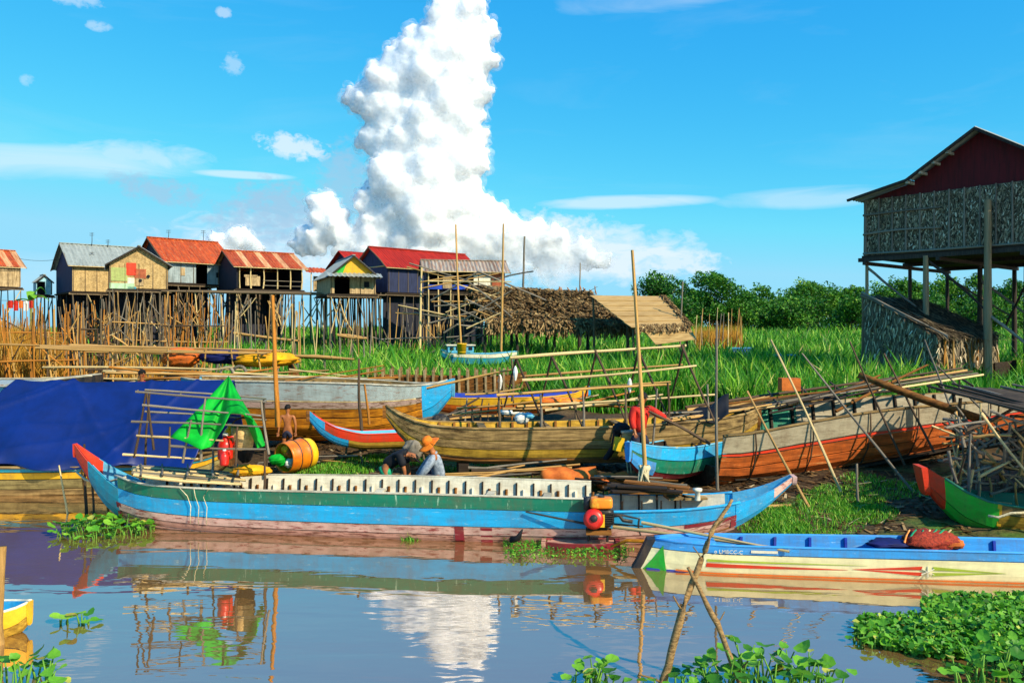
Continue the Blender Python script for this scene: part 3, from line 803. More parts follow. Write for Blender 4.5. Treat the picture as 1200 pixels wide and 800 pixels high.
# ------------------------------------------------------------------ boats
PS = [0, .2, .42, .7, 1, 1.6]; PY = [0, .52, .80, .93, 1, 1.08]; PZ = [0, .04, .24, .60, 1, 1.72]
class Boat:
    """a planked hull lofted through stations (u, half beam, keel z, sheer z); local x runs from end 0 to end 1"""
    def __init__(s, name, label, p0, p1, st, z0=0.0, roll=0.0, rake0=0.0, rake1=0.0, top=1.0, group='boats drawn up along the bank', pitch=0.0):
        p0, p1 = Vector(p0), Vector(p1); s.L = (p1 - p0).length; d = p1 - p0
        c = (p0 + p1) / 2
        s.T = thing(name, label, 'boat', (c.x, c.y, z0), math.atan2(d.y, d.x), group, rx=roll, ry=pitch)
        u = [q[0] for q in st]
        s.b, s.k, s.g = (pchip(u, [q[i] for q in st]) for i in (1, 2, 3))
        s.r0, s.r1, s.top = rake0, rake1, top
    def pt(s, u, q, side, off=0.0):
        b, k, g = s.b(u), s.k(u), s.g(u)
        y = max(b * float(np.interp(q, PS, PY)) - off, 0.0)
        z = k + (g - k) * float(np.interp(q, PS, PZ)) + off * max(0, 1 - q * 1.4)
        x = (u - .5) * s.L + s.r0 * q * (1 - u) ** 10 + s.r1 * q * u ** 10
        return Vector((x, side * y, z))
    def strake(s, u0, u1, q0, q1, side, m, name='plank', out=0.0, th=.03, nu=None):
        n_ = nu or max(8, int((u1 - u0) * 34)); mb = MB(); K = 3
        for i in range(n_ + 1):
            u = u0 + (u1 - u0) * i / n_
            for o in (-out, -out + th):
                for j in range(K):
                    mb.v.append(s.pt(u, q0 + (q1 - q0) * j / (K - 1), side, o))
        r = 2 * K
        ring = [0, 1, 2, 5, 4, 3]
        for i in range(n_):
            for j in range(6):
                a, b = ring[j], ring[(j + 1) % 6]
                f = (i * r + a, i * r + b, (i + 1) * r + b, (i + 1) * r + a)
                mb.f.append(f if side > 0 else f[::-1])
        mb.f.append(tuple(ring)); mb.f.append(tuple(n_ * r + a for a in ring[::-1]))
        return mb.build(name, m, s.T)
    def planks(s, rows, sides=(-1, 1)):
        for i, (q0, q1, u0, u1, m) in enumerate(rows):
            for sd_ in sides: s.strake(u0, u1, q0 + .009, q1 - .009, sd_, m, out=.008 * (i % 2))
    def lining(s, rows, sides=(-1, 1)):
        for (q0, q1, u0, u1, m) in rows:
            for sd_ in sides: s.strake(u0, u1, q0, q1, sd_, m, 'lining_board', out=-.034, th=.015)
    def ribs(s, us, m, q1=None, r=.035, side=None):
        q1 = q1 or s.top
        for u in us:
            mb = MB(); qs = [q1 * i / 7 for i in range(8)]
            L_ = [s.pt(u, q, -1, .075) for q in qs[::-1]]; R_ = [s.pt(u, q, 1, .075) for q in qs[1:]]
            mb.tube(L_ + R_, r, 4, up=(1, 0, 0)); mb.build('rib', m, s.T)
    def rail(s, u0, u1, q, m, r=.035, name='gunwale', sides=(-1, 1), lift=.0):
        for sd_ in sides:
            mb = MB(); n_ = 26
            mb.tube([s.pt(u0 + (u1 - u0) * i / n_, q, sd_, .012) + Vector((0, 0, lift)) for i in range(n_ + 1)], r, 6, flat=.8)
            mb.build(name, m, s.T, True)
    def end(s, u, m, q1=None, name='stem', th=.07):
        q1 = q1 or s.top; mb = MB(); qs = [q1 * i / 6 for i in range(7)]
        poly = [s.pt(u, q, -1, -.012) for q in qs[::-1]] + [s.pt(u, q, 1, -.012) for q in qs[1:]]
        dx = -th if u < .5 else th
        mb.prism(poly, (dx, 0, 0)); return mb.build(name, m, s.T)
    def floor(s, u0, u1, z, m, rows=3):
        """floorboards laid along the boat"""
        for j in range(rows):
            mb = MB(); n_ = 20; V_ = []
            def f(a, b):
                u = u0 + (u1 - u0) * a; w = s.b(u) * .78
                y = -w + 2 * w * (j + .03 + .94 * b) / rows
                return ((u - .5) * s.L, y, max(z, s.k(u) + .12) + .004 * (j % 2))
            mb.grid(f, n_, 1, .03); mb.build('floorboard', m, s.T)
    def thwart(s, u, q, m, w=.16, th=.04):
        a, b = s.pt(u, q, -1, .05), s.pt(u, q, 1, .05)
        MB().box((a + b) / 2, (w, (b - a).length, th)).build('thwart', m, s.T)
    def decal(s, u0, u1, qlo, qhi, m, name, side=-1, n_=24, out=.012):
        mb = MB()
        def f(a, b):
            u = u0 + (u1 - u0) * a; lo, hi = qlo(a), qhi(a)
            return s.pt(u, lo + (hi - lo) * b, side, -out)
        mb.grid(f, n_, 2, .004, (0, -side * 1.0, 0)); return mb.build(name, m, s.T)
    def w(s, u, q, side, off=0.0): return mof(s.T) @ s.pt(u, q, side, off)

GF = 'boats drawn up along the bank'
# --- the long blue and green boat in front
A = Boat('long_boat', 'long pink-hulled boat with sky-blue and green stripes and red-tipped bow', (-8.02, 14.9, 0), (4.62, 13.42, 0),
         [(0, .035, 1.18, 1.42), (.025, .16, .74, 1.16), (.055, .28, .28, .90), (.085, .40, .06, .71), (.14, .56, -.06, .60), (.26, .70, -.14, .57), (.5, .78, -.16, .58), (.72, .74, -.13, .57),
          (.84, .62, -.04, .60), (.90, .50, .10, .66), (.93, .42, .26, .72), (.965, .30, .56, .86), (1, .12, .96, 1.10)], top=1.0)
pk = .085; sk = .925
A.planks([(0, .2, pk, sk, p_pink2), (.2, .38, pk, sk, p_pink), (.38, .53, pk, sk, p_pink2), (.53, .69, pk, sk, p_pink), (.69, 1.0, pk, sk, p_blue)])
A.planks([(0, .5, .028, pk, p_tealblue), (.5, 1.0, .028, pk, p_tealblue), (0, .5, 0, .028, p_red), (.5, 1, 0, .028, p_red)])
A.planks([(0, .5, sk, 1, p_blue), (.5, 1.0, sk, .975, p_blue), (.5, 1.0, .975, 1, p_pink)])
A.strake(pk, .765, 1.006, 1.26, -1, p_teal); A.strake(pk, .74, 1.006, 1.26, 1, p_teal)
A.lining([(.3, .62, .09, .92, p_white), (.62, 1.0, .09, .92, p_white)])
A.lining([(1.0, 1.25, .09, .74, p_white)])
A.lining([(.2, 1.0, .0, .035, p_red), (.2, 1.0, .035, .085, p_ltblue), (.2, 1.0, .93, 1, p_ltblue)])
A.ribs([.12 + .0245 * i for i in range(31)], m_dark_wood, 1.20, .02)
for i in range(26):                                    # short knees between the ribs
    u = .13 + .0245 * i
    a_, b_ = A.pt(u, .8, 1, .06), A.pt(u, 1.06, 1, .07)
    MB().tube([a_ + Vector((0, -.05, 0)), a_, b_], .028, 5).build('knee', m_brown_wood if i % 3 else p_white, A.T)
A.rail(.08, .765, 1.26, m_pale_plank, .025, sides=(-1,)); A.rail(.08, .74, 1.26, m_pale_plank, .025, sides=(1,)); A.rail(.765, .93, 1.0, p_blue, .03)
A.floor(.1, .92, .12, m_brown_wood)
for u in (.2, .44, .6, .68): A.thwart(u, 1.0, m_pale_plank, .14)
A.end(0, p_red, name='stem', th=.03); A.end(1, p_pink, name='stern_post')
A.decal(pk - .004, pk + .004, lambda a: 0.05, lambda a: .7, p_maroon, 'bow_band'); A.decal(sk - .006, sk + .001, lambda a: .1, lambda a: .7, p_maroon, 'stern_band')
A.decal(.60, .615, lambda a: .1, lambda a: .68, p_maroon, 'red_paint_patch'); A.decal(.566, .578, lambda a: .2, lambda a: .69, p_maroon, 'red_paint_patch')
A.decal(.86, .925, lambda a: .62, lambda a: .69, p_maroon, 'red_paint_patch')

# --- cream boat with coloured stripes afloat at the right
B = Boat('painted_boat', 'cream boat with royal-blue gunwale, green bow triangle and red spear stripes', (1.78, 12.04, 0), (12.2, 10.95, 0),
         [(0, .10, -.10, .43), (.04, .22, -.14, .43), (.12, .34, -.16, .43), (.4, .40, -.16, .45), (.8, .38, -.15, .46), (1, .30, -.1, .48)], rake0=.34)
B.planks([(0, .34, 0, 1, m_yellow_wood), (.34, .84, 0, 1, p_cream), (.84, 1.0, 0, 1, p_royal)])
B.lining([(.25, .62, .01, .99, p_navy), (.62, 1.0, .01, .99, p_royal)])
B.ribs([.1 + .05 * i for i in range(18)], p_navy, .98, .025)
B.floor(.02, .98, .02, p_navy); B.end(0, p_black, name='bow_board', th=.12); B.end(1, p_royal, name='stern_board')
B.rail(.0, 1, 1.0, p_royal, .022)
def deck_f(a, b):
    u = .005 + .10 * a; y = (b - .5) * 2 * (B.b(u) - .02); return (B.pt(u, .96, 1).x, y, B.g(u) - .015)
MB().grid(deck_f, 6, 4, .03).build('foredeck', p_royal, B.T)
B.decal(.002, .040, lambda a: .36, lambda a: .36 + .56 * (a / .42 if a < .42 else (1 - a) / .58), p_green, 'green_triangle', n_=36)
B.decal(.092, .285, lambda a: .625 - .04 * (1 - a) ** .7, lambda a: .625 + .04 * (1 - a) ** .7, p_red, 'red_stripe')
B.decal(.092, .31, lambda a: .715 - .022 * (1 - a), lambda a: .715 + .022 * (1 - a), p_lime, 'lime_stripe')
B.decal(.05, .99, lambda a: .455, lambda a: .485, p_orange, 'orange_line', n_=60)
for dq in (-.055, .055):
    B.decal(.29, .379, lambda a, dq=dq: .64 + dq * a - .001 - .032 * a, lambda a, dq=dq: .64 + dq * a + .032 * a, p_red, 'red_spear')
    B.decal(.393, .485, lambda a, dq=dq: .64 + dq * (1 - a) - .032 * (1 - a), lambda a, dq=dq: .64 + dq * (1 - a) + .032 * (1 - a), p_lime, 'lime_spear')
c0 = B.pt(.386, .64, -1, -.016)
for k in range(3):
    a_ = rad([90, 32, -32][k]); dv = Vector((math.cos(a_) * .10, 0, math.sin(a_) * .075))
    MB().tube([c0 - dv + Vector((0, -.004, 0)), c0 + dv + Vector((0, -.004, 0))], .012, 4, flat=.5).build('star_arm', p_white, B.T)
def text_on(boat, txt, u, q, size, m, name, space=1.0):
    cu = bpy.data.curves.new(name, 'FONT'); cu.body = txt; cu.size = size; cu.extrude = .003; cu.space_character = space
    o = bpy.data.objects.new(name, cu); COL.objects.link(o)
    dg = bpy.context.evaluated_depsgraph_get(); me = bpy.data.meshes.new_from_object(o.evaluated_get(dg))
    bpy.data.objects.remove(o); me.materials.clear(); me.materials.append(m)
    a, b = boat.pt(u, q, -1, -.022), boat.pt(u + .05, q, -1, -.022); up = (boat.pt(u, q + .1, -1, -.022) - a).normalized()
    x = (b - a).normalized(); z = x.cross(up).normalized(); y = z.cross(x)
    mw = Matrix((x, y, z)).transposed().to_4x4(); mw.translation = a
    return link(name, me, boat.T, mw=mw)
text_on(B, 'o LMBCC-C', .1, .862, .075, p_white, 'lettering', 1.05)
B.decal(.153, .19, lambda a: .885, lambda a: .935, p_white, 'white_paint_smear')

# --- red and green bow at the right edge
Cb = Boat('green_bowed_boat', 'boat with red bow end and bright green side at the right edge', (7.35, 14.25, 0), (14.6, 13.3, 0),
          [(0, .20, .62, 1.12), (.035, .34, .30, .93), (.07, .46, .06, .74), (.12, .58, -.04, .60), (.3, .72, -.08, .52), (.7, .72, -.08, .52), (1, .5, 0, .6)], rake0=-.12)
Cb.planks([(0, .5, 0, .028, p_red), (.5, 1, 0, .028, p_red), (0, .5, .028, .125, p_green), (.5, 1.0, .028, .125, p_green), (0, .5, .125, 1, m_yellow_wood), (.5, .8, .125, 1, m_yellow_wood), (.8, 1, .125, 1, m_grey_wood)])
Cb.lining([(.3, 1.0, .01, .99, p_teal)]); Cb.end(0, p_red, name='stem', th=.1); Cb.rail(.03, 1, 1.0, p_teal, .03); Cb.floor(.1, .95, .15, m_brown_wood)
Cb.decal(.122, .130, lambda a: .1, lambda a: 1, p_yellow, 'yellow_band')

# --- barge under the blue tarpaulin
D = Boat('tarpaulin_barge', 'yellow-grey wooden barge under a blue tarpaulin at the left', (-17.5, 18.0, 0), (-6.3, 18.0, 0),
         [(0, .4, .3, .9), (.1, .75, 0, .72), (.3, .95, -.2, .64), (.6, 1.0, -.2, .62), (.85, .8, -.1, .62), (.95, .55, .1, .7), (1, .3, .5, .85)])
D.planks([(0, .3, 0, 1, m_grey_wood), (.3, .55, 0, 1, m_grey_wood), (.55, .76, 0, 1, m_drab_wood), (.76, .9, 0, 1, p_yellow), (.9, 1.0, 0, 1, p_tealblue)])
D.lining([(.3, 1.0, .01, .99, m_dark_wood)]); D.rail(0, 1, 1.0, m_grey_wood, .04); D.end(1, m_brown_wood); D.end(0, m_brown_wood); D.floor(.05, .95, .3, m_dark_wood)

# --- big ochre boat behind
E = Boat('ochre_boat', 'big ochre wooden boat with grey-blue top strake and light blue prow', (-8.6, 21.7, 0), (-1.55, 20.9, 0),
         [(0, .5, .3, 1.65), (.1, .8, .05, 1.62), (.4, .95, 0, 1.60), (.7, .8, .08, 1.55), (.86, .48, .35, 1.50), (.93, .28, .62, 1.52), (1, .06, 1.2, 1.66)], z0=.6)
E.planks([(0, .15, 0, .9, m_brown_wood), (.15, .3, 0, .9, m_orange_wood), (.3, .43, 0, .9, m_orange_wood), (.43, .56, 0, .9, m_orange_wood), (.56, .68, 0, .9, m_orange_wood), (.68, .77, 0, .9, p_dusty), (.77, 1.0, .12, .9, p_greyblue), (.77, 1.0, 0, .12, p_ltblue)])
E.planks([(0, .5, .9, 1, p_blue), (.5, 1, .9, 1, p_blue)])
E.lining([(.4, 1.0, .01, .99, m_grey_wood)]); E.ribs([.08 + .06 * i for i in range(14)], m_grey_wood, .98, .035); E.rail(0, .98, 1.0, m_pale_plank, .035); E.end(0, m_brown_wood); E.end(1, p_ltblue)
for q_, m_ in ((.77, m_bamboo_pale), (.685, m_bamboo_pale)): E.rail(0, .88, q_, m_, .02, 'rubbing_strake', sides=(-1,), lift=0)
E.floor(.05, .9, .4, m_brown_wood)

# --- small red and blue boat
Fb = Boat('small_red_boat', 'small boat with sky-blue bow and red top edge before the ochre boat', (-4.62, 18.5, 0), (-1.5, 19.5, 0),
          [(0, .05, .74, .96), (.07, .14, .44, .78), (.2, .28, .16, .55), (.4, .36, .04, .42), (.7, .38, .03, .42), (1, .28, .2, .52)], z0=.7)
Fb.planks([(0, .35, .26, 1, m_yellow_wood), (.35, .62, .26, 1, m_yellow_wood), (.62, 1.0, .10, 1, p_red), (0, .35, 0, .26, p_blue), (.35, .62, 0, .26, p_blue), (.62, 1, 0, .1, p_blue)])
Fb.lining([(.3, 1.0, .01, .99, p_ltblue)]); Fb.end(0, m_brown_wood); Fb.end(1, m_brown_wood); Fb.rail(.02, 1, 1.0, p_red, .02); Fb.floor(.1, .95, .14, p_ltblue, 2)
for u_ in (.3, .75):
    q_ = Fb.w(u_, 0, 1)
    for s_ in (-.25, .25): pole('prop_post', (q_.x + s_, q_.y - .1, gz(q_.x, q_.y) - .05), (q_.x + s_ * .6, q_.y, q_.z + .03), .035, m_post, Fb.T, world=True)

# --- grey wooden boat with the roof frame
G = Boat('grey_wooden_boat', 'grey weathered wooden boat with tall pointed bow and open ribs', (-2.72, 17.5, 0), (5.5, 18.4, 0),
         [(0, .05, 1.02, 1.28), (.03, .14, .66, 1.12), (.075, .30, .30, .96), (.14, .48, .10, .86), (.3, .66, .0, .82), (.6, .72, -.02, .84), (.85, .6, .08, .95), (.95, .42, .3, 1.04), (1, .22, .6, 1.14)], z0=.6)
G.planks([(0, .2, 0, 1, m_yellow_wood), (.2, .4, 0, 1, m_grey_wood), (.4, .58, 0, 1, m_yellow_wood), (.58, .76, 0, 1, m_grey_wood), (.76, 1.0, 0, 1, m_grey_wood)])
G.lining([(.35, .7, .02, .98, m_grey_wood), (.7, 1.0, .02, .98, m_yellow_wood)]); G.ribs([.14 + .04 * i for i in range(20)], m_brown_wood, 1.0, .035)
G.rail(0, 1, 1.0, m_grey_wood, .035); G.end(0, m_brown_wood); G.end(1, m_brown_wood); G.floor(.1, .92, .15, m_brown_wood)
for u_ in (.25, .42, .62, .8): G.thwart(u_, .98, m_grey_wood)
for u_ in (.2, .5, .8):
    q_ = G.w(u_, 0, 1); MB().box(loc_in(G.T, (q_.x, q_.y, (gz(q_.x, q_.y) + q_.z) / 2 - .02)), (.22, 1.1, q_.z - gz(q_.x, q_.y) + .08)).build('keel_block', m_dark_wood, G.T)

# --- yellow and blue boat further back
Hb = Boat('yellow_blue_boat', 'yellow and orange boat with royal blue deck behind the grey boat', (-2.9, 24.2, 0), (2.3, 24.6, 0),
          [(0, .08, .5, .78), (.08, .25, .15, .6), (.3, .5, 0, .5), (.7, .5, 0, .52), (.92, .3, .2, .62), (1, .1, .5, .8)], z0=1.0)
Hb.planks([(0, .35, 0, 1, p_orange), (.35, .68, 0, 1, p_orange), (.68, 1.0, 0, 1, p_yellow)])
Hb.lining([(.5, 1.0, .01, .99, p_navy)]); Hb.rail(0, 1, 1.0, p_yellow, .025); Hb.end(0, p_orange); Hb.end(1, p_blue)
MB().grid(lambda a, b: ((.06 + .84 * a - .5) * Hb.L, (b - .5) * 2 * (Hb.b(.06 + .84 * a) - .02), Hb.g(.06 + .84 * a) + .12 * (1 - (2 * b - 1) ** 2)), 16, 6, .03).build('deck', p_navy, Hb.T)

# --- brown ribbed hull further back
Ib = Boat('brown_ribbed_boat', 'old brown boat with bare ribs lying before the tall grass', (-5.2, 28.2, 0), (.4, 27.4, 0),
          [(0, .3, .2, .95), (.2, .65, 0, .9), (.6, .7, 0, .88), (.9, .45, .15, .95), (1, .2, .4, 1.05)], z0=1.05)
Ib.planks([(0, .35, 0, 1, m_brown_wood), (.35, .6, 0, 1, m_grey_wood)]); Ib.planks([(.6, .8, 0, 1, m_brown_wood), (.8, 1, 0, 1, m_brown_wood)])
Ib.ribs([.06 + .052 * i for i in range(18)], m_grey_wood, 1.25, .045); Ib.end(0, m_brown_wood); Ib.end(1, m_brown_wood)
for i in range(18):                                    # rib heads standing proud on the near side
    u_ = .06 + .052 * i; a_ = Ib.pt(u_, .5, -1, -.04); b_ = Ib.pt(u_, 1.22, -1, -.05); MB().tube([a_, b_], .045, 4).build('rib_head', m_wall_tan, Ib.T)

# --- blue-bowed boat pointing at the viewer
J = Boat('blue_bowed_boat', 'sky-blue and teal boat pointing its bow at the tall bamboo pole', (2.28, 15.75, 0), (6.0, 19.6, 0),
         [(0, .05, .62, 1.0), (.04, .14, .42, .94), (.12, .32, .22, .86), (.3, .52, .1, .78), (.7, .56, .1, .78), (1, .4, .2, .85)], z0=.34)
J.planks([(0, .38, 0, 1, p_maroon), (.38, .7, 0, 1, p_teal), (.7, 1.0, .12, 1, p_blue), (.7, 1.0, 0, .12, p_blue)])
J.lining([(.4, 1.0, .01, .99, m_dark_wood)]); J.end(0, p_royal); J.end(1, m_brown_wood); J.rail(0, 1, 1.0, p_ltblue, .025); J.ribs([.12 + .08 * i for i in range(11)], m_dark_wood, 1.0, .03)
J.decal(.004, .10, lambda a: .15 + .1 * a, lambda a: .62, p_royal, 'royal_blue_patch')

# --- big red-brown boat hauled out on the right
K = Boat('red_brown_boat', 'big red-brown planked boat with grey top strake hauled out on the right', (3.95, 17.3, 0), (17.0, 22.3, 0),
         [(0, .95, .08, 1.18), (.03, 1.0, .03, 1.2), (.15, 1.1, .10, 1.40), (.3, 1.12, .26, 1.58), (.5, 1.0, .52, 1.66), (.7, .8, .88, 1.70), (.88, .5, 1.25, 1.76), (1, .2, 1.6, 1.9)], z0=.18)
K.planks([(0, .16, 0, 1, m_brown_wood), (.16, .3, 0, 1, m_red_wood), (.3, .42, 0, 1, m_red_wood), (.42, .54, 0, 1, m_red_wood), (.54, .70, 0, 1, m_red_wood), (.70, .745, 0, 1, p_red), (.745, 1.0, 0, .8, p_greywhite), (.745, 1.0, .8, 1, p_navy)])
K.lining([(.35, .68, .01, .99, m_brown_wood), (.68, 1.0, 0.01, .25, p_teal), (.68, 1.0, .25, .42, p_greywhite), (.68, 1.0, .42, .99, p_greywhite)]); K.ribs([.06 + .045 * i for i in range(20)], m_dark_wood, 1.0, .04)
K.rail(0, 1, 1.0, m_grey_wood, .04); K.end(0, m_dark_wood, .55, 'shade_dark_transom'); K.end(1, p_navy); K.floor(.03, .9, .25, m_dark_wood)  # transom coloured dark for the shade on that end
for u_ in (.12, .3, .5, .7):
    q_ = K.w(u_, 0, 1); MB().box(loc_in(K.T, (q_.x, q_.y, (gz(q_.x, q_.y) + q_.z) / 2 - .02)), (.3, 1.5, max(.1, q_.z - gz(q_.x, q_.y) + .08))).build('keel_block', m_dark_wood, K.T)

# --- teal boat half sunk in the grass
Tb = Boat('teal_boat', 'teal and white boat half hidden in the grass below the thatch', (-3.3, 38, 0), (.2, 38.6, 0),
          [(0, .1, .5, .95), (.15, .4, .1, .8), (.6, .5, 0, .75), (1, .25, .2, .85)], z0=1.65)
Tb.planks([(0, .5, 0, 1, p_teal), (.5, .8, 0, 1, p_tealblue), (.8, 1, 0, 1, p_white)]); Tb.lining([(.5, 1.0, .01, .99, p_teal)]); Tb.end(0, p_teal); Tb.end(1, p_teal); Tb.rail(0, 1, 1.0, p_ltblue, .03)
MB().box((-.9, 0, .98), (1.2, .7, .3)).build('cabin', p_ltblue, Tb.T)
MB().box((-.9, 0, 1.16), (1.35, .85, .05)).build('cabin_roof', p_white, Tb.T)
for i in range(4): MB().box((-1.33 + i * .29, -.36, 1.0), (.18, .02, .14)).build('window', m_dark_cloth, Tb.T)

# --- dark low boat and the barge with a bamboo roof behind the tarpaulin
Lb = Boat('dark_boat', 'dark low boat with pale rim behind the blue tarpaulin at the far left', (-18.5, 24.2, 0), (-12.6, 24.6, 0),
          [(0, .2, .4, 1.0), (.2, .6, 0, .85), (.7, .65, 0, .85), (1, .3, .3, 1.0)], z0=1.15)
Lb.planks([(0, .5, 0, 1, p_black), (.5, 1, 0, 1, p_black)]); Lb.rail(0, 1, 1.0, m_pale_plank, .05); Lb.lining([(.4, 1.0, .01, .99, m_dark_wood)]); Lb.end(0, p_black); Lb.end(1, p_black)
Mb = Boat('roofed_barge', 'dark wooden barge under a flat bamboo roof behind the tarpaulin', (-14.4, 26.2, 0), (-7.6, 26.0, 0),
          [(0, .5, .3, .9), (.2, .9, 0, .75), (.8, .9, 0, .75), (1, .4, .3, .95)], z0=1.1)
Mb.planks([(0, .5, 0, 1, m_dark_wood), (.5, .8, 0, 1, m_brown_wood), (.8, 1, 0, 1, m_brown_wood)]); Mb.rail(0, 1, 1.0, m_bamboo_pale, .04); Mb.lining([(.4, 1.0, .01, .99, m_dark_wood)]); Mb.end(0, m_dark_wood); Mb.end(1, m_brown_wood)
Mb.floor(.03, .97, .3, m_dark_wood)
RZ = 2.98 - 1.1
for i in range(10):
    y_ = -1.05 + i * .23; pole('roof_pole', (-3.75, y_, RZ + R.uniform(-.03, .03)), (3.5, y_ + R.uniform(-.1, .1), RZ - .16 + R.uniform(-.03, .03)), .04, m_bamboo, Mb.T)
for i in range(8):
    x_ = -3.4 + i * .95
    for y_ in (-.95, .95):
        pole('roof_post', (x_ + R.uniform(-.1, .1), y_ * .9, .6), (x_ + R.uniform(-.2, .2), y_, RZ - .05), .035, m_bamboo if y_ < 0 else m_bamboo_grey, Mb.T)
    pole('roof_pole', (x_, -1.1, RZ - .06 - .02 * i), (x_, 1.1, RZ - .06 - .02 * i), .03, m_bamboo_grey, Mb.T)
pole('side_rail', (-3.6, -.95, 1.25), (3.5, -.95, 1.15), .035, m_bamboo_pale, Mb.T); pole('side_rail', (-3.6, -.98, .92), (3.5, -.98, .9), .03, m_bamboo_pale, Mb.T)

# --- small yellow boat end at the lower left
Nb = Boat('yellow_boat_end', 'rounded yellow end of a small boat at the lower left edge', (-7.78, 9.2, 0), (-5.6, 9.4, 0),
          [(0, .3, -.1, .3), (.5, .34, -.1, .28), (.85, .26, -.06, .3), (.96, .14, .0, .33), (1, .05, .1, .36)])
Nb.planks([(0, .55, 0, 1, m_yellow_wood), (.55, 1.0, 0, 1, p_yellow)]); Nb.lining([(.3, 1.0, .01, .98, p_blue)]); Nb.end(1, p_yellow, th=.02); Nb.rail(0, 1, 1.0, p_white, .02); Nb.floor(.05, .9, .05, p_blue, 2)
# ------------------------------------------------------------------ houses on stilts
SHEETS = {}
def sheet_mesh(w, l_, m, waves=5, amp=.03):
    k = (round(w, 3), round(l_, 3), m.name, waves)
    if k not in SHEETS:
        nx_ = waves * 4
        SHEETS[k] = MB().grid(lambda u, v: ((u - .5) * w, -v * l_, amp * math.sin(u * waves * 2 * math.pi)), nx_, 1).mesh('roof_sheet', m)
    return SHEETS[k]
def roof_slope(T, a, b, c, d, n_, mats_, name='roof_sheet'):
    """row of corrugated sheets: a->b is the ridge, d->c the eave below it"""
    a, b, c, d = map(Vector, (a, b, c, d)); run = (b - a); wdt = run.length / n_; x = run.normalized()
    dn = (d - a); l_ = dn.length; y = (-dn).normalized(); z = x.cross(y).normalized()
    for i in range(n_):
        o = a + x * wdt * (i + .5); mw = Matrix((x, y, z)).transposed().to_4x4(); mw.translation = o + z * (.006 * (i % 2))
        mm = mats_[i % len(mats_)] if isinstance(mats_, (list, tuple)) else mats_
        link(name, sheet_mesh(wdt * 1.02, l_, mm, max(2, int(wdt / .22))), T, mw=mw)
def panel(T, p0, p1, h, m, name='wall_panel', th=.05, z0=None):
    p0, p1 = Vector(p0), Vector(p1); d = p1 - p0; c = (p0 + p1) / 2; c.z += h / 2
    rz = math.atan2(d.y, d.x)
    MB().box((0, 0, 0), (d.length, th, h)).build(name, m, T, loc=c, rot=(0, 0, rz))
def stilts(T, xs_, ys_, zf, m1, m2, r=.075, braces=4, crook=.15, ground=None):
    for j, y in enumerate(ys_):
        for i, x in enumerate(xs_):
            wp = mof(T) @ Vector((x, y, 0)); zg = gz(wp.x, wp.y) - T.location.z - .2
            pole('stilt', (x + R.uniform(-crook, crook), y + R.uniform(-crook, crook), zg), (x, y, zf), r * R.uniform(.7, 1.15), m1 if j == 0 else m2, T)  # rear rows get a darker post colour for the shade under the floor
    for k in range(braces):
        i = R.randrange(len(xs_) - 1); up = R.random() < .5
        a, b = (xs_[i], xs_[i + 1]) if up else (xs_[i + 1], xs_[i])
        y = ys_[0] - .08; z0_ = zf * R.uniform(.35, .55)
        pole('brace', (a, y, z0_), (b, y, zf - R.uniform(.1, .5)), .05, R.choice([m_bamboo_pale, m1, m_bamboo_grey]), T)
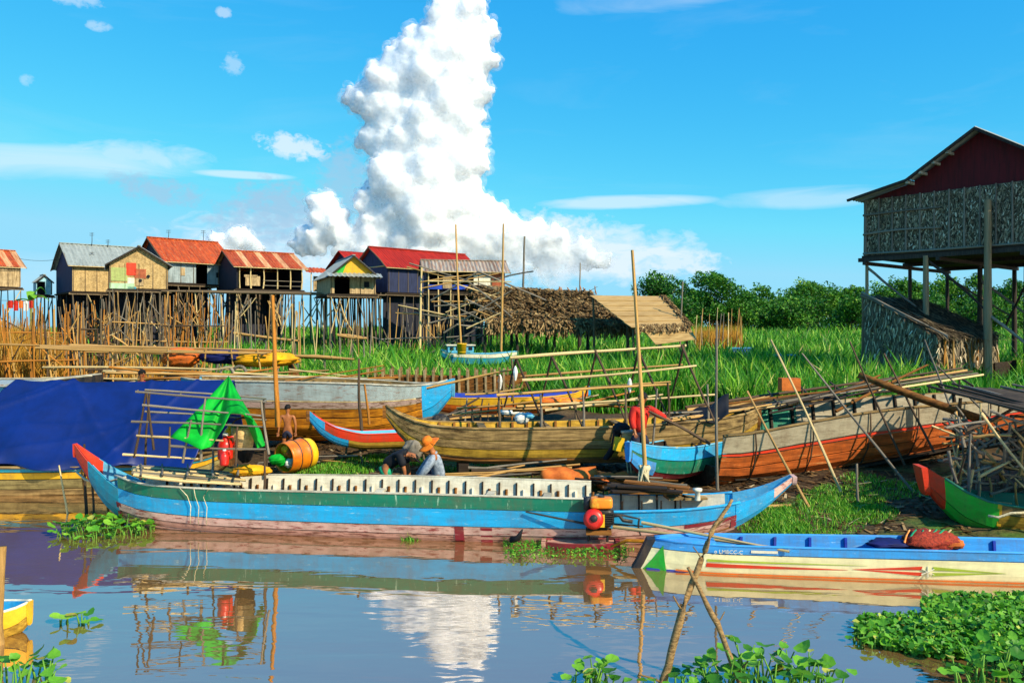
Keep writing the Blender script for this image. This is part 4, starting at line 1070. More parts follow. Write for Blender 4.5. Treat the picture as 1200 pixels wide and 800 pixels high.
def house(label, px, d, rel, w, dep, yf, yw, yr, roof_m, axis='x', nsh=8, front=(), side_m=m_wall_dark, back_m=m_wall_dark, nst=(6, 4), over=.35, gable_m=None,
          name='stilt_house', braces=4, group='stilt houses on the left bank', deck=.0, stilt_m=None, shade_panels=()):
    """px: photo column of the front's middle, d metres away; yf/yw/yr: photo rows of floor, wall top and ridge"""
    az = math.atan((px - CX) / F); a = -az + rad(rel)
    x, y = (px - CX) / F * d, d; zg = gz(x, y)
    T = thing(name, label, 'house', (x, y, zg), a, group)
    Z = lambda row: CH - (row - HY) / F * d - zg
    zf, zw, zr = Z(yf), Z(yw), Z(yr)
    gm_ = gable_m or side_m
    MB().box((0, dep / 2 - deck / 2, zf - .1), (w + .3, dep + .2 + deck, .12)).build('floor', m_dark_wood, T)
    MB().box((0, -deck, zf - .2), (w + .5, .12, .14)).build('floor_beam', m_post, T)
    hw = w / 2
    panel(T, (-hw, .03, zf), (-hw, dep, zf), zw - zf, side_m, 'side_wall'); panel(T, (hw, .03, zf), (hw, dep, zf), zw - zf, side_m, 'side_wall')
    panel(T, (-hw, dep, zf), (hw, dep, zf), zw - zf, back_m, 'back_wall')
    for (f0, f1, g0, g1, m_, nm) in front:
        panel(T, (-hw + w * f0, 0, zf + (zw - zf) * g0), (-hw + w * f1, 0, zf + (zw - zf) * g0), (zw - zf) * (g1 - g0), m_, nm)
    for i in range(int(w / .85) + 1):
        xb = -hw + .06 + (w - .12) * i / int(w / .85)
        if any(-hw + w * f_[0] <= xb + .1 and xb - .1 <= -hw + w * f_[1] and f_[3] - f_[2] > .8 for f_ in front): pole('wall_batten', (xb, -.05, zf), (xb, -.05, zw), .03, m_post, T, straight=True)
    o = over
    if axis == 'x':
        rise = zr - zw; sl = rise / (dep / 2); ez = zw - sl * o + .06
        roof_slope(T, (-hw - o, dep / 2, zr), (hw + o, dep / 2, zr), (hw + o, -o, ez), (-hw - o, -o, ez), nsh, roof_m)
        roof_slope(T, (hw + o, dep / 2, zr + .01), (-hw - o, dep / 2, zr + .01), (-hw - o, dep + o, ez), (hw + o, dep + o, ez), nsh, roof_m)
        for sx in (-hw, hw):
            MB().prism([(sx, 0, zw), (sx, dep, zw), (sx, dep / 2, zr - .05)], (.05 if sx < 0 else -.05, 0, 0)).build('gable', gm_, T)
        for sx in (-hw - o, hw + o):
            for e_ in (-o, dep + o): pole('rafter', (sx, e_, ez - .06), (sx, dep / 2, zr - .06), .05, m_post, T)
        pole('eave_board', (-hw - o, -o, ez - .05), (hw + o, -o, ez - .05), .04, m_bamboo_pale, T)
        MB().box((0, dep / 2, zr + .03), (w + 2 * o, .22, .05)).build('ridge_cap', roof_m[0] if isinstance(roof_m, (list, tuple)) else roof_m, T)
    else:
        rise = zr - zw; sl = rise / hw; ez = zw - sl * o + .06
        roof_slope(T, (0, -o, zr), (0, dep + o, zr), (hw + o, dep + o, ez), (hw + o, -o, ez), nsh, roof_m)
        roof_slope(T, (0, dep + o, zr + .01), (0, -o, zr + .01), (-hw - o, -o, ez), (-hw - o, dep + o, ez), nsh, roof_m)
        for sy, dv in ((0, .05), (dep, -.05)):
            MB().prism([(-hw, sy, zw), (hw, sy, zw), (0, sy, zr - .04)], (0, dv, 0)).build('gable', gm_, T)
        for sx in (-1, 1): MB().tube([(sx * (hw + o), -o, ez - .05), (0, -o, zr - .05)], .06, 4).build('barge_board', m_post_dark, T)
        MB().box((0, dep / 2, zr + .03), (.22, dep + 2 * o, .05)).build('ridge_cap', roof_m[0] if isinstance(roof_m, (list, tuple)) else roof_m, T)
    for (f0, f1, yy, g0_) in shade_panels: panel(T, (-hw + w * f0, dep * yy, zf * g0_), (-hw + w * f1, dep * yy, zf * g0_), zf * (1 - g0_) - .15, m_wall_dark, 'under_house_shade')  # dark panels stand in for the deep shade between the stilts
    nx_, ny_ = nst
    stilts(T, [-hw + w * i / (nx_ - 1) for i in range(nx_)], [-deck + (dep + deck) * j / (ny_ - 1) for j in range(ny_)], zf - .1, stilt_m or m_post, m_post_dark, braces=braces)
    return T, zf, zw, zr
st_ = [m_roof_red, m_roof_red, m_roof_stripe]
# leftmost, cut by the frame
T, *_ = house('tan-walled stilt house with red and cream striped roof cut by the left edge', -42, 66, 14, 8.2, 5, 334, 308, 287, [m_roof_red, m_roof_stripe], 'x', 18,
      [(0, 1, 0, 1, m_wall_tan, 'wall_panel')], m_wall_tan)
# grey roofed
T, zf, zw, zr = house('stilt house with plain grey metal roof and dark end wall', 127, 64, 13, 5.1, 6, 342, 311, 284, m_roof_grey, 'x', 9,
      [(0.0, .5, 0, 1, m_wall_mat, 'wall_panel'), (.72, 1, .35, .5, m_wall_tan, 'rail_board'), (.55, 1, 0, .2, m_wall_dark, 'wall_panel')], m_wall_navy, shade_panels=((.1, 1, .5, .5), (0, 1, .95, 0)))
for (x_, z_, h_) in ((-.6, zr - .1, 1.1), (.6, zr - .1, .6), (-.9, zr - 1.2, .5), (0, zr - 1.6, .5)):
    pole('antenna', (x_, 2.8 if h_ > .55 else 1.4, z_), (x_ + .03, 2.8 if h_ > .55 else 1.4, z_ + h_), .03, m_post_dark, T)
    for k in range(2): pole('antenna_arm', (x_ - .15, 2.8 if h_ > .55 else 1.4, z_ + h_ - .08 - .16 * k), (x_ + .18, 2.8 if h_ > .55 else 1.4, z_ + h_ - .05 - .16 * k), .02, m_post_dark, T)
# woven mat gable
T, zf, zw, zr = house('small stilt house with woven mat gable patched in green, white and red', 163, 57, 2, 3.7, 5, 338, 309, 288.5, m_roof_grey, 'y', 6,
      [(0, 1, 0, 1, m_wall_mat, 'wall_panel')], m_wall_dark, over=.3, gable_m=m_wall_mat, nst=(8, 4), braces=6, shade_panels=((0, 1, .95, .1),))
for (f0, f1, g0, g1, m_) in ((.02, .3, .28, .82, paint('patch_olive', '#a8b468')), (.28, .45, .52, 1.02, p_red), (.42, .62, .4, .78, m_wall_brick), (.3, .42, .2, .42, p_white),
                             (.0, .42, -.02, .2, paint('patch_pale_green', '#b8e0b0')), (.3, .45, -.1, .06, p_tealblue), (.44, .58, .12, .42, m_wall_tan)):
    panel(T, (-1.85 + 3.7 * f0, -.05, zf + (zw - zf) * g0), (-1.85 + 3.7 * f1, -.05, zf + (zw - zf) * g0), (zw - zf) * (g1 - g0), m_, 'patch_board', .03)
for (f, g_) in ((.66, .5), (.52, .32)):
    MB().lathe([(0, .05), (.11, .05), (.11, 0)], (-1.85 + 3.7 * f, -.07, zf + (zw - zf) * g_), Matrix.Rotation(rad(90), 3, 'X'), 10).build('wall_hole', m_dark_cloth, T)
# red roof, grey sheet wall
T, zf, zw, zr = house('stilt house with the highest red metal roof and grey sheet wall', 234, 63, 22, 5.0, 6.5, 332, 306.5, 277, m_roof_red, 'x', 10,
      [(0, .44, 0, 1, m_wall_metal, 'wall_panel'), (.62, 1, -.1, 1, m_wall_metal, 'wall_panel')], m_wall_dark, nst=(7, 4), braces=7, shade_panels=((0, .45, .6, .45), (.55, .9, .5, .2), (0, 1, .97, 0)))
panel(T, (-1.5, -.04, zf + .55), (-1.15, -.04, zf + .55), .6, m_wall_tan, 'shutter'); panel(T, (1.3, -.04, zf + .5), (1.75, -.04, zf + .5), .4, m_dark_cloth, 'window')
for (x_, h_) in ((-1.2, .7), (1.6, .9)):
    pole('antenna', (x_, 3.25, zr), (x_ + .05, 3.25, zr + h_), .025, m_post_dark, T)
    for k in range(2): pole('antenna_arm', (x_ - .16, 3.25, zr + h_ - .06 - .15 * k), (x_ + .2, 3.25, zr + h_ - .03 - .15 * k), .018, m_post_dark, T)
# second red roof with porch
T, zf, zw, zr = house('stilt house with lower red striped roof and open porch', 317, 61, 17, 4.9, 6, 338.5, 312.5, 291.5, st_, 'x', 12,
      [(.12, .34, .12, .55, m_wall_tan, 'rail_board'), (.1, .3, .5, .6, m_wall_tan, 'rail_board')], m_wall_dark, nst=(7, 4), braces=7, shade_panels=((0, .62, .5, .1), (.62, 1, .9, .3)))
for f in (.03, .2, .38, .6, .8, .98): pole('porch_post', (-2.45 + 4.9 * f, -.1, zf), (-2.45 + 4.9 * f, -.1, zw), .06, m_bamboo_pale, T)
for z_ in (.25, .6): pole('porch_rail', (-.6, -.12, zf + z_), (2.45, -.12, zf + z_), .035, m_bamboo_grey, T)
roof_slope(T, (2.6, .6, zw + .12), (4.4, .6, zw + .12), (4.4, -.6, zw - .35), (2.6, -.6, zw - .35), 3, m_roof_red)
for x_ in (3.0, 4.3): pole('porch_post', (x_, -.4, -.3), (x_, -.4, zw - .3), .06, m_bamboo_pale, T)
panel(T, (3.4, .2, zf - .1), (4.4, .2, zf - .1), 1.2, m_wall_tan)
# small yellow gable
T, zf, zw, zr = house('small stilt house with yellow and green painted gable and tan wall', 414, 56, 12, 3.1, 5.5, 344, 322, 299.5, m_roof_grey, 'y', 6,
      [(.42, 1, 0, 1, m_wall_tan, 'wall_panel'), (0, .08, 0, 1, m_wall_tan, 'wall_panel')], m_wall_tan, over=.3, gable_m=p_yellow, nst=(6, 4), braces=7)
MB().prism([(-1.5, -.03, zw + .06), (-.75, -.03, zw + .06), (-.45, -.03, zw + .8), (-.62, -.03, zw + .85)], (0, -.02, 0)).build('green_gable_board', p_green, T)
roof_slope(T, (-1.9, -.05, zw + .12), (1.9, -.05, zw + .12), (2.05, -.95, zw - .18), (-2.05, -.95, zw - .18), 6, m_roof_grey, 'awning_sheet')
panel(T, (.75, -.04, zf + .45), (1.1, -.04, zf + .45), .4, m_dark_cloth, 'window')
# big dark house with crimson double roof
T, zf, zw, zr = house('large dark stilt house with crimson double-gabled roof', 510, 62, 37, 8.6, 4.2, 344, 314, 291.5, m_roof_red2, 'x', 10, [(0, .5, 0, 1, m_wall_navy, 'wall_panel')], m_wall_navy, nst=(7, 3), braces=5, stilt_m=m_post_dark, shade_panels=((0, 1, .15, .0),))
off = 4.3
roof_slope(T, (-4.65, off + 2.1, zr), (4.65, off + 2.1, zr), (4.65, off - .1, zw), (-4.65, off - .1, zw), 10, m_roof_red2)
roof_slope(T, (4.65, off + 2.1, zr + .01), (-4.65, off + 2.1, zr + .01), (-4.65, off + 4.5, zw - .1), (4.65, off + 4.5, zw - .1), 10, m_roof_red2)
for sx in (-4.3, 4.3):
    MB().prism([(sx, off, zw), (sx, off + 4.2, zw), (sx, off + 2.1, zr - .05)], (.05, 0, 0)).build('gable', m_wall_navy, T)
    panel(T, (sx, off, zf), (sx, off + 4.2, zf), zw - zf, m_wall_navy, 'side_wall')
MB().box((0, off + 2.1, zf - .1), (8.8, 4.4, .12)).build('floor', m_dark_wood, T)
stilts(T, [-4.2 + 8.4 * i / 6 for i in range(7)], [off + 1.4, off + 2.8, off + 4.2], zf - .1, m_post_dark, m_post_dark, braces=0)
for k, (za, xa) in enumerate(((zw - .05, -4.38), (zw + .02, -4.40))): pole('gable_beam', (xa, 0 if k == 0 else 4.3, za), (xa, 4.2 if k == 0 else 8.4, za), .06, m_bamboo_pale, T)
# its lean-to porch with a rusty sheet roof
T, zf, zw, zr = house('low porch hut with rusty sheet roof, white panel and brick-red wall', 546, 54, 6, 5.2, 3.2, 341, 317, 303, m_roof_rust, 'x', 8,
      [(.6, .82, .1, 1, p_white, 'wall_panel'), (.84, 1, -.05, 1, m_wall_brick, 'wall_panel'), (.6, .84, -.25, .08, m_wall_brick, 'wall_panel')], m_wall_dark, nst=(7, 3), braces=6, shade_panels=((0, .8, .95, .1),))
for f in (.02, .14, .3): pole('porch_post', (-2.6 + 5.2 * f, -.1, -.2), (-2.6 + 5.2 * f, -.1, zw), .06, m_bamboo_pale, T)
panel(T, (-1.55, -.2, zf + .15), (-.95, -.2, zf + .15), .75, m_wall_tan, 'hanging_board'); panel(T, (-2.5, -.12, zf + .1), (.4, -.12, zf + .1), .3, m_plastic_blue, 'blue_rail_cloth')
for i in range(9): pole('bamboo_screen_pole', (-2.6 + i * .22, -.3, -.3), (-2.6 + i * .22, -.3, zf * .52), .05, m_bamboo, T)
# walkway of planks joining the houses
T = thing('plank_walkway', 'long plank walkway on crooked stilts joining the red-roofed houses', 'walkway', (W(315, 342, 58).x, 58, gz(W(315, 342, 58).x, 58)), 0)
for j in range(5): pole('deck_pole', loc_in(T, W(188, 341, 57.6 + .35 * j)), loc_in(T, W(452, 346, 57.6 + .35 * j)), .07, m_post, T)
for i in range(34):
    px = 190 + i * 7.8 + R.uniform(-2, 2); q = W(px, 343, 57.5 + R.uniform(0, 1.8)); pole('stilt', loc_in(T, (q.x + R.uniform(-.5, .5), q.y, gz(q.x, q.y) - .2)), loc_in(T, q), R.uniform(.04, .08), R.choice([m_post, m_bamboo_grey, m_bamboo_dark, m_bamboo_pale]), T)
for i in range(16):
    px = R.uniform(195, 440); q0, q1 = W(px, R.uniform(368, 392), 57.4), W(px + R.choice([-1, 1]) * R.uniform(12, 26), R.uniform(343, 356), 57.4); pole('brace', loc_in(T, q0), loc_in(T, q1), .045, R.choice([m_bamboo_pale, m_bamboo_grey, m_bamboo]), T)
# little pale blue shed
T, *_ = house('tiny pale blue shed on thin stilts beside the banana plant', 52, 66, 10, 1.1, 1.3, 345, 330, 322, m_roof_grey, 'y', 2,
      [(0.55, 1, 0, 1, m_wall_blue, 'wall_panel')], m_wall_blue, nst=(3, 2), braces=1, over=.12, gable_m=m_wall_blue, name='stilt_shed')

# ------------------------------------------------------------------ thatched long shed and mat roof
def thatch_slope(T, a, b, c, d, dens, m=None, blade=.55, wid=.07, base_m=None, name='thatch', tilt=.12, rmean=.45):
    """a->b ridge, d->c eave; a solid bed with layers of leaf blades lying down the slope"""
    a, b, c, d = map(Vector, (a, b, c, d)); nrm = (b - a).cross(d - a).normalized()
    if nrm.z < 0: nrm = -nrm
    MB().grid(lambda u, v: a.lerp(b, u).lerp(d.lerp(c, u), v) + nrm * (.05 * math.sin(u * 23) * math.sin(v * 9)), 20, 8, .06, -nrm).build('thatch_bed', base_m or m_thatch_base, T)
    N = int(dens); U, Vv = NR.random(N), NR.random(N)
    A_, B_, C_, D_ = (np.array(q) for q in (a, b, c, d))
    P = (A_ * (1 - U)[:, None] + B_ * U[:, None]) * (1 - Vv)[:, None] + (D_ * (1 - U)[:, None] + C_ * U[:, None]) * Vv[:, None]
    dn = (D_ - A_); dn /= np.linalg.norm(dn); n_ = np.array(nrm); sx = np.cross(n_, dn)
    P = P + n_ * NR.uniform(.02, .1, N)[:, None]
    an = NR.normal(0, .32, N); L_ = blade * NR.uniform(.5, 1.3, N)
    dirv = dn * np.cos(an)[:, None] + sx * np.sin(an)[:, None] + n_ * (tilt * NR.normal(0, 1, N))[:, None]
    wv = sx * np.cos(an)[:, None] - dn * np.sin(an)[:, None]; wv = wv * (wid * NR.uniform(.6, 1.4, N) / 2)[:, None]
    Q = P + dirv * L_[:, None]
    V = np.stack([P - wv, P + wv, Q + wv * .5, Q - wv * .5], 1).reshape(-1, 3); k = np.arange(N) * 4
    o = link(name, np_mesh(name, V, np.stack([k, k + 1, k + 2, k + 3], 1), None, np.repeat(np.clip(NR.normal(rmean, .22, N), 0, 1), 4), m or m_thatch), T)
    tag(o, kind='stuff'); return o
d1 = 46.0
zg = gz(0, d1); T = thing('thatched_shed', 'long open shed under a ragged brown palm-thatch roof', 'shed', (W(640, 400, d1).x, d1, zg), 0)
def L(px, py, d): return loc_in(T, W(px, py, d))
thatch_slope(T, L(548, 334, 49), L(690, 342, 49), L(742, 381, 44), L(572, 377, 44), 6500, blade=.8, wid=.10, tilt=.22)
thatch_slope(T, L(690, 342, 49.1), L(548, 334, 49.1), L(552, 372, 54), L(690, 376, 54), 1500, blade=.8, wid=.10)
thatch_slope(T, L(572, 372, 44), L(742, 378, 44), L(744, 387, 43.8), L(570, 385, 43.8), 900, blade=.5, wid=.10, tilt=.4)
for (px, d) in ((570, 44.2), (604, 44.2), (617, 44.2), (650, 44.2), (690, 44.2), (735, 44.2), (560, 48), (600, 49), (640, 49), (680, 49), (560, 53.5), (620, 53.5), (680, 53.5)):
    py = 378 if d < 45 else (348 if d < 50 else 376)
    q = L(px, py, d); x_, y_ = W(px, py, d).x, d; pole('post', (q.x, q.y, gz(x_, y_) - zg - .2), q, .11, m_post_dark, T)
for k in range(22):                                   # broken roof poles sticking out at the left end
    px, py = R.uniform(500, 600), R.uniform(318, 392); a = R.uniform(-.5, .5); ln = R.uniform(20, 55); d = R.uniform(43.5, 48)
    pole('roof_pole', L(px - ln * math.cos(a), py + ln * math.sin(a), d), L(px + ln * math.cos(a), py - ln * math.sin(a), d + R.uniform(-1, 1)), .045, R.choice([m_bamboo_grey, m_bamboo, m_bamboo_pale]), T)
for (p0, p1) in (((505, 352), (560, 318)), ((520, 390), (600, 340)), ((548, 330), (600, 372)), ((545, 350), (640, 392)), ((560, 318), (640, 352)), ((575, 330), (625, 318))):
    pole('roof_pole', L(*p0, 45), L(*p1, 44), .06, m_bamboo_grey, T)
for i in range(12): pole('ridge_stick', L(655 + i * 4, 345, 48.8), L(652 + i * 4 + R.uniform(-4, 4), R.uniform(334, 340), 48.8), .04, m_bamboo_orange, T)
d2 = 40.0
T = thing('mat_roof_shelter', 'low shelter under a smooth tan mat roof right of the thatch', 'shelter', (W(752, 400, d2).x, d2, gz(6, d2)), 0)
for i in range(6):
    u0, u1 = i / 6, (i + 1) / 6
    q = [Vector(L(691 + (772 - 691) * 0, 345, 43)), None]
    a, b, c, d = L(691, 346, 43.5), L(776, 347, 43.5), L(806, 381, 39.5), L(738, 383, 39.5)
    f = lambda u, v: a.lerp(b, u).lerp(d.lerp(c, u), u0 + (u1 - u0 + .03) * v) + Vector((0, -.04, .05 * v))
    MB().grid(f, 10, 2, .03).build('mat_strip', m_matroof, T)
a, b, c, d = L(752, 384, 39.4), L(808, 382, 39.4), L(816, 397, 38.6), L(768, 403, 38.6)
MB().grid(lambda u, v: a.lerp(b, u).lerp(d.lerp(c, u), v), 8, 3, .03).build('mat_strip', m_matroof, T)
thatch_slope(T, L(745, 381, 39.6), L(808, 379, 39.6), L(808, 386, 39.2), L(745, 388, 39.2), 420, blade=.3, wid=.06)
thatch_slope(T, L(774, 346, 43.4), L(780, 347, 43.6), L(811, 381, 39.4), L(804, 382, 39.4), 300, blade=.3, wid=.06)
for (px, py, d) in ((742, 385, 39.6), (775, 385, 39.6), (804, 384, 39.6), (695, 350, 43.3), (735, 350, 43.3), (772, 350, 43.3)):
    q = L(px, py, d); pole('post', (q.x, q.y, gz(W(px, py, d).x, d) - T.location.z - .2), q, .08, m_post, T)
pole('brace', L(753, 384, 39.3), L(780, 410, 39), .07, m_bamboo_pale, T)

# ------------------------------------------------------------------ the tall stilt house on the right
th = rad(-50); P0 = W(1016, 298, 34)
zg = gz(P0.x, P0.y)
T = thing('tall_stilt_house', 'tall stilt house with palm-leaf walls, maroon gable and grey roof on the right', 'house', (P0.x, P0.y, zg), th)
WD, DP = 8.8, 8.0
zf, zw = 6.65 - zg, 8.95 - zg
prof = [(-.55, 8.97 - zg), (1.88, 9.48 - zg), (4.4, 11.06 - zg), (6.92, 9.48 - zg), (9.35, 8.97 - zg)]
MB().box((WD / 2, DP / 2, zf - .08), (WD + .3, DP + .3, .1)).build('floor', m_dark_wood, T)
for y_ in (-.1, DP / 2, DP): MB().box((WD / 2, y_, zf - .2), (WD + .6, .14, .16)).build('floor_beam', m_post_dark, T)
for x_ in (0, WD / 3, WD * 2 / 3, WD): MB().box((x_, DP / 2, zf - .35), (.14, DP + .5, .14)).build('floor_joist', m_post_dark, T)
MB().prism([(p_[0] if 0 <= p_[0] <= WD else (0 if p_[0] < 0 else WD), 0, p_[1] - .05) for p_ in prof] + [(WD, 0, zw - .02), (0, 0, zw - .02)], (0, .05, 0)).build('gable', m_wall_maroon, T)
MB().prism([(p_[0] if 0 <= p_[0] <= WD else (0 if p_[0] < 0 else WD), DP, p_[1] - .05) for p_ in prof] + [(WD, DP, zw - .02), (0, DP, zw - .02)], (0, -.05, 0)).build('gable', m_wall_maroon, T)
for i in range(4):
    a, b = prof[i], prof[i + 1]; up_, dn_ = (b, a) if b[1] > a[1] else (a, b)
    o = .02 * (i in (0, 3))
    if i < 2: roof_slope(T, (up_[0], DP + .6, up_[1] + .04 - o), (up_[0], -.6, up_[1] + .04 - o), (dn_[0], -.6, dn_[1] + .04 - o), (dn_[0], DP + .6, dn_[1] + .04 - o), 10, m_roof_grey)
    else: roof_slope(T, (up_[0], -.6, up_[1] + .04 - o), (up_[0], DP + .6, up_[1] + .04 - o), (dn_[0], DP + .6, dn_[1] + .04 - o), (dn_[0], -.6, dn_[1] + .04 - o), 10, m_roof_grey)
    for yy in (-.6, DP + .6): MB().tube([(a[0], yy, a[1] - .03), (b[0], yy, b[1] - .03)], .07, 4).build('barge_board', m_post_dark, T)
for i in range(4):
    x_ = .3 + i * .5; z_ = np.interp(x_ + 1.6, [q[0] for q in prof], [q[1] for q in prof]) - .12
    MB().box((x_ + 1.6, -.3, z_), (.1, .6, .1)).build('purlin_end', m_pale_plank, T)
def leaf_wall(T, a, b, z0_, z1_, n_, dens):
    a, b = Vector((*a, 0)), Vector((*b, 0)); d = (b - a); ln = d.length; d.normalize(); nr_ = Vector((d.y, -d.x, 0))
    panel(T, (a.x, a.y, z0_), (b.x, b.y, z0_), z1_ - z0_, m_leafwall_base, 'wall_panel', .06)
    N = dens; u = NR.random(N) * ln; v = z0_ + NR.random(N) * (z1_ - z0_)
    P = np.array(a)[None, :] * np.array([1, 1, 0]) + np.array(d)[None, :] * u[:, None] + np.array(nr_)[None, :] * NR.uniform(.035, .08, N)[:, None]; P[:, 2] = v
    L_ = NR.uniform(.07, .18, N); wv = np.array(d)[None, :] * (NR.uniform(.015, .034, N) / 1.0)[:, None]
    Q = P + np.array([0, 0, -1.0])[None, :] * L_[:, None] + np.array(d)[None, :] * (NR.normal(0, .05, N))[:, None] + np.array(nr_)[None, :] * NR.uniform(-.02, .05, N)[:, None]
    V = np.stack([P - wv, P + wv, Q + wv * .4, Q - wv * .4], 1).reshape(-1, 3); k = np.arange(N) * 4
    o = link('palm_leaves', np_mesh('palm_leaves', V, np.stack([k, k + 1, k + 2, k + 3], 1), None, np.repeat(np.clip(NR.normal(.45, .3, N), 0, 1), 4), m_leafwall), T); tag(o, kind='stuff')
    for i in range(n_ + 1):
        q = a + d * (ln * i / n_) + nr_ * .1; pole('batten', (q.x, q.y, z0_ - .05), (q.x, q.y, z1_ + .02), .045, m_bamboo_grey, T, straight=True)
leaf_wall(T, (0, 0), (WD, 0), zf, zw, 16, 7000)
leaf_wall(T, (0, DP), (0, 0), zf, zw, 10, 1500); leaf_wall(T, (WD, 0), (WD, DP), zf, zw, 10, 1500)
panel(T, (0, DP, zf), (WD, DP, zf), zw - zf, m_leafwall_base, 'back_wall')
for z_ in (zf + .05, zf + .85, zf + 1.65): pole('wall_rail', (-.1, -.13, z_), (3.0 if z_ > zf + .1 else WD, -.13, z_), .05, m_bamboo_grey, T)
for (x_, y_, r_) in ((0, 0, .10), (2.45, -.15, .15), (4.75, -.3, .17), (6.4, -.2, .16), (8.7, -.1, .15), (0, 4, .11), (2.9, 4, .13), (5.2, 4, .12), (8.7, 4, .13), (0, 8, .11), (2.9, 8, .13), (5.8, 8, .13), (8.7, 8, .13), (1.5, 8, .1), (4.3, 8, .1), (7.2, 4, .12), (4.0, 6, .12)):
    wp = mof(T) @ Vector((x_, y_, 0)); top = zf - .2 + (1.9 if (x_, y_) == (4.75, -.3) else 0)
    pole('post', (x_, y_, gz(wp.x, wp.y) - zg - .3), (x_, y_, top), r_, m_post_lit if y_ < 1 else m_post_dark, T, straight=True)  # front posts coloured as sunlit, those behind as shaded
for (a_, b_) in (((0, 0, zf - .5), (1.8, .5, zf - 2.2)), ((2.5, -.1, zf - .4), (5.0, .4, 2.6)), ((4.8, -.3, zf - 2.6), (7.0, -.2, .9)), ((6.4, 0, zf - .4), (4.2, 3, zf - 3)),
                 ((4.8, 3.9, zf - .5), (7.4, 4, zf - 2.6)), ((7.2, 3.9, zf - .5), (5.0, 4, zf - 2.6)), ((5.6, 0, .4), (7.4, .3, 2.2)), ((2.9, 4, zf - 1), (5.2, 4, zf - 3)), ((4.75, -.2, 2.4), (3, 1, .8)), ((0, 8, zf - .6), (2.9, 8, zf - 2.6)), ((6.4, -.1, 3.5), (8.4, 0, .3))):
    pole('brace', a_, b_, .06, R.choice([m_post, m_post_dark, m_bamboo_grey]), T)

# thatched hut beneath it
zg = gz(14, 31)
T = thing('thatched_hut', 'low thatched hut standing under the tall stilt house', 'hut', (14.2, 31, zg), 0)
H0, H1, H2, H3 = W(1012, 346, 33), W(1098, 394, 29.5), W(1170, 392, 31.5), W(1085, 352, 35.5)
l0, l1, l2, l3 = (loc_in(T, q) for q in (H0, H1, H2, H3))
thatch_slope(T, l0, l3, l2, l1, 1800, blade=.6, wid=.07, m=m_leafwall, rmean=.2)
def leafquad(T, a, b, c, d, dens, rm=.5):
    """vertical leaf wall with free corners a,b along the top and d,c along the foot"""
    MB().grid(lambda u, v: Vector(a).lerp(Vector(b), u).lerp(Vector(d).lerp(Vector(c), u), v), 10, 4, .06, (0, 1, 0)).build('wall_panel', m_leafwall_base, T)
    A_, B_, C_, D_ = (np.array(q) for q in (a, b, c, d)); N = dens; U, Vv = NR.random(N), NR.random(N)
    P = (A_ * (1 - U)[:, None] + B_ * U[:, None]) * (1 - Vv)[:, None] + (D_ * (1 - U)[:, None] + C_ * U[:, None]) * Vv[:, None]
    P[:, 1] -= NR.uniform(.03, .12, N); L_ = NR.uniform(.12, .34, N)
    dx = (B_ - A_); dx[2] = 0; dx /= np.linalg.norm(dx); wv = dx[None, :] * NR.uniform(.02, .05, N)[:, None]
    Q = P + np.stack([NR.normal(0, .08, N), -NR.uniform(0, .06, N), -L_], 1)
    V = np.stack([P - wv, P + wv, Q + wv * .4, Q - wv * .4], 1).reshape(-1, 3); k = np.arange(N) * 4
    tag(link('palm_leaves', np_mesh('palm_leaves', V, np.stack([k, k + 1, k + 2, k + 3], 1), None, np.repeat(np.clip(NR.normal(rm, .28, N), 0, 1), 4), m_leafwall), T), kind='stuff')
leafquad(T, l0, l1, (l1.x, l1.y, -.2), (l0.x, l0.y, -.2), 900, .55)
leafquad(T, l1, l2, (l2.x, l2.y, -.2), (l1.x, l1.y, -.2), 420, .6)
for k in range(3): pole('rake_pole', l0 + Vector((-.15, -.1 - .05 * k, .06 * k)), l1 + Vector((.35, -.1, .06 * k - .1)), .05, m_bamboo_grey, T)
for q in (l0, l1, l2, l3): pole('corner_post', (q.x, q.y + .05, -.3), (q.x, q.y + .05, q.z), .08, m_post, T)
for k in range(12):
    u_ = R.random(); q = l1.lerp(l2, u_); pole('wall_stick', (q.x + R.uniform(-.3, .3), q.y - .12, -.2), (q.x + R.uniform(-.2, .2), q.y - .1, q.z - .05), .045, R.choice([m_bamboo_orange, m_post, m_bamboo]), T)
# ------------------------------------------------------------------ frames, covers and gear
# pole cage over the bow of the long boat
T = thing('pole_cage', 'grey open pole cage standing over the bow end of the long boat', 'frame', W(235, 560, 14.6), 0)
def cg(name, a, b, r=.03, m=m_bamboo_grey): pole(name, W(*a), W(*b), r * .72, m, T, world=True)
fd, bd = 14.05, 15.1
for (a, b) in (((159, 459, fd), (312, 471, fd)), ((167, 474, fd), (308, 487, fd)), ((154, 494, fd), (310, 500, fd)), ((160, 510, fd), (262, 516, fd)), ((144, 532, fd), (232, 537, fd)), ((200, 522, fd), (312, 526, fd))):
    cg('rail', a, b, .032, m_bamboo_grey if b[0] > 300 else m_bamboo_pale)
for (a, b) in (((170, 457, bd), (312, 467, bd)), ((170, 482, bd), (312, 492, bd)), ((165, 512, bd), (312, 518, bd))): cg('rail', a, b, .03)
for (a, b) in (((157, 536, fd), (171, 460, fd)), ((180, 527, fd), (172, 460, fd)), ((236, 540, fd), (241, 466, fd)), ((214, 542, fd), (224, 492, fd)), ((315, 532, fd), (306, 470, fd)), ((276, 545, fd), (278, 500, fd)), ((198, 535, fd), (199, 500, fd)),
               ((170, 548, bd), (176, 458, bd)), ((250, 552, bd), (252, 463, bd)), ((313, 556, bd), (309, 468, bd)), ((310, 575, fd), (310, 528, fd))):
    cg('upright', a, b, .034, R.choice([m_bamboo_grey, m_bamboo_dark]))
for (px, py) in ((160, 459), (210, 463), (260, 467), (310, 471)): cg('cross_rail', (px, py, fd), (px + 2, py - 2, bd), .028)
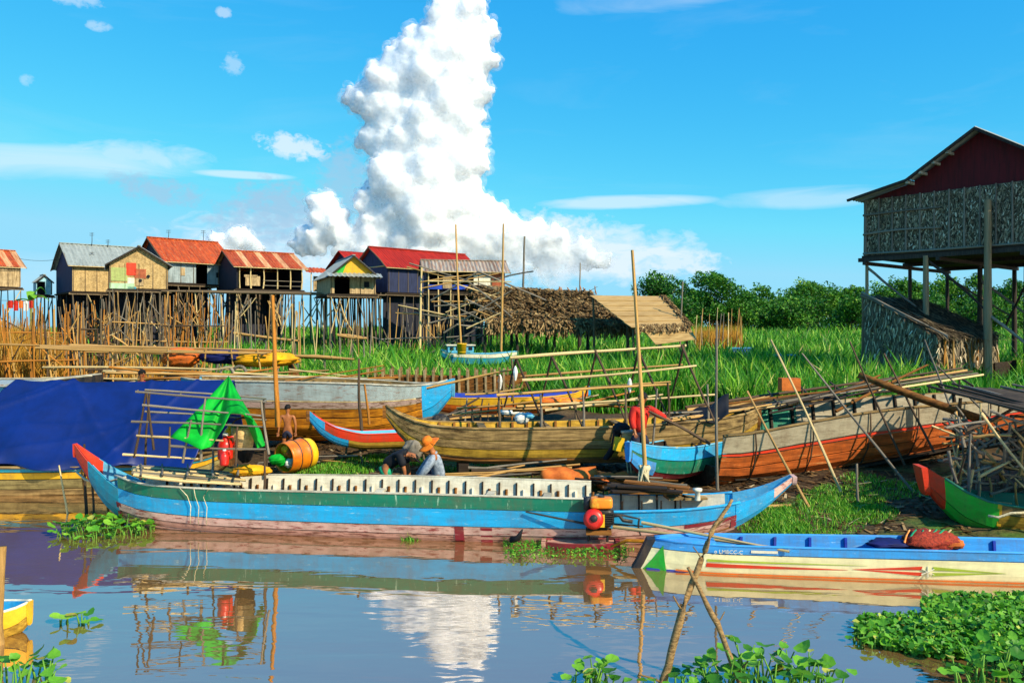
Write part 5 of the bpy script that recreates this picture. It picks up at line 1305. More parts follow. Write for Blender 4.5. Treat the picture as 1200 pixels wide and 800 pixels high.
# slatted bed of pale bamboo under the cage
T = thing('bamboo_rack', 'low rack of pale split bamboo lying on the bow end of the long boat', 'rack', W(220, 562, 14.6), 0)
for k in range(11):
    t = k / 10; d = 14.0 + 1.0 * t; j = R.uniform(-4, 4)
    pole('slat', W(158 + j, 556 - 10 * t, d), W(284 + j, 567 - 12 * t, d), .03, R.choice([m_bamboo_pale, m_bamboo_pale, m_bamboo_grey]), T, world=True)
for px in (165, 190, 220, 250, 278): pole('cross_slat', W(px, 560, 13.95) + Vector((0, 0, .04)), W(px, 546, 15.05) + Vector((0, 0, .04)), .022, m_bamboo_grey, T, world=True)
for k in range(5): pole('leg', W(165 + k * 27, 562 + k, 14.3), W(166 + k * 27, 551 + k * 2, 14.3), .028, m_bamboo_grey, T, world=True)

# green tarpaulin hung from a peak over the cage
def cloth_fan(name, label, cat_, apex, rim, m, folds=.05, base=None, nv=12):
    ap = Vector(apex); rim = [Vector(q) for q in rim]
    def f(u, v):
        k = u * (len(rim) - 1); i = min(int(k), len(rim) - 2); q = rim[i].lerp(rim[i + 1], k - i)
        p = ap.lerp(q, v)
        s_ = math.sin(u * 34 + v * 2) * folds * v + math.sin(u * 13 + 1) * folds * v * .8
        p += Vector((s_ * .3, -s_, -.02 * math.sin(v * math.pi)))
        return p
    c = base or rim[0]
    o = MB().grid(f, 60, nv, .012, (0, .8, -.5)).build(name, m, None, True)
    return tag(o, label, cat_)
cloth_fan('green_tarpaulin', 'bright green tarpaulin hung in a peak over the grey pole cage', 'tarpaulin', W(268, 440, 14.8),
          [W(200, 511, 14.1), W(220, 519, 13.95), W(236, 526, 13.9), W(247, 524, 13.9), W(262, 500, 13.9), W(270, 484, 13.95), W(284, 484, 14.0), W(296, 492, 14.1), W(302, 508, 14.0), W(301, 526, 14.0), W(311, 521, 14.3), W(306, 505, 15.2)], m_green_cloth)
# blue tarpaulin over the barge
def tarp(u, v):
    # u along the ridge, v from the far eave over the ridge to the near eave
    x = -11.35 + 5.0 * u
    if v < .4: t = v / .4; y, z = 19.3 - .75 * t, .95 + 1.42 * t
    else:
        t = (v - .4) / .6; y, z = 18.55 - 1.62 * t, 2.37 - (1.72 - .06 * math.sin(x * 3)) * t ** 1.05
        if t > .88: y += .12 * math.sin(x * 5) * (t - .88) * 8
    x += (-.9 * (v - .4) / .6 if v > .4 else 0) * (1 - u) * 1.2 - (.35 * ((v - .4) / .6) if v > .4 else 0) * u
    z += .02 * math.sin(x * 1.3 + y * 2) + .03 * abs(math.sin(x * 1.1 - y * 1.0 + 1.3 * math.sin(x * .9))) ** .6 - .02 * abs(math.sin(x * 2.7 + y * 1.5 + math.sin(y * 2))) ** .5 + .012 * math.sin(x * 4.3 + 2 * math.sin(y * 3)) * math.sin(y * 2.2 + x) - .06 * math.sin(u * math.pi) * (1 - abs(v - .4))
    for (a_, b_, c_, am) in ((1, .9, .62, .05), (1, .75, .50, .035), (.6, -1, -.30, .03), (1, -.25, .52, .03), (.15, 1, .78, .03), (1, .3, .95, .04), (.5, 1, 1.05, .03), (1, -.8, -.05, .035)):
        z += am * math.exp(-(((a_ * u + b_ * v - c_) / math.hypot(a_, b_)) / .012) ** 2)
    return (x, y, z)
o = MB().grid(tarp, 150, 70, .012, (0, .6, -.6)).build('blue_tarpaulin', m_tarp, None, True); tag(o, 'large royal blue tarpaulin tented over the barge on the left', 'tarpaulin')
cab = thing('boat_cabin', 'pale blue cabin wall showing at the far left beside the tarpaulin', 'cabin', (-12.35, 19.2, .6))
MB().box((0, 0, .8), (1.5, 1.4, 1.6)).build('wall', p_ltblue, cab); MB().box((0, 0, 1.65), (1.7, 1.6, .06)).build('roof', p_greyblue, cab); MB().box((.1, -.71, .45), (.9, .03, .5)).build('white_panel', p_white, cab)

# roof frame over the grey boat
T = thing('roof_frame', 'bare A-shaped bamboo roof frame standing over the grey wooden boat', 'frame', (1.8, 18, 1.2), 0)
def rf(name, a, b, r=.04, m=m_bamboo): pole(name, W(*a), W(*b), r * .78, m, T, world=True)
rf('ridge_pole', (598, 419, 18.2), (804, 405, 18.4), .055, m_bamboo_pale)
rf('purlin', (612, 445, 17.5), (816, 428, 17.8), .045, m_bamboo_pale); rf('purlin', (610, 441, 18.9), (800, 427, 19.1), .04)
rf('purlin', (582, 463, 17.3), (786, 450, 17.5), .045, m_bamboo); rf('purlin', (582, 462, 19.1), (786, 447, 19.3), .04)
rf('purlin', (634, 474, 17.25), (840, 462, 17.7), .04, m_bamboo_pale); rf('purlin', (500, 455, 18.6), (605, 432, 18.6), .04); rf('purlin', (545, 462, 18), (610, 455, 18), .035)
for (px, py) in ((604, 419), (646, 416), (698, 412), (748, 409), (800, 406)):
    rf('rafter', (px - 1, py - 2, 18.3), (px + 38, py + 88, 17.3), .04, m_bamboo_dark); rf('rafter', (px + 1, py - 2, 18.3), (px - 16, py + 68, 19.3), .035, m_bamboo_dark)
for (px, y0, y1, d) in ((586, 500, 440, 17.4), (634, 502, 462, 17.3), (684, 500, 458, 17.3), (676, 498, 470, 18.8), (734, 496, 455, 17.3), (783, 498, 448, 17.4), (830, 498, 450, 17.7), (600, 470, 418, 18.6)):
    rf('upright', (px, y0, d), (px - 1, y1, d), .04, R.choice([m_bamboo_dark, m_bamboo_grey, m_post]))
for (px, py) in ((586, 448), (604, 438), (738, 452)): 
    MB().lathe([(.01, .3), (.05, .2), (.07, .05), (.05, -.1), (.02, -.25)], (0, 0, 0), None, 7).build('rag_tie', m_plastic_white, T, loc=loc_in(T, W(px, py, 18.1)), scl=(.8, .8, .6))

# tall single poles: photo foot and tip, distance
SP = [('tallest bamboo pole standing in the middle beside the person in red', (757, 572, 15.4), (741, 293, 15.4), .042, m_bamboo),
      ('thin grey pole standing at the stern end of the red-brown boat', (841, 585, 16.2), (840, 376, 16.2), .035, m_bamboo_grey),
      ('bamboo pole rising above the rusty-roofed porch, left of the other tall ones', (541, 415, 41), (534, 263, 41), .06, m_bamboo),
      ('dark-tipped tall pole standing before the left end of the thatch', (587, 418, 41), (590, 262, 41), .065, m_bamboo),
      ('pole rising from behind the thatched roof', (614, 390, 50), (615, 277, 50), .08, m_bamboo_grey),
      ('short thin pole above the thatch ridge', (680, 380, 51), (680, 308, 51), .06, m_bamboo_grey),
      ('leaning orange pole rising right of the green tarpaulin peak', (326, 500, 18.3), (320, 346, 18.3), .06, m_bamboo_orange),
      ('dark pole with leaning top before the ochre boat', (424, 505, 19.2), (421, 420, 19.2), .04, m_bamboo_dark),
      ('short orange stake beside the dark pole at the ochre boat', (433, 497, 19.3), (427, 450, 19.3), .035, m_bamboo_orange),
      ('pale pole standing before the dark crimson-roofed house', (492, 410, 45), (494, 312, 45), .08, m_bamboo_pale),
      ('thin stick standing beside the person in red', (762, 545, 16.6), (770, 455, 16.6), .03, m_bamboo_grey),
      ('leaning stick by the blue-bowed boat', (832, 520, 16.4), (760, 482, 16.4), .035, m_bamboo_dark),
      ('white and grey striped stake in the shade under the red-brown boat', (1007, 602, 15.2), (1004, 543, 15.2), .03, m_bamboo_grey),
      ('stick standing in the grass among the reeds right of the mat roof', (795, 440, 40), (800, 330, 40.5), .05, m_bamboo_grey)]
for lb, a, b, r, m in SP: tag(pole('bamboo_pole', W(*a), W(*b), r, m), lb, 'pole', 'single poles stuck in the bank')
# poles leaning across the red-brown boat
LP = [('first long pole leaning on the red-brown boat, nearest the thin grey pole', (948, 594, 15.0), (876, 458, 16.2), m_bamboo),
      ('pale pole leaning on the red-brown boat, second from its stern', (985, 576, 15.4), (903, 398, 16.7), m_bamboo_pale),
      ('long grey pole leaning on the red-brown boat over the striped stake', (1076, 583, 15.6), (940, 414, 17.1), m_bamboo_grey),
      ('dark thin pole leaning on the middle of the red-brown boat', (1060, 545, 16.8), (996, 400, 17.8), m_bamboo_dark),
      ('dark pole leaning right of the middle of the red-brown boat', (1095, 530, 17.4), (1036, 414, 18.3), m_bamboo_dark),
      ('grey pole leaning where the long beam crosses the red-brown boat', (1125, 512, 17.9), (1083, 398, 18.9), m_bamboo_grey),
      ('thin pole leaning on the bow half of the red-brown boat', (1175, 505, 18.3), (1098, 428, 19.0), m_bamboo_grey)]
for lb, a, b, m in LP: tag(pole('leaning_pole', W(*a), W(*b), .028, m), lb, 'pole', 'poles leaning on the red-brown boat')
o = MB().tube([W(1006, 439, 18.4), W(1040, 452, 18.1), W(1080, 467, 17.8), W(1120, 481, 17.5), W(1152, 492, 17.2)], [.07, .085, .09, .095, .10], 7).build('timber_beam', m_brown_wood, None, True)
tag(o, 'heavy dark timber beam jutting over the red-brown boat from the right', 'beam')
# ropes hanging down the hull of the red-brown boat
for i, u in enumerate((.05, .15, .26, .36, .45, .53)):
    pts = [K.w(u, 1.0, -1, -.03), K.w(u + .003, .8, -1, -.05), K.w(u + .004, .55, -1, -.05), K.w(u + .002, .35, -1, -.06), K.w(u - .03, .16, -1, -.08)]
    o = MB().tube(pts, .017, 5).build('rope', m_bamboo_dark, None, True)
    tag(o, ['dark rope hanging down the hull nearest the stern', 'dark rope second from the stern on the red hull', 'dark rope third from the stern on the red hull', 'dark rope fourth from the stern on the red hull', 'dark rope fifth from the stern on the red hull', 'dark rope nearest the beam on the red hull'][i], 'rope', 'ropes down the red-brown hull')
# bamboo raft lying along the far rail of the red-brown boat
T = thing('bamboo_rails', 'long bamboo rails laid along the far side of the red-brown boat', 'rails', K.w(.3, 1.1, 1), 0)
for k in range(5):
    pole('rail', K.w(.03, 1.05, 1) + Vector((.1, .25 * k - .3, .12 + .03 * k)), K.w(.66, 1.05, 1) + Vector((0, .25 * k - .3, .42 + .03 * k)), .04, [m_bamboo_pale, m_bamboo_grey, m_bamboo_dark, m_bamboo, m_bamboo_dark][k], T, world=True)
for i in range(9):
    u = .06 + .07 * i; q = K.w(u, 1.0, 1); pole('cross_piece', q + Vector((0, -.6, .1 + .2 * u)), q + Vector((.3, 1.1, .25 + .35 * u)), .035, m_bamboo_dark, T, world=True)
    pole('strut', q, q + Vector((0, 0, .25 + .35 * u)), .03, m_bamboo_dark, T, world=True)
o = MB().box(K.w(.24, 1.0, 1) + Vector((0, 0, .5)), (.45, .3, .3)).build('wooden_box', m_orange_cloth); tag(o, 'small orange-brown box on the rails of the red-brown boat', 'box')

# heap of old poles and slats at the right, on the green-bowed boat
T = thing('collapsed_rack', 'tangle of broken slats and poles piled behind the green bow at the right', 'rack', (8.6, 14.6, .5), 0)
q = random.Random(4)
for k in range(170):
    px, py = q.uniform(1112, 1225), q.uniform(488, 588); a = q.choice([1.45, 1.6, .15, .4, -.2, 2.4]) + q.gauss(0, .12); ln = q.uniform(8, 26); d = q.uniform(14.3, 15.6)
    pole('slat', W(px - ln * math.cos(a), py + ln * math.sin(a), d), W(px + ln * math.cos(a), py - ln * math.sin(a), d + q.uniform(-.4, .4)), q.uniform(.018, .035), q.choice([m_bamboo_grey, m_bamboo_grey, m_bamboo, m_bamboo_dark, m_bamboo_pale]), T, world=True)
for i in range(16): pole('roof_pole', W(1190, 486, 14.6) + Vector((-.15 + .26 * i, -2.3, .05 * math.sin(i * 2.1))), W(1190, 480, 14.6) + Vector((-.25 + .26 * i, 2.6, .25 + .05 * math.sin(i))), .035, q.choice([m_bamboo_dark, m_bamboo_grey]), T, world=True)  # poles of the shade-casting roof, mostly out of view
MB().grid(lambda u, v: loc_in(T, W(1195, 482, 14.6) + Vector((-.2 + 4.2 * u, -2.4 + 4.9 * v, .02 + .22 * v + .05 * math.sin(u * 21) * math.sin(v * 6)))), 30, 10, .05).build('shade_roof_matting', m_thatch_base, T)  # dark roof extended, unseen, past the right edge to shade the bank
for (x_, y_) in ((9.4, 12.6), (9.3, 16.8), (12.8, 12.6), (12.8, 16.8)): pole('roof_post', (x_, y_, max(0, gz(x_, y_)) - .3), (x_, y_, 2.1), .05, m_post, T, world=True)  # unseen posts added to carry the shade roof
for i in range(6): pole('roof_slat', W(1160 + i * 6, 502 + i * 9, 14.2), W(1215 + i * 4, 488 + i * 10, 15.2), .022, m_bamboo_grey, T, world=True)
pole('long_pole', W(1150, 484, 14.1), W(1205, 556, 13.9), .03, m_bamboo_pale, T, world=True); pole('long_pole', W(1135, 580, 14.0), W(1137, 508, 14.2), .03, m_bamboo_grey, T, world=True); pole('long_pole', W(1112, 528, 14.2), W(1122, 566, 14.0), .03, m_bamboo_grey, T, world=True)
pole('long_pole', W(1130, 505, 14.3), W(1215, 462, 15.5), .035, m_bamboo_dark, T, world=True)
MB().grid(lambda u, v: W(1125 + 95 * u, 500 - 18 * u + 60 * v, 15.9 + .3 * math.sin(u * 9)), 10, 5, .03, (0, 1, 0)).build('matting', m_dark_wood, T)
o = MB().tube([W(1158, 604, 13.45), W(1170, 606, 13.4), W(1185, 601, 13.35), W(1210, 600, 13.3)], .022, 6).build('rope', m_rope, None, True); tag(o, 'white rope along the rail of the green-bowed boat', 'rope')

# orange rolls behind the white ribs
def roll(name, label, a, b, r, m, lumps=3):
    a, b = Vector(a), Vector(b); pts, rs = [], []
    for i in range(13):
        t = i / 12; pts.append(a.lerp(b, t) + Vector((0, 0, .03 * math.sin(t * 7)))); rs.append(r * (.95 + .06 * math.sin(t * 19) if 0 < i < 12 else .8))
    return tag(MB().tube(pts, rs, 12, flat=.8).build(name, m, None, True), label, 'roll')
roll('rolled_tarpaulin', 'long orange rolled tarpaulin lying behind the white ribs', W(634, 560, 16.5), W(700, 556, 16.5), .24, m_orange_cloth)
roll('rolled_tarpaulin', 'short orange bundle beside the foot of the tallest bamboo pole', W(702, 566, 16.2), W(734, 560, 16.5), .21, m_orange_cloth, 2)
# barrel
bt = thing('barrel', 'orange and yellow plastic barrel lying open behind the long boat', 'barrel', (W(346, 552, 17.9).x, 17.9, gz(-4.7, 17.9)), 0)
bax = (W(368, 531, 18.3) - W(331, 539, 17.6)).normalized(); rot = bax.to_track_quat('Z', 'Y').to_matrix(); bl = .72
bc = loc_in(bt, W(332, 540, 17.6)); bc.z = .40
MB().lathe([(.30, .02), (.33, 0), (.335, .05), (.34, .2), (.36, .24), (.34, .28), (.345, .45), (.365, .49), (.345, .53), (.33, .56)], bc, rot, 28).build('shell', m_plastic_orange, bt, True)
MB().lathe([(.335, .55), (.34, .62), (.33, .70), (.30, bl), (0, bl)], bc, rot, 28).build('yellow_end', m_plastic_yellow, bt, True)
MB().lathe([(.30, .02), (.30, .60), (0, .60)], bc, rot, 24).build('inner_wall', m_plastic_yellow, bt, True)
MB().lathe([(.345, .22), (.37, .24), (.345, .26)], bc, rot, 28).build('hoop', m_engine, bt, True); MB().lathe([(.35, .47), (.374, .49), (.35, .51)], bc, rot, 28).build('hoop', m_engine, bt, True)
def lump(name, label, cat_, c, s, m, seed=1, parent=None):
    rr = random.Random(seed); ph = [rr.uniform(0, 6.28) for _ in range(6)]
    def f(u, v):
        t, p_ = u * 2 * math.pi, v * math.pi
        k = 1 + .14 * math.sin(3 * t + ph[0]) * math.sin(p_) + .10 * math.sin(7 * t + ph[1] + 4 * p_) * math.sin(p_) + .07 * math.sin(11 * p_ + ph[2] + 2 * t) * math.sin(p_)
        return (s[0] * k * math.sin(p_) * math.cos(t), s[1] * k * math.sin(p_) * math.sin(t), s[2] * k * math.cos(p_))
    mb = MB().grid(f, 26, 16); o = mb.build(name, m, parent, True, loc=c)
    return tag(o, label, cat_) if label else o
for k, (dx, dz, m_) in enumerate(((-.12, -.08, m_green_cloth), (.06, -.12, m_plastic_white), (.02, .1, m_orange_cloth), (-.05, .16, m_yellow_cloth), (.12, .05, m_green_cloth))):
    lump('cloth_scrap', None, None, bc + bax * (.10 + .03 * k) + Vector((dx, -.05, dz)), (.13, .12, .11), m_, 20 + k, bt)
lump('green_bag', 'crumpled bright green bag in the mouth of the orange barrel', 'bag', W(325, 538, 17.35), (.16, .13, .11), m_green_cloth, 33)
# jugs under the green tarpaulin
def jug(label, c, m, s=1.0):
    t = thing('jug', label, 'jug', c, .4)
    MB().lathe([(0, 0), (.11 * s, .0), (.13 * s, .03), (.13 * s, .26 * s), (.10 * s, .33 * s), (.045 * s, .37 * s), (.045 * s, .42 * s), (0, .42 * s)], n=14).build('body', m, t, True)
    MB().tube([(.05 * s, 0, .38 * s), (.13 * s, 0, .40 * s), (.16 * s, 0, .33 * s), (.13 * s, 0, .24 * s)], .018, 6).build('handle', m, t, True); MB().lathe([(.05 * s, .42 * s), (.05 * s, .46 * s), (0, .46 * s)], n=10).build('cap', m_plastic_white, t)
b0 = W(264, 538, 14.3); jug('red plastic jug under the green tarpaulin', b0, m_plastic_red, 1.0)
jug('yellow plastic jug above the red one under the green tarpaulin', W(269, 520, 14.6), m_plastic_yellow, .8)
jug('small red jug beneath the larger red jug', W(263, 545, 14.0), m_plastic_red, .6)
lump('yellow_sack', 'yellow and blue sack lying on the rack under the cage', 'sack', W(292, 551, 14.6), (.34, .22, .1), m_yellow_cloth, 8)
lump('dark_bundle', 'dark bundle hanging in the shade of the green tarpaulin', 'bundle', W(288, 520, 14.9), (.16, .16, .34), m_dark_cloth, 9)
for k, (px, py, lb) in enumerate(((285, 512, 'brown basket frame in the opening of the green tarpaulin'),)):
    T = thing('basket', lb, 'basket', W(px, py + 14, 14.5))
    MB().lathe([(.16, 0), (.2, .2), (.21, .4), (.19, .4), (.17, .1)], n=14).build('body', m_wall_mat, T, True)
    MB().tube([(.2 * math.cos(t), 0, .4 + .16 * math.sin(t)) for t in [math.pi * i / 8 for i in range(9)]], .015, 5).build('handle', m_bamboo_dark, T)

# long-tail engine on its low float
T = thing('long_tail_engine', 'orange and red long-tail boat engine in front of the pink hull', 'engine', W(700, 634, 12.9), rad(-4))
e0 = Vector((0, 0, .22))
MB().box((.02, 0, .16), (.40, .26, .06)).build('mount', m_brown_wood, T)
for sx in (-.14, .16): MB().tube([(sx, 0, 0), (sx, 0, .2)], .02, 6).build('leg', m_engine, T)
mb = MB()
def rbox(mb, c, s, e=.35):
    def f(u, v):
        t, p_ = u * 2 * math.pi, v * math.pi - math.pi / 2
        sg = lambda a: math.copysign(abs(a) ** e, a)
        return (c[0] + s[0] / 2 * sg(math.cos(p_)) * sg(math.cos(t)), c[1] + s[1] / 2 * sg(math.cos(p_)) * sg(math.sin(t)), c[2] + s[2] / 2 * sg(math.sin(p_)))
    return mb.grid(f, 28, 14)
rbox(mb, (.06, 0, .62), (.36, .26, .17)).build('fuel_tank', m_plastic_orange, T, True)
MB().lathe([(0, .03), (.05, .03), (.055, 0)], (.06, 0, .70), None, 12).build('tank_cap', p_black, T)
MB().lathe([(0, .10), (.10, .10), (.15, .07), (.165, 0), (.165, -.08)], (-.06, -.10, .38), Matrix.Rotation(rad(75), 3, 'X'), 20).build('flywheel_cover', m_plastic_red, T, True)
MB().lathe([(0, .03), (.05, .03), (.06, 0)], (-.06, -.20, .41), Matrix.Rotation(rad(75), 3, 'X'), 14).build('starter_cap', p_black, T, True)
rbox(MB(), (.10, 0, .38), (.28, .22, .30), .5).build('engine_block', m_engine, T, True)
for k in range(6): MB().box((.13, -.02, .30 + .035 * k), (.26, .25, .012)).build('cooling_fin', m_engine, T)
MB().lathe([(0, .2), (.06, .2), (.06, 0), (0, 0)], (-.16, .02, .50), None, 12).build('air_filter', p_black, T, True)
MB().tube([(.2, -.05, .42), (.34, -.08, .44), (.40, -.08, .36), (.55, -.08, .34)], .03, 8).build('exhaust', m_engine, T, True)
MB().box((.05, -.13, .36), (.12, .04, .2)).build('yellow_casing', m_plastic_yellow, T)
for (a_, b_) in (((.22, 0, .28), (.72, -.02, .26)), ((.3, -.05, .45), (.66, -.05, .38)), ((.66, -.05, .38), (.68, -.05, .12))): pole('bracket', a_, b_, .018, m_engine, T)
sh_ = loc_in(T, W(905, 641, 11.75)); pole('propeller_shaft', (.25, -.02, .24), sh_, .028, m_bamboo_pale, T, straight=True)
pole('tiller', (-.1, .05, .25), (-1.15, .15, .42), .02, m_engine, T, straight=True)
o = Boat('float', 'low battered pink and red float under the orange engine', W(638, 640, 13.05) * Vector((1, 1, 0)) if False else (W(640, 640, 13.0).x, 13.08, 0), (W(722, 640, 12.9).x, 12.98, 0), [(0, .12, -.05, .12), (.3, .2, -.06, .12), (.8, .2, -.06, .13), (1, .14, -.02, .14)])
o.planks([(0, .5, 0, 1, p_pink2), (.5, 1, 0, 1, p_maroon)]); o.end(0, p_pink2); o.end(1, p_maroon); MB().grid(lambda a, b: ((.02 + .96 * a - .5) * o.L, (b - .5) * 2 * (o.b(.02 + .96 * a) - .02), o.g(.02 + .96 * a) - .02), 10, 2, .03).build('deck', p_pink2, o.T)
o = MB().tube([W(716, 640, 12.6), W(735, 633, 12.5), W(760, 634, 12.3), W(781, 640, 12.1)], [.03, .06, .06, .02], 6, flat=.5).build('curved_plank', m_orange_wood, None, True); tag(o, 'curved orange plank lying at the bow of the cream boat', 'plank')
tag(pole('bamboo_boat_pole', W(752, 612, 12.5), W(925, 646, 11.4), .026, m_bamboo_pale, straight=True), 'long pale pole lying across the bow of the cream boat', 'pole')
o = MB().tube([W(600, 632, 13.2), W(607, 630, 13.15), W(612, 620, 13.1)], [.10, .08, .02], 6, flat=.6).build('black_scrap', m_dark_cloth, None, True); tag(o, 'black scrap of sheet sticking up at the pink hull', 'scrap')

# net heap in the cream boat
nt_ = thing('net_heap', 'heap of red fishing net with orange floats in the cream boat', 'net', B.w(.46, .7, -1), 0)
c_ = W(1088, 634, 11.75); lump('net', None, None, loc_in(nt_, c_), (.40, .26, .17), m_net, 41, nt_)
for k in range(5): lump('fold', None, None, loc_in(nt_, c_ + Vector((R.uniform(-.3, .35), R.uniform(-.15, .1), R.uniform(-.05, .1)))), (.17, .12, .08), R.choice([m_net, m_net, m_orange_cloth, m_shirt_grey]), 50 + k, nt_)
for k in range(7): pole('net_cord', loc_in(nt_, c_ + Vector((-.42 + .08 * k, -.15, .02))), loc_in(nt_, c_ + Vector((-.30 + .1 * k, -.05, .18))), .018, R.choice([m_bamboo_pale, m_plastic_orange, m_net, m_shorts_green]), nt_)
lump('dark_sheet', 'navy sheet lying in the cream boat left of the net heap', 'sheet', W(1042, 636, 11.75), (.32, .2, .06), mat('navy_sheet', '#0c1a60', '#081040', rnd=0), 61)

# planks and lashings at the foot of the tallest pole
T = thing('plank_stack', 'stack of dark grey planks on the stern of the long boat', 'planks', W(770, 585, 14.2))
for k in range(11):
    z_ = .70 + .035 * (k // 3); x0 = R.uniform(2.05, 2.6); y_ = 13.95 + .18 * (k % 3) + R.uniform(-.05, .05)
    MB().box((0, 0, 0), (R.uniform(.6, 1.3), .15, .03)).build('plank', R.choice([m_dark_wood, m_brown_wood, m_pale_plank, m_dark_wood]), T, loc=loc_in(T, (x0, y_, z_)), rot=(R.uniform(-.06, .06), R.uniform(-.05, .05), R.uniform(-.25, .25) - .08))
T = thing('rope_lashing', 'pale rope and stakes lashed around the foot of the tallest pole', 'rope', W(755, 580, 15.3))
for k in range(7): pole('rope_strand', W(752 + R.uniform(-5, 8), 545, 15.35 + R.uniform(-.05, .05)), W(745 + k * 4, 578, 15.25), .025, m_rope, T, world=True)
MB().lathe([(.09, -.05), (.11, 0), (.09, .05), (.08, .05)], loc_in(T, W(756, 548, 15.4)), None, 12).build('knot', m_rope, T, True)
for k, (px, w_, lb) in enumerate(((812, .4, 'flat grey board lying left of the white bollard on the long boat'), (792, .35, 'dark square board among the planks on the stern'))):
    tag(MB().box(W(px, 582, 14.05), (w_, .35, .04), Matrix.Rotation(.12, 3, 'Z')).build('board', m_grey_wood), lb, 'board')
t = thing('bollard', 'small white bollard on the stern of the long boat', 'bollard', A.w(.88, 1.0, 1) + Vector((0, -.3, -.03)))
MB().lathe([(.05, 0), (.045, .14), (.08, .16), (.08, .2), (0, .21)], n=12).build('post', p_white, t, True)

# the gear hung on the side of the grey boat
T = thing('wrapped_engine', 'boat engine wrapped in black cloth with yellow and beige boxes on the grey boat', 'engine', W(735, 525, 16.9))
def wl_(px, py, d=16.9): return loc_in(T, W(px, py, d))
lump('black_cover', None, None, wl_(727, 502), (.17, .15, .13), m_dark_cloth, 71, T)
pole('black_leg', wl_(722, 505), wl_(709, 538), .085, m_dark_cloth, T)
MB().box(wl_(725, 520, 16.7), (.20, .12, .28), Matrix.Rotation(.15, 3, 'Y')).build('yellow_box', m_plastic_yellow, T); MB().box(wl_(736, 513, 16.85), (.27, .22, .30)).build('beige_box', m_wall_tan, T); MB().box(wl_(736, 505, 16.8), (.31, .26, .04)).build('box_lid', m_pale_plank, T)
MB().box(wl_(736, 512, 16.72), (.18, .03, .16)).build('vent_panel', m_wall_mat, T)
for px in (731, 735): pole('stay', wl_(px, 523, 16.7), wl_(px + 5, 556, 16.5), .016, m_bamboo_pale, T)
# cloth and bits on the grey boat
for k, (px, py, s, m_, lb, nm, ct) in enumerate(((611, 490, (.16, .12, .13), m_plastic_white, 'crumpled white cloth in the grey boat', 'white_cloth', 'cloth'), (619, 487, (.12, .1, .07), p_ltblue, 'light blue cloth scrap in the grey boat', 'blue_cloth', 'cloth'),
        (596, 483, (.22, .15, .08), m_plastic_white, 'white and black cloth on the far side of the grey boat', 'white_cloth', 'cloth'), (652, 470, (.5, .25, .1), m_plastic_orange, 'orange and white sheet behind the grey boat', 'orange_sheet', 'sheet'))):
    lump(nm, lb, ct, W(px, py, 17.9 if k < 2 else 19.2), s, m_, 80 + k)
lump('dark_engine', 'dark engine parts beside the blue stern of the small red boat', 'engine', W(515, 493, 19.0), (.2, .2, .16), m_engine, 90)
lump('grey_sack', 'grey-brown sack lying behind the two workers', 'sack', W(484, 528, 16.7), (.2, .16, .22), m_bamboo_grey, 95)

# covers and goods on the roofed barge
lump('orange_cover', 'orange cloth bundle under the bamboo roof of the barge', 'cloth', W(214, 419, 25.6), (.55, .35, .32), p_orange, 101)
lump('blue_cover', 'navy cloth bundle under the middle of the bamboo roof', 'cloth', W(259, 418, 25.6), (.75, .35, .22), mat('navy_sheet', '#0c1a60'), 102)
lump('yellow_cover', 'big yellow tarpaulin at the right end of the bamboo roof', 'tarpaulin', W(305, 421, 25.7), (1.15, .45, .24), m_yellow_cloth, 103)
T = thing('tyre_pair', 'two grey rubber tyres leaning on the roofed barge above the green tarpaulin', 'tyres', W(275, 440, 24.6))
for k, (px, py) in enumerate(((266, 438), (280, 437))):
    c = loc_in(T, W(px, py, 24.6)); MB().tube([c + Vector((.2 * math.cos(a), .05 * k, .2 * math.sin(a))) for a in [6.2832 * i / 18 for i in range(19)]], .05, 7).build('tyre', m_bamboo_grey, T, True)
o = MB().prism([W(337, 419, 26), W(349, 441, 26), W(338, 442, 26), W(368, 441, 25.8)][:3], (0, .3, 0)).build('brown_board', m_brown_wood); tag(o, 'brown triangular board at the end of the roofed barge', 'board')
bk = thing('yellow_bucket', 'yellow plastic tub standing by the teal boat in the grass', 'bucket', (W(541, 415, 37).x, 37, CH - (415 - HY) / F * 37))
MB().lathe([(0, 0), (.19, 0), (.23, .45), (.25, .46), (.25, .5), (.22, .5), (.2, .1)], n=18).build('body', m_plastic_yellow, bk, True); MB().tube([(.24 * math.cos(t), 0, .46 + .12 * math.sin(t)) for t in [math.pi * i / 8 for i in range(9)]], .012, 5).build('handle', m_engine, bk)
for k, (px, py, d, lb) in enumerate(((868, 411, 46, 'dark blue flat boat cover in the grass by the dry reeds'), (920, 420, 42, 'blue plastic crate cover in the tall grass right of the dry reeds'))):
    t = thing('blue_crate', lb, 'crate', W(px, py + 5, d)); MB().box((0, 0, .2), (1.2 - .3 * k, .6, .35)).build('body', m_plastic_blue, t); MB().box((0, 0, .4), (1.3 - .3 * k, .7, .06)).build('lid', p_royal, t)
# small slatted platform and landing stages on the left bank
for k, (x0, y0, x1, y1, d, lb) in enumerate(((274, 390, 350, 399, 38, 'tan slatted platform in the grass below the porch house'), (345, 417, 415, 421, 34, 'narrow bamboo stage in the grass before the small yellow gable'), (395, 392, 430, 396, 42, 'short board walkway below the tan-walled house'))):
    T = thing('bamboo_platform', lb, 'platform', W((x0 + x1) / 2, y1 + 8, d))
    for j in range(7): pole('slat', loc_in(T, W(x0, y0, d + .3 * j - 1)), loc_in(T, W(x1, y1, d + .3 * j - 1)), .06, m_bamboo, T)
    for px in (x0 + 4, (x0 + x1) / 2, x1 - 4):
        for dd in (-.9, .8): q = W(px, (y0 + y1) / 2, d + dd); pole('leg', loc_in(T, (q.x, q.y, gz(q.x, q.y) - .2)), loc_in(T, q), .05, m_bamboo_grey, T)

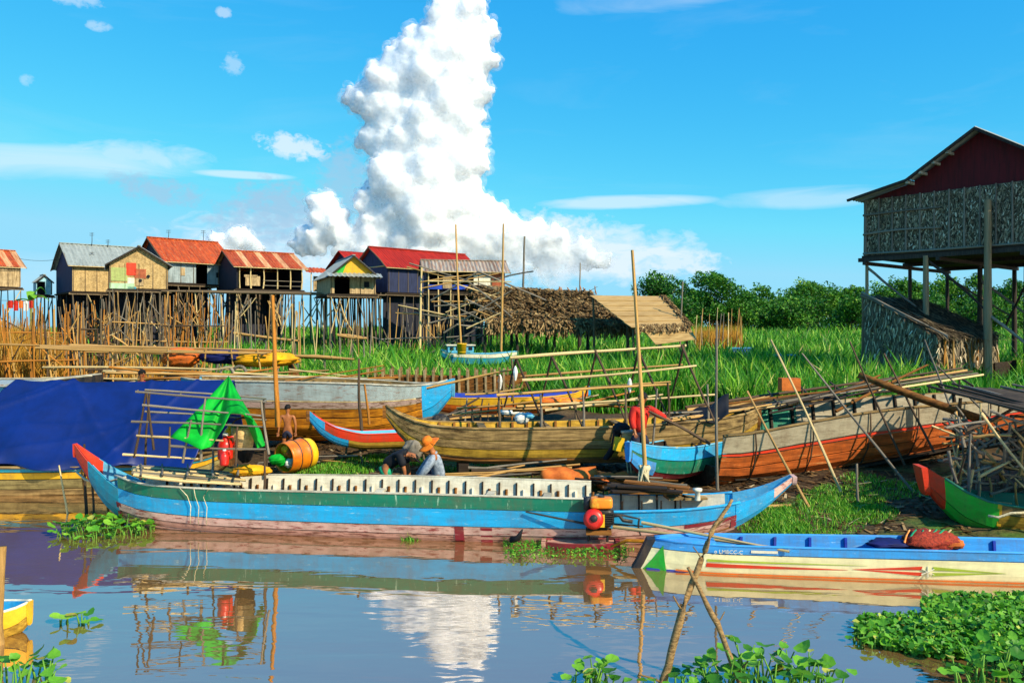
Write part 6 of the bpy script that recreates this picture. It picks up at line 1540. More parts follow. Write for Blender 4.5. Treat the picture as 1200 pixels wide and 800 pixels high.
# ------------------------------------------------------------------ stake fences on the left bank
def fence(label, x0, x1, d0, d1, n_, top0, top1, m_set, seed, lean=8, r=(.02, .042), rails=2):
    q = random.Random(seed); xm, dm = (x0 + x1) / 2, (d0 + d1) / 2
    X = (xm - CX) / F * dm; T = thing('stake_fence', label, 'fence', (X, dm, gz(X, dm)), 0, 'stake fences on the left bank')
    for i in range(n_):
        t = (i + q.uniform(-.4, .4)) / max(1, n_ - 1); px = x0 + (x1 - x0) * t; d = d0 + (d1 - d0) * t + q.uniform(-.6, .6); py = q.uniform(top0, top1)
        b = W(px, 430, d); b.z = gz(b.x, b.y) - .2
        pole('stake', loc_in(T, b), loc_in(T, W(px + q.gauss(0, lean), py, d + q.uniform(-.3, .3))), q.uniform(*r), q.choice(m_set), T)
    for k in range(n_ // 4 if rails else 0):
        px = q.uniform(x0, x1); d = d0 + (d1 - d0) * (px - x0) / (x1 - x0) + q.uniform(-.9, .9); a_ = q.choice([-1, 1]) * q.uniform(.3, 1.2); ln = q.uniform(10, 26); py = q.uniform(top1, top1 + 30)
        pole('cross_stick', loc_in(T, W(px - ln * math.cos(a_), py + ln * math.sin(a_), d)), loc_in(T, W(px + ln * math.cos(a_), py - ln * math.sin(a_), d)), q.uniform(.02, .04), q.choice(m_set), T)
    for k in range(rails):
        py = top1 + 12 + 18 * k; pole('rail', loc_in(T, W(x0, py + q.uniform(-3, 3), d0 - .6)), loc_in(T, W(x1, py + q.uniform(-3, 3), d1 - .6)), .045, q.choice(m_set), T)
BO = [m_bamboo, m_bamboo_orange, m_bamboo_orange, m_bamboo_dark]; BG = [m_bamboo_grey, m_bamboo, m_bamboo_dark, m_post]; BP = [m_bamboo_pale, m_bamboo, m_bamboo_grey]
fence('front row of orange-brown stakes before the dry reeds at the far left', -20, 95, 30.5, 31.5, 34, 352, 392, BO, 1)
fence('second row of stakes among the dry reeds at the left', -20, 110, 38, 38, 32, 350, 378, BO, 2)
fence('dense leaning stakes below the grey-roofed house', 80, 125, 34, 35, 44, 352, 372, BO + BG, 3, 8)
fence('thick cluster of grey stakes under the woven mat gable', 118, 200, 44, 45, 54, 338, 368, BG + BP, 4, 8)
fence('row of pale stakes before the grey sheet-walled house', 190, 268, 42, 43, 40, 340, 372, BG + BO, 5, 8)
fence('low front stakes behind the roofed barge', 95, 260, 32, 33, 46, 372, 402, BO + BG, 6, 10)
fence('scattered tall stakes in the grass under the open porch house', 268, 352, 36, 37, 13, 348, 372, BP, 7, 5, rails=0)
fence('thin tall stakes in the grass before the small yellow-gabled house', 345, 440, 40, 42, 15, 352, 380, BP, 8, 6, rails=0)
fence('crossed grey poles below the large dark house', 445, 520, 48, 49, 26, 345, 385, BG, 9, 9, rails=1)
fence('thin sticks standing by the pale dry reeds in the field', 815, 872, 47, 48, 12, 360, 376, BP, 10, 3, (.03, .04), 0)

# ------------------------------------------------------------------ the two forked branches standing in the water
def branch(label, pts, rs, twigs):
    t = thing('dead_branch', label, 'branch', (W(*pts[0]).x, pts[0][2], 0), 0, 'bare branches standing in the water')
    P_ = [loc_in(t, W(*q)) for q in pts]; out, ro = [], []
    for i in range(len(P_) - 1):
        for k in range(4):
            f = k / 4; out.append(P_[i].lerp(P_[i + 1], f) + Vector((R.uniform(-.008, .008), R.uniform(-.008, .008), 0))); ro.append((rs[i] * (1 - f) + rs[i + 1] * f) * R.uniform(.9, 1.12))
    out.append(P_[-1]); ro.append(rs[-1]); MB().tube(out, ro, 8).build('stem', m_branch, t, True)
    for a, b, r in twigs: pole('twig', loc_in(t, W(*a)), loc_in(t, W(*b)), r, m_branch, t)
branch('tall crooked bare branch standing in the water before the cream boat', [(768, 830, 7.9), (783, 780, 7.95), (800, 715, 8.0), (822, 655, 8.1), (838, 615, 8.15), (858, 585, 8.2)], [.042, .04, .036, .03, .024, .014],
       [((800, 715, 8.0), (789, 698, 7.95), .012), ((838, 618, 8.15), (852, 606, 8.1), .010), ((776, 800, 7.95), (748, 790, 7.8), .012), ((822, 655, 8.1), (812, 640, 8.1), .008)])
branch('shorter dark branch leaning left across the tall one', [(880, 835, 7.8), (866, 795, 7.85), (840, 730, 7.95), (820, 690, 8.0), (806, 664, 8.05)], [.034, .032, .028, .022, .016],
       [((863, 790, 7.85), (876, 775, 7.8), .010), ((840, 730, 7.95), (849, 716, 8), .008)])
tag(pole('mooring_post', (W(2, 760, 9.0).x, 9.05, -.6), W(3, 640, 9.05), .06, m_bamboo, None), 'upright yellow mooring post at the lower left edge', 'post')
# stakes at the bow of the long boat
T = thing('mooring_stakes', 'cluster of brown mooring stakes beside the red-tipped bow', 'stakes', W(105, 600, 15.7))
for (a, b, r, m_) in (((104, 600, 15.6), (99, 520, 15.6), .03, m_bamboo_dark), ((100, 598, 15.7), (95, 550, 15.7), .03, m_bamboo_orange), ((110, 603, 15.5), (106, 545, 15.5), .025, m_bamboo_dark), ((131, 600, 15.0), (124, 568, 15.0), .03, m_bamboo_orange), ((148, 610, 14.7), (137, 578, 14.7), .03, m_bamboo_orange), ((84, 600, 15.4), (69, 545, 15.6), .022, m_bamboo_pale)):
    a_ = W(*a); a_.z = -.5; pole('stake', a_, W(*b), r, m_, T, world=True)
o = MB().tube([W(88, 551, 15.4), W(100, 562, 15.2), W(118, 567, 15.0), (W(135, 562, 14.9)), W(147, 559, 14.6)], .02, 6).build('mooring_rope', m_rope, None, True); tag(o, 'pale rope slung across the blue bow of the long boat', 'rope')
for k, px in enumerate((290, 300, 318)):
    u_ = .20 + .012 * k; o = MB().tube([A.w(u_ - .012 + .01 * k, 1.27, -1, -.03), A.w(u_, 1.1, -1, -.04), A.w(u_ + .004, .9, -1, -.035), A.w(u_ + .002, .7, -1, -.04), A.w(u_, .55, -1, -.035)], .007, 5).build('rope', m_rope, None, True)
    tag(o, ['left', 'middle', 'right'][k] + ' of three thin pale ropes hanging over the green stripe', 'rope', 'thin ropes over the long boat side')
# loose sticks and litter on the mud
N = 7000; X_ = NR.uniform(-6, 10, N); Y_ = NR.uniform(13.6, 22, N); P = np.array([[a, b, gz(a, b) + .012] for a, b in zip(X_, Y_)])
keep = np.array([b - sh(a) > .8 for a, b in zip(X_, Y_)]); P = P[keep]; N = len(P)
an = NR.uniform(0, 6.28, N); ln = NR.uniform(.06, .35, N); dv = np.stack([np.cos(an), np.sin(an), NR.uniform(0, .25, N)], 1) * ln[:, None]; wv = np.stack([-np.sin(an), np.cos(an), an * 0], 1) * (NR.uniform(.01, .035, N))[:, None]
V = np.stack([P - wv, P + wv, P + dv + wv * .6, P + dv - wv * .6], 1).reshape(-1, 3); k = np.arange(N) * 4
o = link('litter', np_mesh('litter', V, np.stack([k, k + 1, k + 2, k + 3], 1), None, np.repeat(NR.random(N), 4), l_debris)); tag(o, 'loose chips, sticks and dead leaves scattered on the mud', 'litter', kind='stuff')
for k, (a, b, lb) in enumerate((((545, 556), (590, 546), 'pale stick lying on the mud behind the man in the orange hat'), ((560, 560), (640, 555), 'long grey stick lying behind the white ribs'), ((640, 552), (700, 541), 'driftwood plank on the mud below the grey boat'), ((590, 548), (650, 553), 'brown plank on the mud left of the orange roll'), ((300, 533), (345, 560), 'stick lying left of the barrel'))):
    p0, p1 = W(*a, 16.3), W(*b, 16.6); p0.z = gz(p0.x, p0.y) + .06; p1.z = gz(p1.x, p1.y) + .10
    tag(pole('loose_stick', p0, p1, .035, [m_bamboo_pale, m_bamboo_grey, m_grey_wood, m_brown_wood, m_bamboo_dark][k]), lb, 'stick', 'sticks lying on the mud')

# gear lying on and behind the grey boat
T = thing('bamboo_bundle', 'loose bundle of bamboo lying on the stern of the grey boat', 'bamboo', W(850, 490, 18.3))
for k in range(12): pole('stick', loc_in(T, W(780 + R.uniform(-8, 12), 492 + R.uniform(-8, 6), 17.9 + .08 * k)), loc_in(T, W(905 + R.uniform(-15, 10), 472 + R.uniform(-8, 6), 18.6 + .08 * k)), R.uniform(.02, .04), R.choice([m_bamboo, m_bamboo_grey, m_bamboo_dark]), T)
o = MB().grid(lambda u, v: W(808 + 46 * u, 494 - 22 * u * (1 - .3 * v) + 8 * v - 10 * (1 - v), 18.4 - .8 * v) + Vector((0, 0, .05 * math.sin(u * 9 + v * 5))), 12, 8, .02).build('dark_sheet', m_dark_cloth, None, True); tag(o, 'dark sheet draped over the stern of the grey boat', 'sheet')
T = thing('stick_rack', 'thin rack of sticks standing at the stern of the ochre boat near the blue prow', 'rack', W(580, 490, 19.6))
for k in range(9): pole('stick', loc_in(T, W(545 + 9 * k, 494, 19.4)), loc_in(T, W(545 + 9 * k + R.uniform(-3, 3), 470 + R.uniform(-6, 6), 19.6)), .025, R.choice([m_bamboo_dark, m_bamboo_grey, m_brown_wood]), T)
for (a, b) in (((530, 486), (640, 476)), ((535, 478), (625, 470)), ((520, 492), (610, 487))): pole('rail', loc_in(T, W(*a, 19.4)), loc_in(T, W(*b, 19.5)), .03, m_bamboo, T)
lump('yellow_white_heap', 'heap of yellow and white cloth on the deck of the yellow and blue boat', 'cloth', W(640, 470, 23.9), (.7, .25, .13), m_yellow_cloth, 120)
for k, (px, py, d, s_, m_, nm, lb, ct) in enumerate(((385, 553, 16.6, (.5, .2, .06), m_brown_wood, 'driftwood', 'flat brown driftwood behind the barrel', 'wood'), (575, 557, 16.2, (.45, .18, .06), m_brown_wood, 'bark_slab', 'curved slab of bark on the mud behind the white ribs', 'wood'),
        (610, 551, 16.6, (.3, .14, .07), m_orange_wood, 'bark_slab', 'small orange slab of bark left of the orange roll', 'wood'), (668, 543, 17.0, (.35, .2, .06), m_pale_plank, 'cloth_rag', 'pale rag on the mud below the grey boat', 'rag'), (430, 562, 15.6, (.5, .3, .08), m_shorts_green, 'dugout_cover', 'dull green sheet lying behind the second worker', 'sheet'))):
    lump(nm, lb, ct, (W(px, py, d).x, d, gz(W(px, py, d).x, d) + .05), s_, m_, 130 + k)

# heaps of poles and planks lying about between the hulls
HEAPS = [('pile of grey poles leaning between the ochre boat and the grey bow', (455, 512, 19.6), (560, 478, 20.6), 9, 'gb'), ('sheaf of bamboo lying along the far rail of the grey boat', (600, 482, 19.0), (745, 470, 19.6), 9, 'bo'),
         ('scatter of dark planks on the mud under the blue-bowed boat', (690, 560, 16.2), (800, 572, 16.0), 10, 'dk'), ('driftwood poles lying before the stern of the red-brown boat', (800, 578, 15.6), (905, 590, 15.4), 9, 'gb'),
         ('tangle of dark sticks behind the stern of the blue-bowed boat', (795, 512, 18.0), (860, 545, 17.2), 12, 'dk'), ('long poles laid over the middle of the red-brown boat', (900, 478, 18.4), (1090, 446, 20.0), 10, 'dk'),
         ('bundle of thin bamboo behind the tarpaulin and the ochre boat', (130, 440, 23.2), (330, 444, 23.4), 10, 'bo'), ('broken poles lying behind the barrel', (300, 546, 18.4), (420, 536, 18.8), 9, 'gb'),
         ('pile of poles on the far rail of the ochre boat', (300, 441, 22.6), (470, 446, 22.4), 8, 'bo'), ('weathered slats on the mud below the grey boat', (520, 556, 16.5), (660, 548, 16.8), 12, 'gb')]
SETS = {'gb': [m_bamboo_grey, m_bamboo, m_bamboo_dark], 'bo': [m_bamboo, m_bamboo_orange, m_bamboo_pale], 'dk': [m_bamboo_dark, m_bamboo_grey, m_post_dark, m_brown_wood]}
for lb, a, b, n_, st in HEAPS:
    T = thing('pole_heap', lb, 'poles', (W(*a) + W(*b)) / 2, 0, 'heaps of poles between the hulls')
    pa, pb = W(*a), W(*b); ln = pb - pa
    for k in range(n_):
        c = pa.lerp(pb, R.uniform(.25, .75)) + Vector((0, R.uniform(-.3, .3), R.uniform(-.06, .12))); d = (ln.normalized() + Vector((R.uniform(-.12, .12), R.uniform(-.25, .25), R.gauss(0, .10)))) * ln.length * R.uniform(.25, .5)
        p0, p1 = c - d, c + d
        p0.z = max(p0.z, gz(p0.x, p0.y) + .03); p1.z = max(p1.z, gz(p1.x, p1.y) + .03)
        pole('pole', loc_in(T, p0), loc_in(T, p1), R.uniform(.018, .04), R.choice(SETS[st]), T)

o = MB().tube([W(22 + 52 * t, 303 + 10 * t * (1 - t), 65.5) for t in [i / 8 for i in range(9)]], .02, 4).build('overhead_wire', m_engine, None, True); tag(o, 'thin wire strung between the leftmost house and the grey-roofed house', 'wire')
# ------------------------------------------------------------------ people
def skin_mesh(name, verts, edges, radii, m, root=0, sub=2):
    me = bpy.data.meshes.new(name); me.from_pydata([tuple(v) for v in verts], edges, [])
    o = bpy.data.objects.new(name, me); COL.objects.link(o)
    sk = o.modifiers.new('s', 'SKIN'); sk.use_smooth_shade = True; sk.branch_smoothing = .6
    for i, r in enumerate(radii):
        v = me.skin_vertices[0].data[i]; v.radius = (r, r) if not isinstance(r, tuple) else r; v.use_root = (i == root)
    sb = o.modifiers.new('d', 'SUBSURF'); sb.levels = sb.render_levels = sub
    dg = bpy.context.evaluated_depsgraph_get(); m2_ = bpy.data.meshes.new_from_object(o.evaluated_get(dg)); bpy.data.objects.remove(o)
    m2_.name = name; m2_.materials.clear(); m2_.materials.append(m); m2_.polygons.foreach_set('use_smooth', [True] * len(m2_.polygons))
    return m2_
def person(label, base, J, H=1.6, face=(0, -1, 0), shirt=None, shorts=None, hat=False, hair=True, shirt_sleeve=.55, long_leg=False):
    """J: joints relative to base, for s in 'lr': pelvis, chest, neck, head, sh, el, wr, hip, kn, an, toe. one continuous body mesh plus clothes"""
    T = thing('person', label, 'person', base)
    k = H / 1.6; V_, E_, R_ = [], [], []
    def add(p, r, frm=None):
        V_.append(Vector(p)); R_.append(r * k)
        if frm is not None: E_.append((frm, len(V_) - 1))
        return len(V_) - 1
    pe = add(J['pelvis'], .115); wa = add(Vector(J['pelvis']).lerp(Vector(J['chest']), .5), .10, pe); ch = add(J['chest'], .125, wa); nk = add(J['neck'], .05, ch)
    hd = Vector(J['head']); dirn = (hd - Vector(J['neck'])).normalized(); fv = Vector(face).normalized()
    h0 = add(hd - dirn * .045 * k, .075, nk); h1 = add(hd + dirn * .035 * k, .088, h0); h2 = add(hd + dirn * .095 * k, .055, h1)
    for s in 'lr':
        sh_ = add(J['sh' + s], .062, ch); el = add(J['el' + s], .042, sh_); wr = add(J['wr' + s], .027, el)
        d = (Vector(J['wr' + s]) - Vector(J['el' + s])).normalized(); pm = add(Vector(J['wr' + s]) + d * .06 * k, .030, wr)
        sd_ = d.cross(Vector((0, 0, 1)) if abs(d.z) < .8 else Vector((0, 1, 0))).normalized(); cu = d.cross(sd_).normalized()
        for q in range(4):
            ln = (.075, .085, .08, .06)[q] * k; o_ = sd_ * (q - 1.5) * .02 * k; b0 = Vector(V_[pm]) + o_ + d * .025 * k
            f1 = add(b0, .009, pm); f2 = add(b0 + d * ln * .5 + cu * .008, .0085, f1); add(b0 + d * ln * .85 + cu * .03, .007, f2)
        t1 = add(Vector(J['wr' + s]) + d * .035 * k - sd_ * .035 * k, .010, pm); add(Vector(J['wr' + s]) + d * .075 * k - sd_ * .06 * k + cu * .01, .008, t1)
        hp = add(J['hip' + s], .085, pe); kn = add(J['kn' + s], .055, hp); an = add(J['an' + s], .036, kn); add(J['toe' + s], .03, an)
    body = link('body', skin_mesh('body', V_, E_, R_, m_skin, 0), T)
    # face: nose, eyes, mouth, ears on the side the person looks to
    side = fv.cross(dirn).normalized(); up = dirn
    def fp(a, b, c): return hd + fv * a * k + side * b * k + up * c * k
    MB().tube([fp(.085, 0, .035), fp(.108, 0, .0)], [.008 * k, .016 * k], 6).build('nose', m_skin, body)
    for sx in (-1, 1):
        MB().lathe([(0, .008), (.012, .004), (.013, 0)], fp(.084, sx * .032, .03), (fv).to_track_quat('Z', 'Y').to_matrix(), 8).build('eye', m_hair, body)
        MB().tube([fp(-.01, sx * .085, .035), fp(-.012, sx * .092, .0), fp(-.005, sx * .084, -.03)], .012 * k, 6).build('ear', m_skin, body)
    MB().tube([fp(.086, -.022, -.04), fp(.092, 0, -.042), fp(.086, .022, -.04)], .006 * k, 5).build('mouth', m_red_cloth, body)
    if hair:
        def hf(u, v):
            t, p_ = u * 2 * math.pi, v * 1.75
            loc = Vector((math.sin(p_) * math.cos(t), math.sin(p_) * math.sin(t), math.cos(p_)))
            r_ = .104 * k * (1 + .04 * math.sin(9 * t))
            if loc.x > .55 and loc.z < .35: r_ *= .80
            return hd + up * .03 * k + (fv * loc.x * .98 + side * loc.y * .92 + up * loc.z) * r_
        MB().grid(hf, 24, 10).build('hair', m_hair, T, True)
    if shirt:
        v = [Vector(J['pelvis']).lerp(Vector(J['chest']), -.12), Vector(J['pelvis']).lerp(Vector(J['chest']), .5), J['chest'], Vector(J['chest']).lerp(Vector(J['neck']), .5), Vector(J['chest']).lerp(Vector(J['neck']), .88)]; e = [(0, 1), (1, 2), (2, 3), (3, 4)]; r = [.165, .165, .19, .15, .085]
        for s in 'lr':
            v += [J['sh' + s], Vector(J['sh' + s]).lerp(Vector(J['el' + s]), shirt_sleeve if shirt_sleeve <= 1 else 1)]; b = len(v) - 2; e += [(2, b), (b, b + 1)]; r += [.10, .078]
            if shirt_sleeve > 1: v.append(Vector(J['el' + s]).lerp(Vector(J['wr' + s]), .85)); e.append((b + 1, b + 2)); r.append(.056)
        link('shirt', skin_mesh('shirt', [Vector(q) for q in v], e, [q * k for q in r], shirt, 0), T)
    if shorts:
        v = [Vector(J['pelvis']) + Vector((0, 0, .05 * k)), Vector(J['pelvis'])]; e = [(0, 1)]; r = [.16, .175]
        for s in 'lr':
            f = 1.0 if long_leg else .72
            v += [J['hip' + s], Vector(J['hip' + s]).lerp(Vector(J['kn' + s]), f)]; b = len(v) - 2; e += [(1, b), (b, b + 1)]; r += [.13, .105]
            if long_leg: v.append(Vector(J['kn' + s]).lerp(Vector(J['an' + s]), .9)); e.append((b + 1, b + 2)); r.append(.075)
        link('trousers' if long_leg else 'shorts', skin_mesh('shorts', [Vector(q) for q in v], e, [q * k for q in r], shorts, 1), T)
    if hat:
        c = hd + up * .05 * k; rot = (up + fv * .12).to_track_quat('Z', 'Y').to_matrix()
        def brim(u, v):
            t = u * 2 * math.pi; r_ = .10 + .13 * v; return c + rot @ Vector((r_ * math.cos(t), r_ * math.sin(t), .0 - .05 * v + .018 * math.sin(3 * t) * v))
        hb = MB().lathe([(.118, .0), (.112, .06), (.095, .10), (.05, .122), (0, .126)], c, rot, 20).build('hat', m_hat, T, True)
        MB().grid(brim, 32, 5, .006, -up).build('hat_brim', m_hat, hb, True)
    return T
def pose(base, **J):
    return {n_: Vector(q) for n_, q in J.items()}
# man in the orange hat, squatting behind the white ribs and facing left
x, y = W(511, 552, 15.85).x, 15.85; g0 = gz(x, y)
person('person in orange sun hat and grey check shirt squatting over the work', (x, y, g0), pose(0, pelvis=(.06, .05, .42), chest=(-.02, .02, .82), neck=(-.08, 0, .98), head=(-.14, -.03, 1.10),
    shl=(-.02, -.19, .88), shr=(-.05, .20, .88), ell=(-.20, -.24, .62), elr=(-.26, .22, .62), wrl=(-.36, -.16, .42), wrr=(-.42, .12, .42), hipl=(.02, -.10, .40), hipr=(.02, .14, .40),
    knl=(-.28, -.18, .50), knr=(-.30, .22, .50), anl=(-.10, -.16, .07), anr=(-.12, .20, .07), toel=(-.27, -.17, .03), toer=(-.29, .21, .03)), 1.62, (-.85, -.35, -.35), m_shirt_grey, m_shorts_dark, True, True, 1.5, True)
# second worker bending over, hips to the left
x, y = W(453, 552, 15.9).x, 15.9; g0 = gz(x, y)
person('person in black top and green shorts bending over beside the orange hat', (x, y, g0), pose(0, pelvis=(-.02, 0, .66), chest=(.30, -.02, .92), neck=(.44, -.03, .90), head=(.54, -.05, .84),
    shl=(.30, -.20, .88), shr=(.32, .17, .88), ell=(.38, -.24, .62), elr=(.40, .18, .62), wrl=(.40, -.22, .38), wrr=(.44, .14, .38), hipl=(-.04, -.10, .62), hipr=(-.04, .10, .62),
    knl=(.10, -.14, .34), knr=(.06, .16, .34), anl=(-.14, -.14, .07), anr=(-.18, .16, .07), toel=(.02, -.15, .03), toer=(-.02, .17, .03)), 1.6, (.6, -.2, -.77), m_dark_cloth, m_shorts_green, False, True, .8)
# boy standing before the ochre boat, seen from behind
x, y = W(337, 520, 20.0).x, 20.0; g0 = gz(x, y)
person('shirtless boy in dark shorts standing before the ochre boat', (x, y, g0), pose(0, pelvis=(0, 0, .62), chest=(0, 0, .90), neck=(0, 0, 1.04), head=(0, .01, 1.15),
    shl=(-.15, 0, .97), shr=(.15, 0, .97), ell=(-.20, -.02, .77), elr=(.20, -.02, .77), wrl=(-.21, -.05, .59), wrr=(.21, -.04, .59), hipl=(-.075, 0, .58), hipr=(.075, 0, .58),
    knl=(-.09, -.01, .32), knr=(.09, .0, .32), anl=(-.09, .03, .06), anr=(.10, .03, .06), toel=(-.10, .15, .03), toer=(.12, .15, .03)), 1.28, (0, 1, 0), None, m_shorts_dark)
# person in red by the tall pole, standing at the side of the grey boat
x, y = W(750, 520, 16.55).x, 16.55; g0 = gz(x, y) + .26
bx_ = thing('wooden_crate', 'low wooden crate under the feet of the person in red', 'crate', (x, y, g0 - .27))
for k in range(4): MB().box((0, -.21 + .14 * k, .25), (.6, .12, .02)).build('slat', m_grey_wood, bx_)
for sx in (-.25, .25): MB().box((sx, 0, .12), (.05, .5, .235)).build('side', m_grey_wood, bx_)
person('person in red shirt leaning beside the tallest bamboo pole', (x, y, g0), pose(0, pelvis=(-.02, 0, .82), chest=(0, .02, 1.22), neck=(.03, .03, 1.38), head=(.06, .05, 1.50),
    shl=(-.15, -.02, 1.30), shr=(.19, .02, 1.30), ell=(-.18, -.10, 1.05), elr=(.40, .05, 1.17), wrl=(-.14, -.22, .86), wrr=(.58, .10, 1.08), hipl=(-.10, 0, .78), hipr=(.08, 0, .78),
    knl=(-.10, -.04, .42), knr=(.10, -.03, .42), anl=(-.10, .03, .07), anr=(.12, .03, .07), toel=(-.11, -.12, .03), toer=(.14, -.12, .03)), 1.62, (.5, .8, -.2), m_red_cloth, m_shorts_dark, False, True, 1.5)
# person behind the blue tarpaulin, only head and shoulders in view
x, y = W(166, 445, 21.5).x, 21.5; g0 = gz(x, y)
dz = 2.2 - g0
person('person with black hair and red top looking over the blue tarpaulin', (x, y, g0), pose(0, pelvis=(0, 0, dz - .62), chest=(0, 0, dz - .22), neck=(.01, -.01, dz - .02), head=(.02, -.03, dz + .14),
    shl=(-.18, 0, dz - .12), shr=(.18, 0, dz - .12), ell=(-.24, 0, dz - .38), elr=(.24, -.03, dz - .38), wrl=(-.22, -.12, dz - .6), wrr=(.22, -.12, dz - .6), hipl=(-.09, 0, dz - .66), hipr=(.09, 0, dz - .66),
    knl=(-.1, -.03, (dz - .66) * .52), knr=(.1, -.03, (dz - .66) * .52), anl=(-.1, .03, .07), anr=(.1, .03, .07), toel=(-.1, -.12, .03), toer=(.12, -.12, .03)), 1.6, (.7, -.6, 0), m_red_cloth, m_shorts_dark)
# ------------------------------------------------------------------ floating water hyacinth
LEAF = []
for v in range(5):
    rr = random.Random(v + 3)
    mb = MB()
    def lf(u, w_):
        t = u * 2 * math.pi; r_ = (1 + .10 * math.cos(t) + .07 * math.sin(3 * t + v) + (.05 * math.sin(7 * t + 2 * v)) - (.35 * max(0, math.cos(t - v * 1.3)) ** 40 if v % 2 else 0)) * w_
        x_, y_ = r_ * math.cos(t), r_ * math.sin(t) * .86
        return (x_ + 1.0, y_, .28 * (r_ ** 2) * (.6 + .4 * math.cos(2 * t + v)) + .05 * math.sin(5 * t) * w_)
    mb.grid(lf, 20, 3)
    for q in range(2):
        me = mb.mesh('leaf', l_hya, True)
        a = me.attributes.new('rnd', 'FLOAT', 'POINT'); a.data.foreach_set('value', [min(1, max(0, .15 + .34 * q + .13 * v + rr.uniform(-.06, .06)))] * len(me.vertices))
        LEAF.append(me)
def hyacinth(label, cx, cy, rx, ry, n_, size, high, seed, name='water_hyacinth'):
    q = random.Random(seed); t = thing(name, label, 'water plant', (cx, cy, 0), 0, 'floating water hyacinth clumps')
    st = MB()
    for i in range(n_):
        a = q.uniform(0, 6.28); r_ = math.sqrt(q.random()); x_, y_ = math.cos(a) * rx * r_, math.sin(a) * ry * r_
        h = high * q.uniform(.3, 1.0) * (1.1 - .6 * r_); aa = q.uniform(0, 6.28); tilt = q.uniform(.1, 1.1); s = size * q.uniform(.6, 1.15)
        top = Vector((x_ + math.cos(aa) * h * .4, y_ + math.sin(aa) * h * .4, h + .02))
        st.tube([(x_, y_, -.03), (x_ * .5 + top.x * .5, y_ * .5 + top.y * .5, h * .6), top], [.012, .010, .006], 5)
        o = link('leaf', LEAF[min(q.randrange(10), q.randrange(12) % 10)], t, loc=top, rot=Euler((q.uniform(-.3, .3), tilt - .75, aa), 'XYZ'), scl=(s, s, s))
    tag(st.build('stalks', l_stalk, t, True), kind='stuff')
l_stalk = mat('hyacinth_stalk', '#6a9a34', '#4c7a24', rnd=.1)
def wp_(px, py): d = F * CH / (py - HY); return (px - CX) / F * d, d
c = wp_(127, 622); hyacinth('leafy green clump floating at the bow of the long boat', c[0], c[1], .82, .62, 150, .075, .24, 1)
c = wp_(86, 730); hyacinth('tiny sprig of floating leaves alone on the open water at the left', c[0], c[1], .2, .12, 9, .075, .16, 2)
c = wp_(14, 815); hyacinth('leafy clump at the lower left corner', c[0], c[1], .40, .5, 52, .072, .36, 3)
c = wp_(700, 812); hyacinth('small clump at the bottom edge left of the bare branches', c[0], c[1], .3, .22, 26, .07, .30, 4)
c = wp_(895, 812); hyacinth('large-leaved clump at the bottom edge right of the bare branches', c[0], c[1], .72, .32, 84, .080, .50, 5)
c = wp_(800, 812); hyacinth('low ragged clump at the feet of the bare branches', c[0], c[1], .40, .2, 20, .06, .22, 6)
c = wp_(1205, 805); hyacinth('big-leaved clump in the lower right corner', c[0], c[1], .75, .5, 120, .072, .40, 7)
# the dense mat at the right: front leaves singly, the mass behind them as one
c = wp_(1120, 752); hyacinth('low leaves along the front of the green mat at the right', c[0] - .1, c[1] - .0, 1.05, .40, 190, .046, .18, 8)
P, S, Q = [], [], []
for k in range(9000):
    a = R.uniform(0, 6.28); r_ = math.sqrt(R.random())
    px, py = 1180 + math.cos(a) * 178 * r_, 738 + math.sin(a) * 38 * r_
    if px < 1080 and py < 728: continue
    x, y = wp_(px, py); P.append((x, y, .02 + .17 * R.random() * (1.1 - .6 * r_))); S.append(R.uniform(.05, .10)); Q.append(min(1, max(0, R.gauss(.42, .22))))
o = link('water_hyacinth_mat', flecks('water_hyacinth_mat', np.array(P), np.array(S), l_hya, np.array(Q), .8, bias=(0, -.5, 1.2))); tag(o, 'dense mat of floating leaves at the right below the cream boat', 'water plants', kind='stuff')
P, S, Q = [], [], []
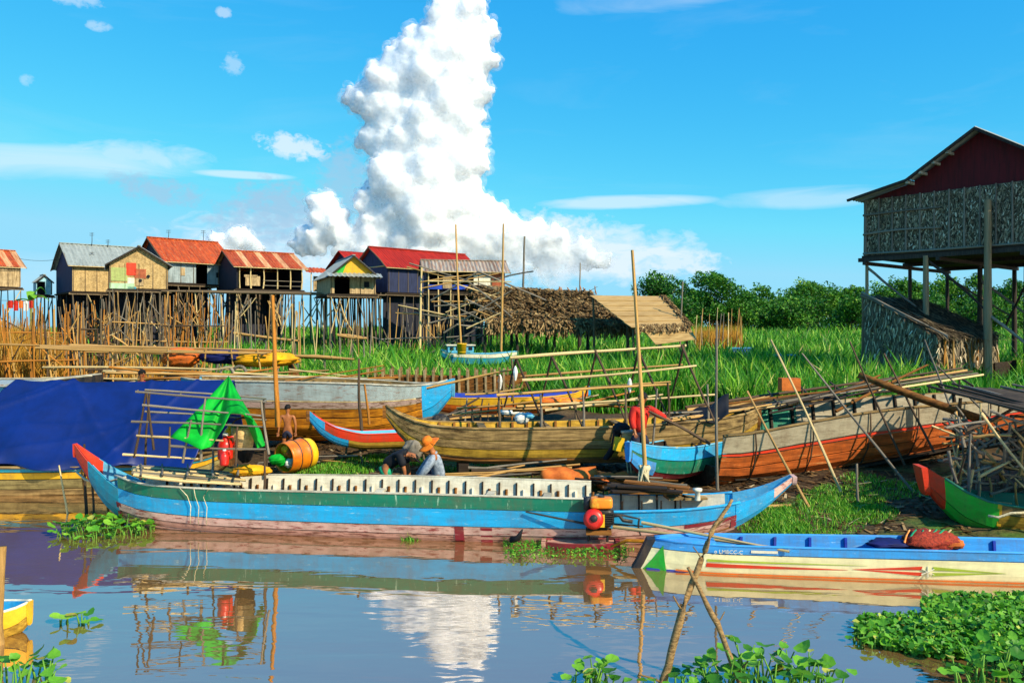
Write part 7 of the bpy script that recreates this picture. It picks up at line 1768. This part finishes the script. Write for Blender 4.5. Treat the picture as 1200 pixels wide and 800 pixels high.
for k in range(900):
    px, py = R.uniform(590, 735), R.uniform(636, 656); x, y = wp_(px, py)
    P.append((x, y, .02 + .07 * R.random())); S.append(R.uniform(.03, .08)); Q.append(min(1, max(0, R.gauss(.35, .22))))
o = link('duckweed', flecks('duckweed', np.array(P), np.array(S), l_hya, np.array(Q), .42, bias=(0, -.3, 1.2))); tag(o, 'dark weed and scum on the water below the orange engine', 'water plants', kind='stuff')
# banana plant by the blue shed
d = 64; x = (36 - CX) / F * d; z0 = gz(x, d); T = thing('banana_plant', 'banana plant with broad green leaves beside the pale blue shed', 'plant', (x, d, z0), 0)
ht = CH + (HY - 352) / F * d - z0
MB().tube([(0, 0, 0), (.08, 0, ht * .5), (0, 0, ht)], [.16, .13, .08], 8).build('stem', mat('banana_stem', '#8a8a4c', '#5c6030', rnd=0), T, True)
for k, (a, ln, up) in enumerate(((2.9, 1.7, .3), (.2, 1.4, .55), (1.0, 1.5, 1.2), (3.8, 1.5, .1), (5.3, 1.3, .6), (1.9, 1.2, .9))):
    dv = Vector((math.cos(a), math.sin(a) * .6, 0)); sv = Vector((-dv.y, dv.x, 0)).normalized()
    f = lambda u, v: Vector((0, 0, ht)) + dv * ln * u + Vector((0, 0, up * math.sin(u * 2.2) * 1.1 - .5 * u * u)) + sv * (v - .5) * .62 * math.sin(min(1, u + .08) * math.pi) ** .6 + Vector((0, 0, -.12 * abs(v - .5)))
    me = MB().grid(f, 12, 4).mesh('leaf', l_hya, True); at = me.attributes.new('rnd', 'FLOAT', 'POINT'); at.data.foreach_set('value', [.25 + .08 * k] * len(me.vertices)); link('leaf', me, T)
T = thing('laundry_line', 'red and orange washing hanging under the leftmost house', 'laundry', W(25, 370, 63))
pole('line', loc_in(T, W(2, 352, 63)), loc_in(T, W(40, 352, 63)), .02, m_bamboo_grey, T)
for k in range(5): MB().grid(lambda u, v: loc_in(T, W(10 + k * 6 + 5 * u, 352 + (9 + 3 * (k % 2)) * v, 63)) + Vector((0, .06 * math.sin(u * 9), 0)), 6, 4, .02, (0, 1, 0)).build('garment', [m_red_cloth, m_red_cloth, p_orange, m_plastic_white, m_red_cloth][k], T)
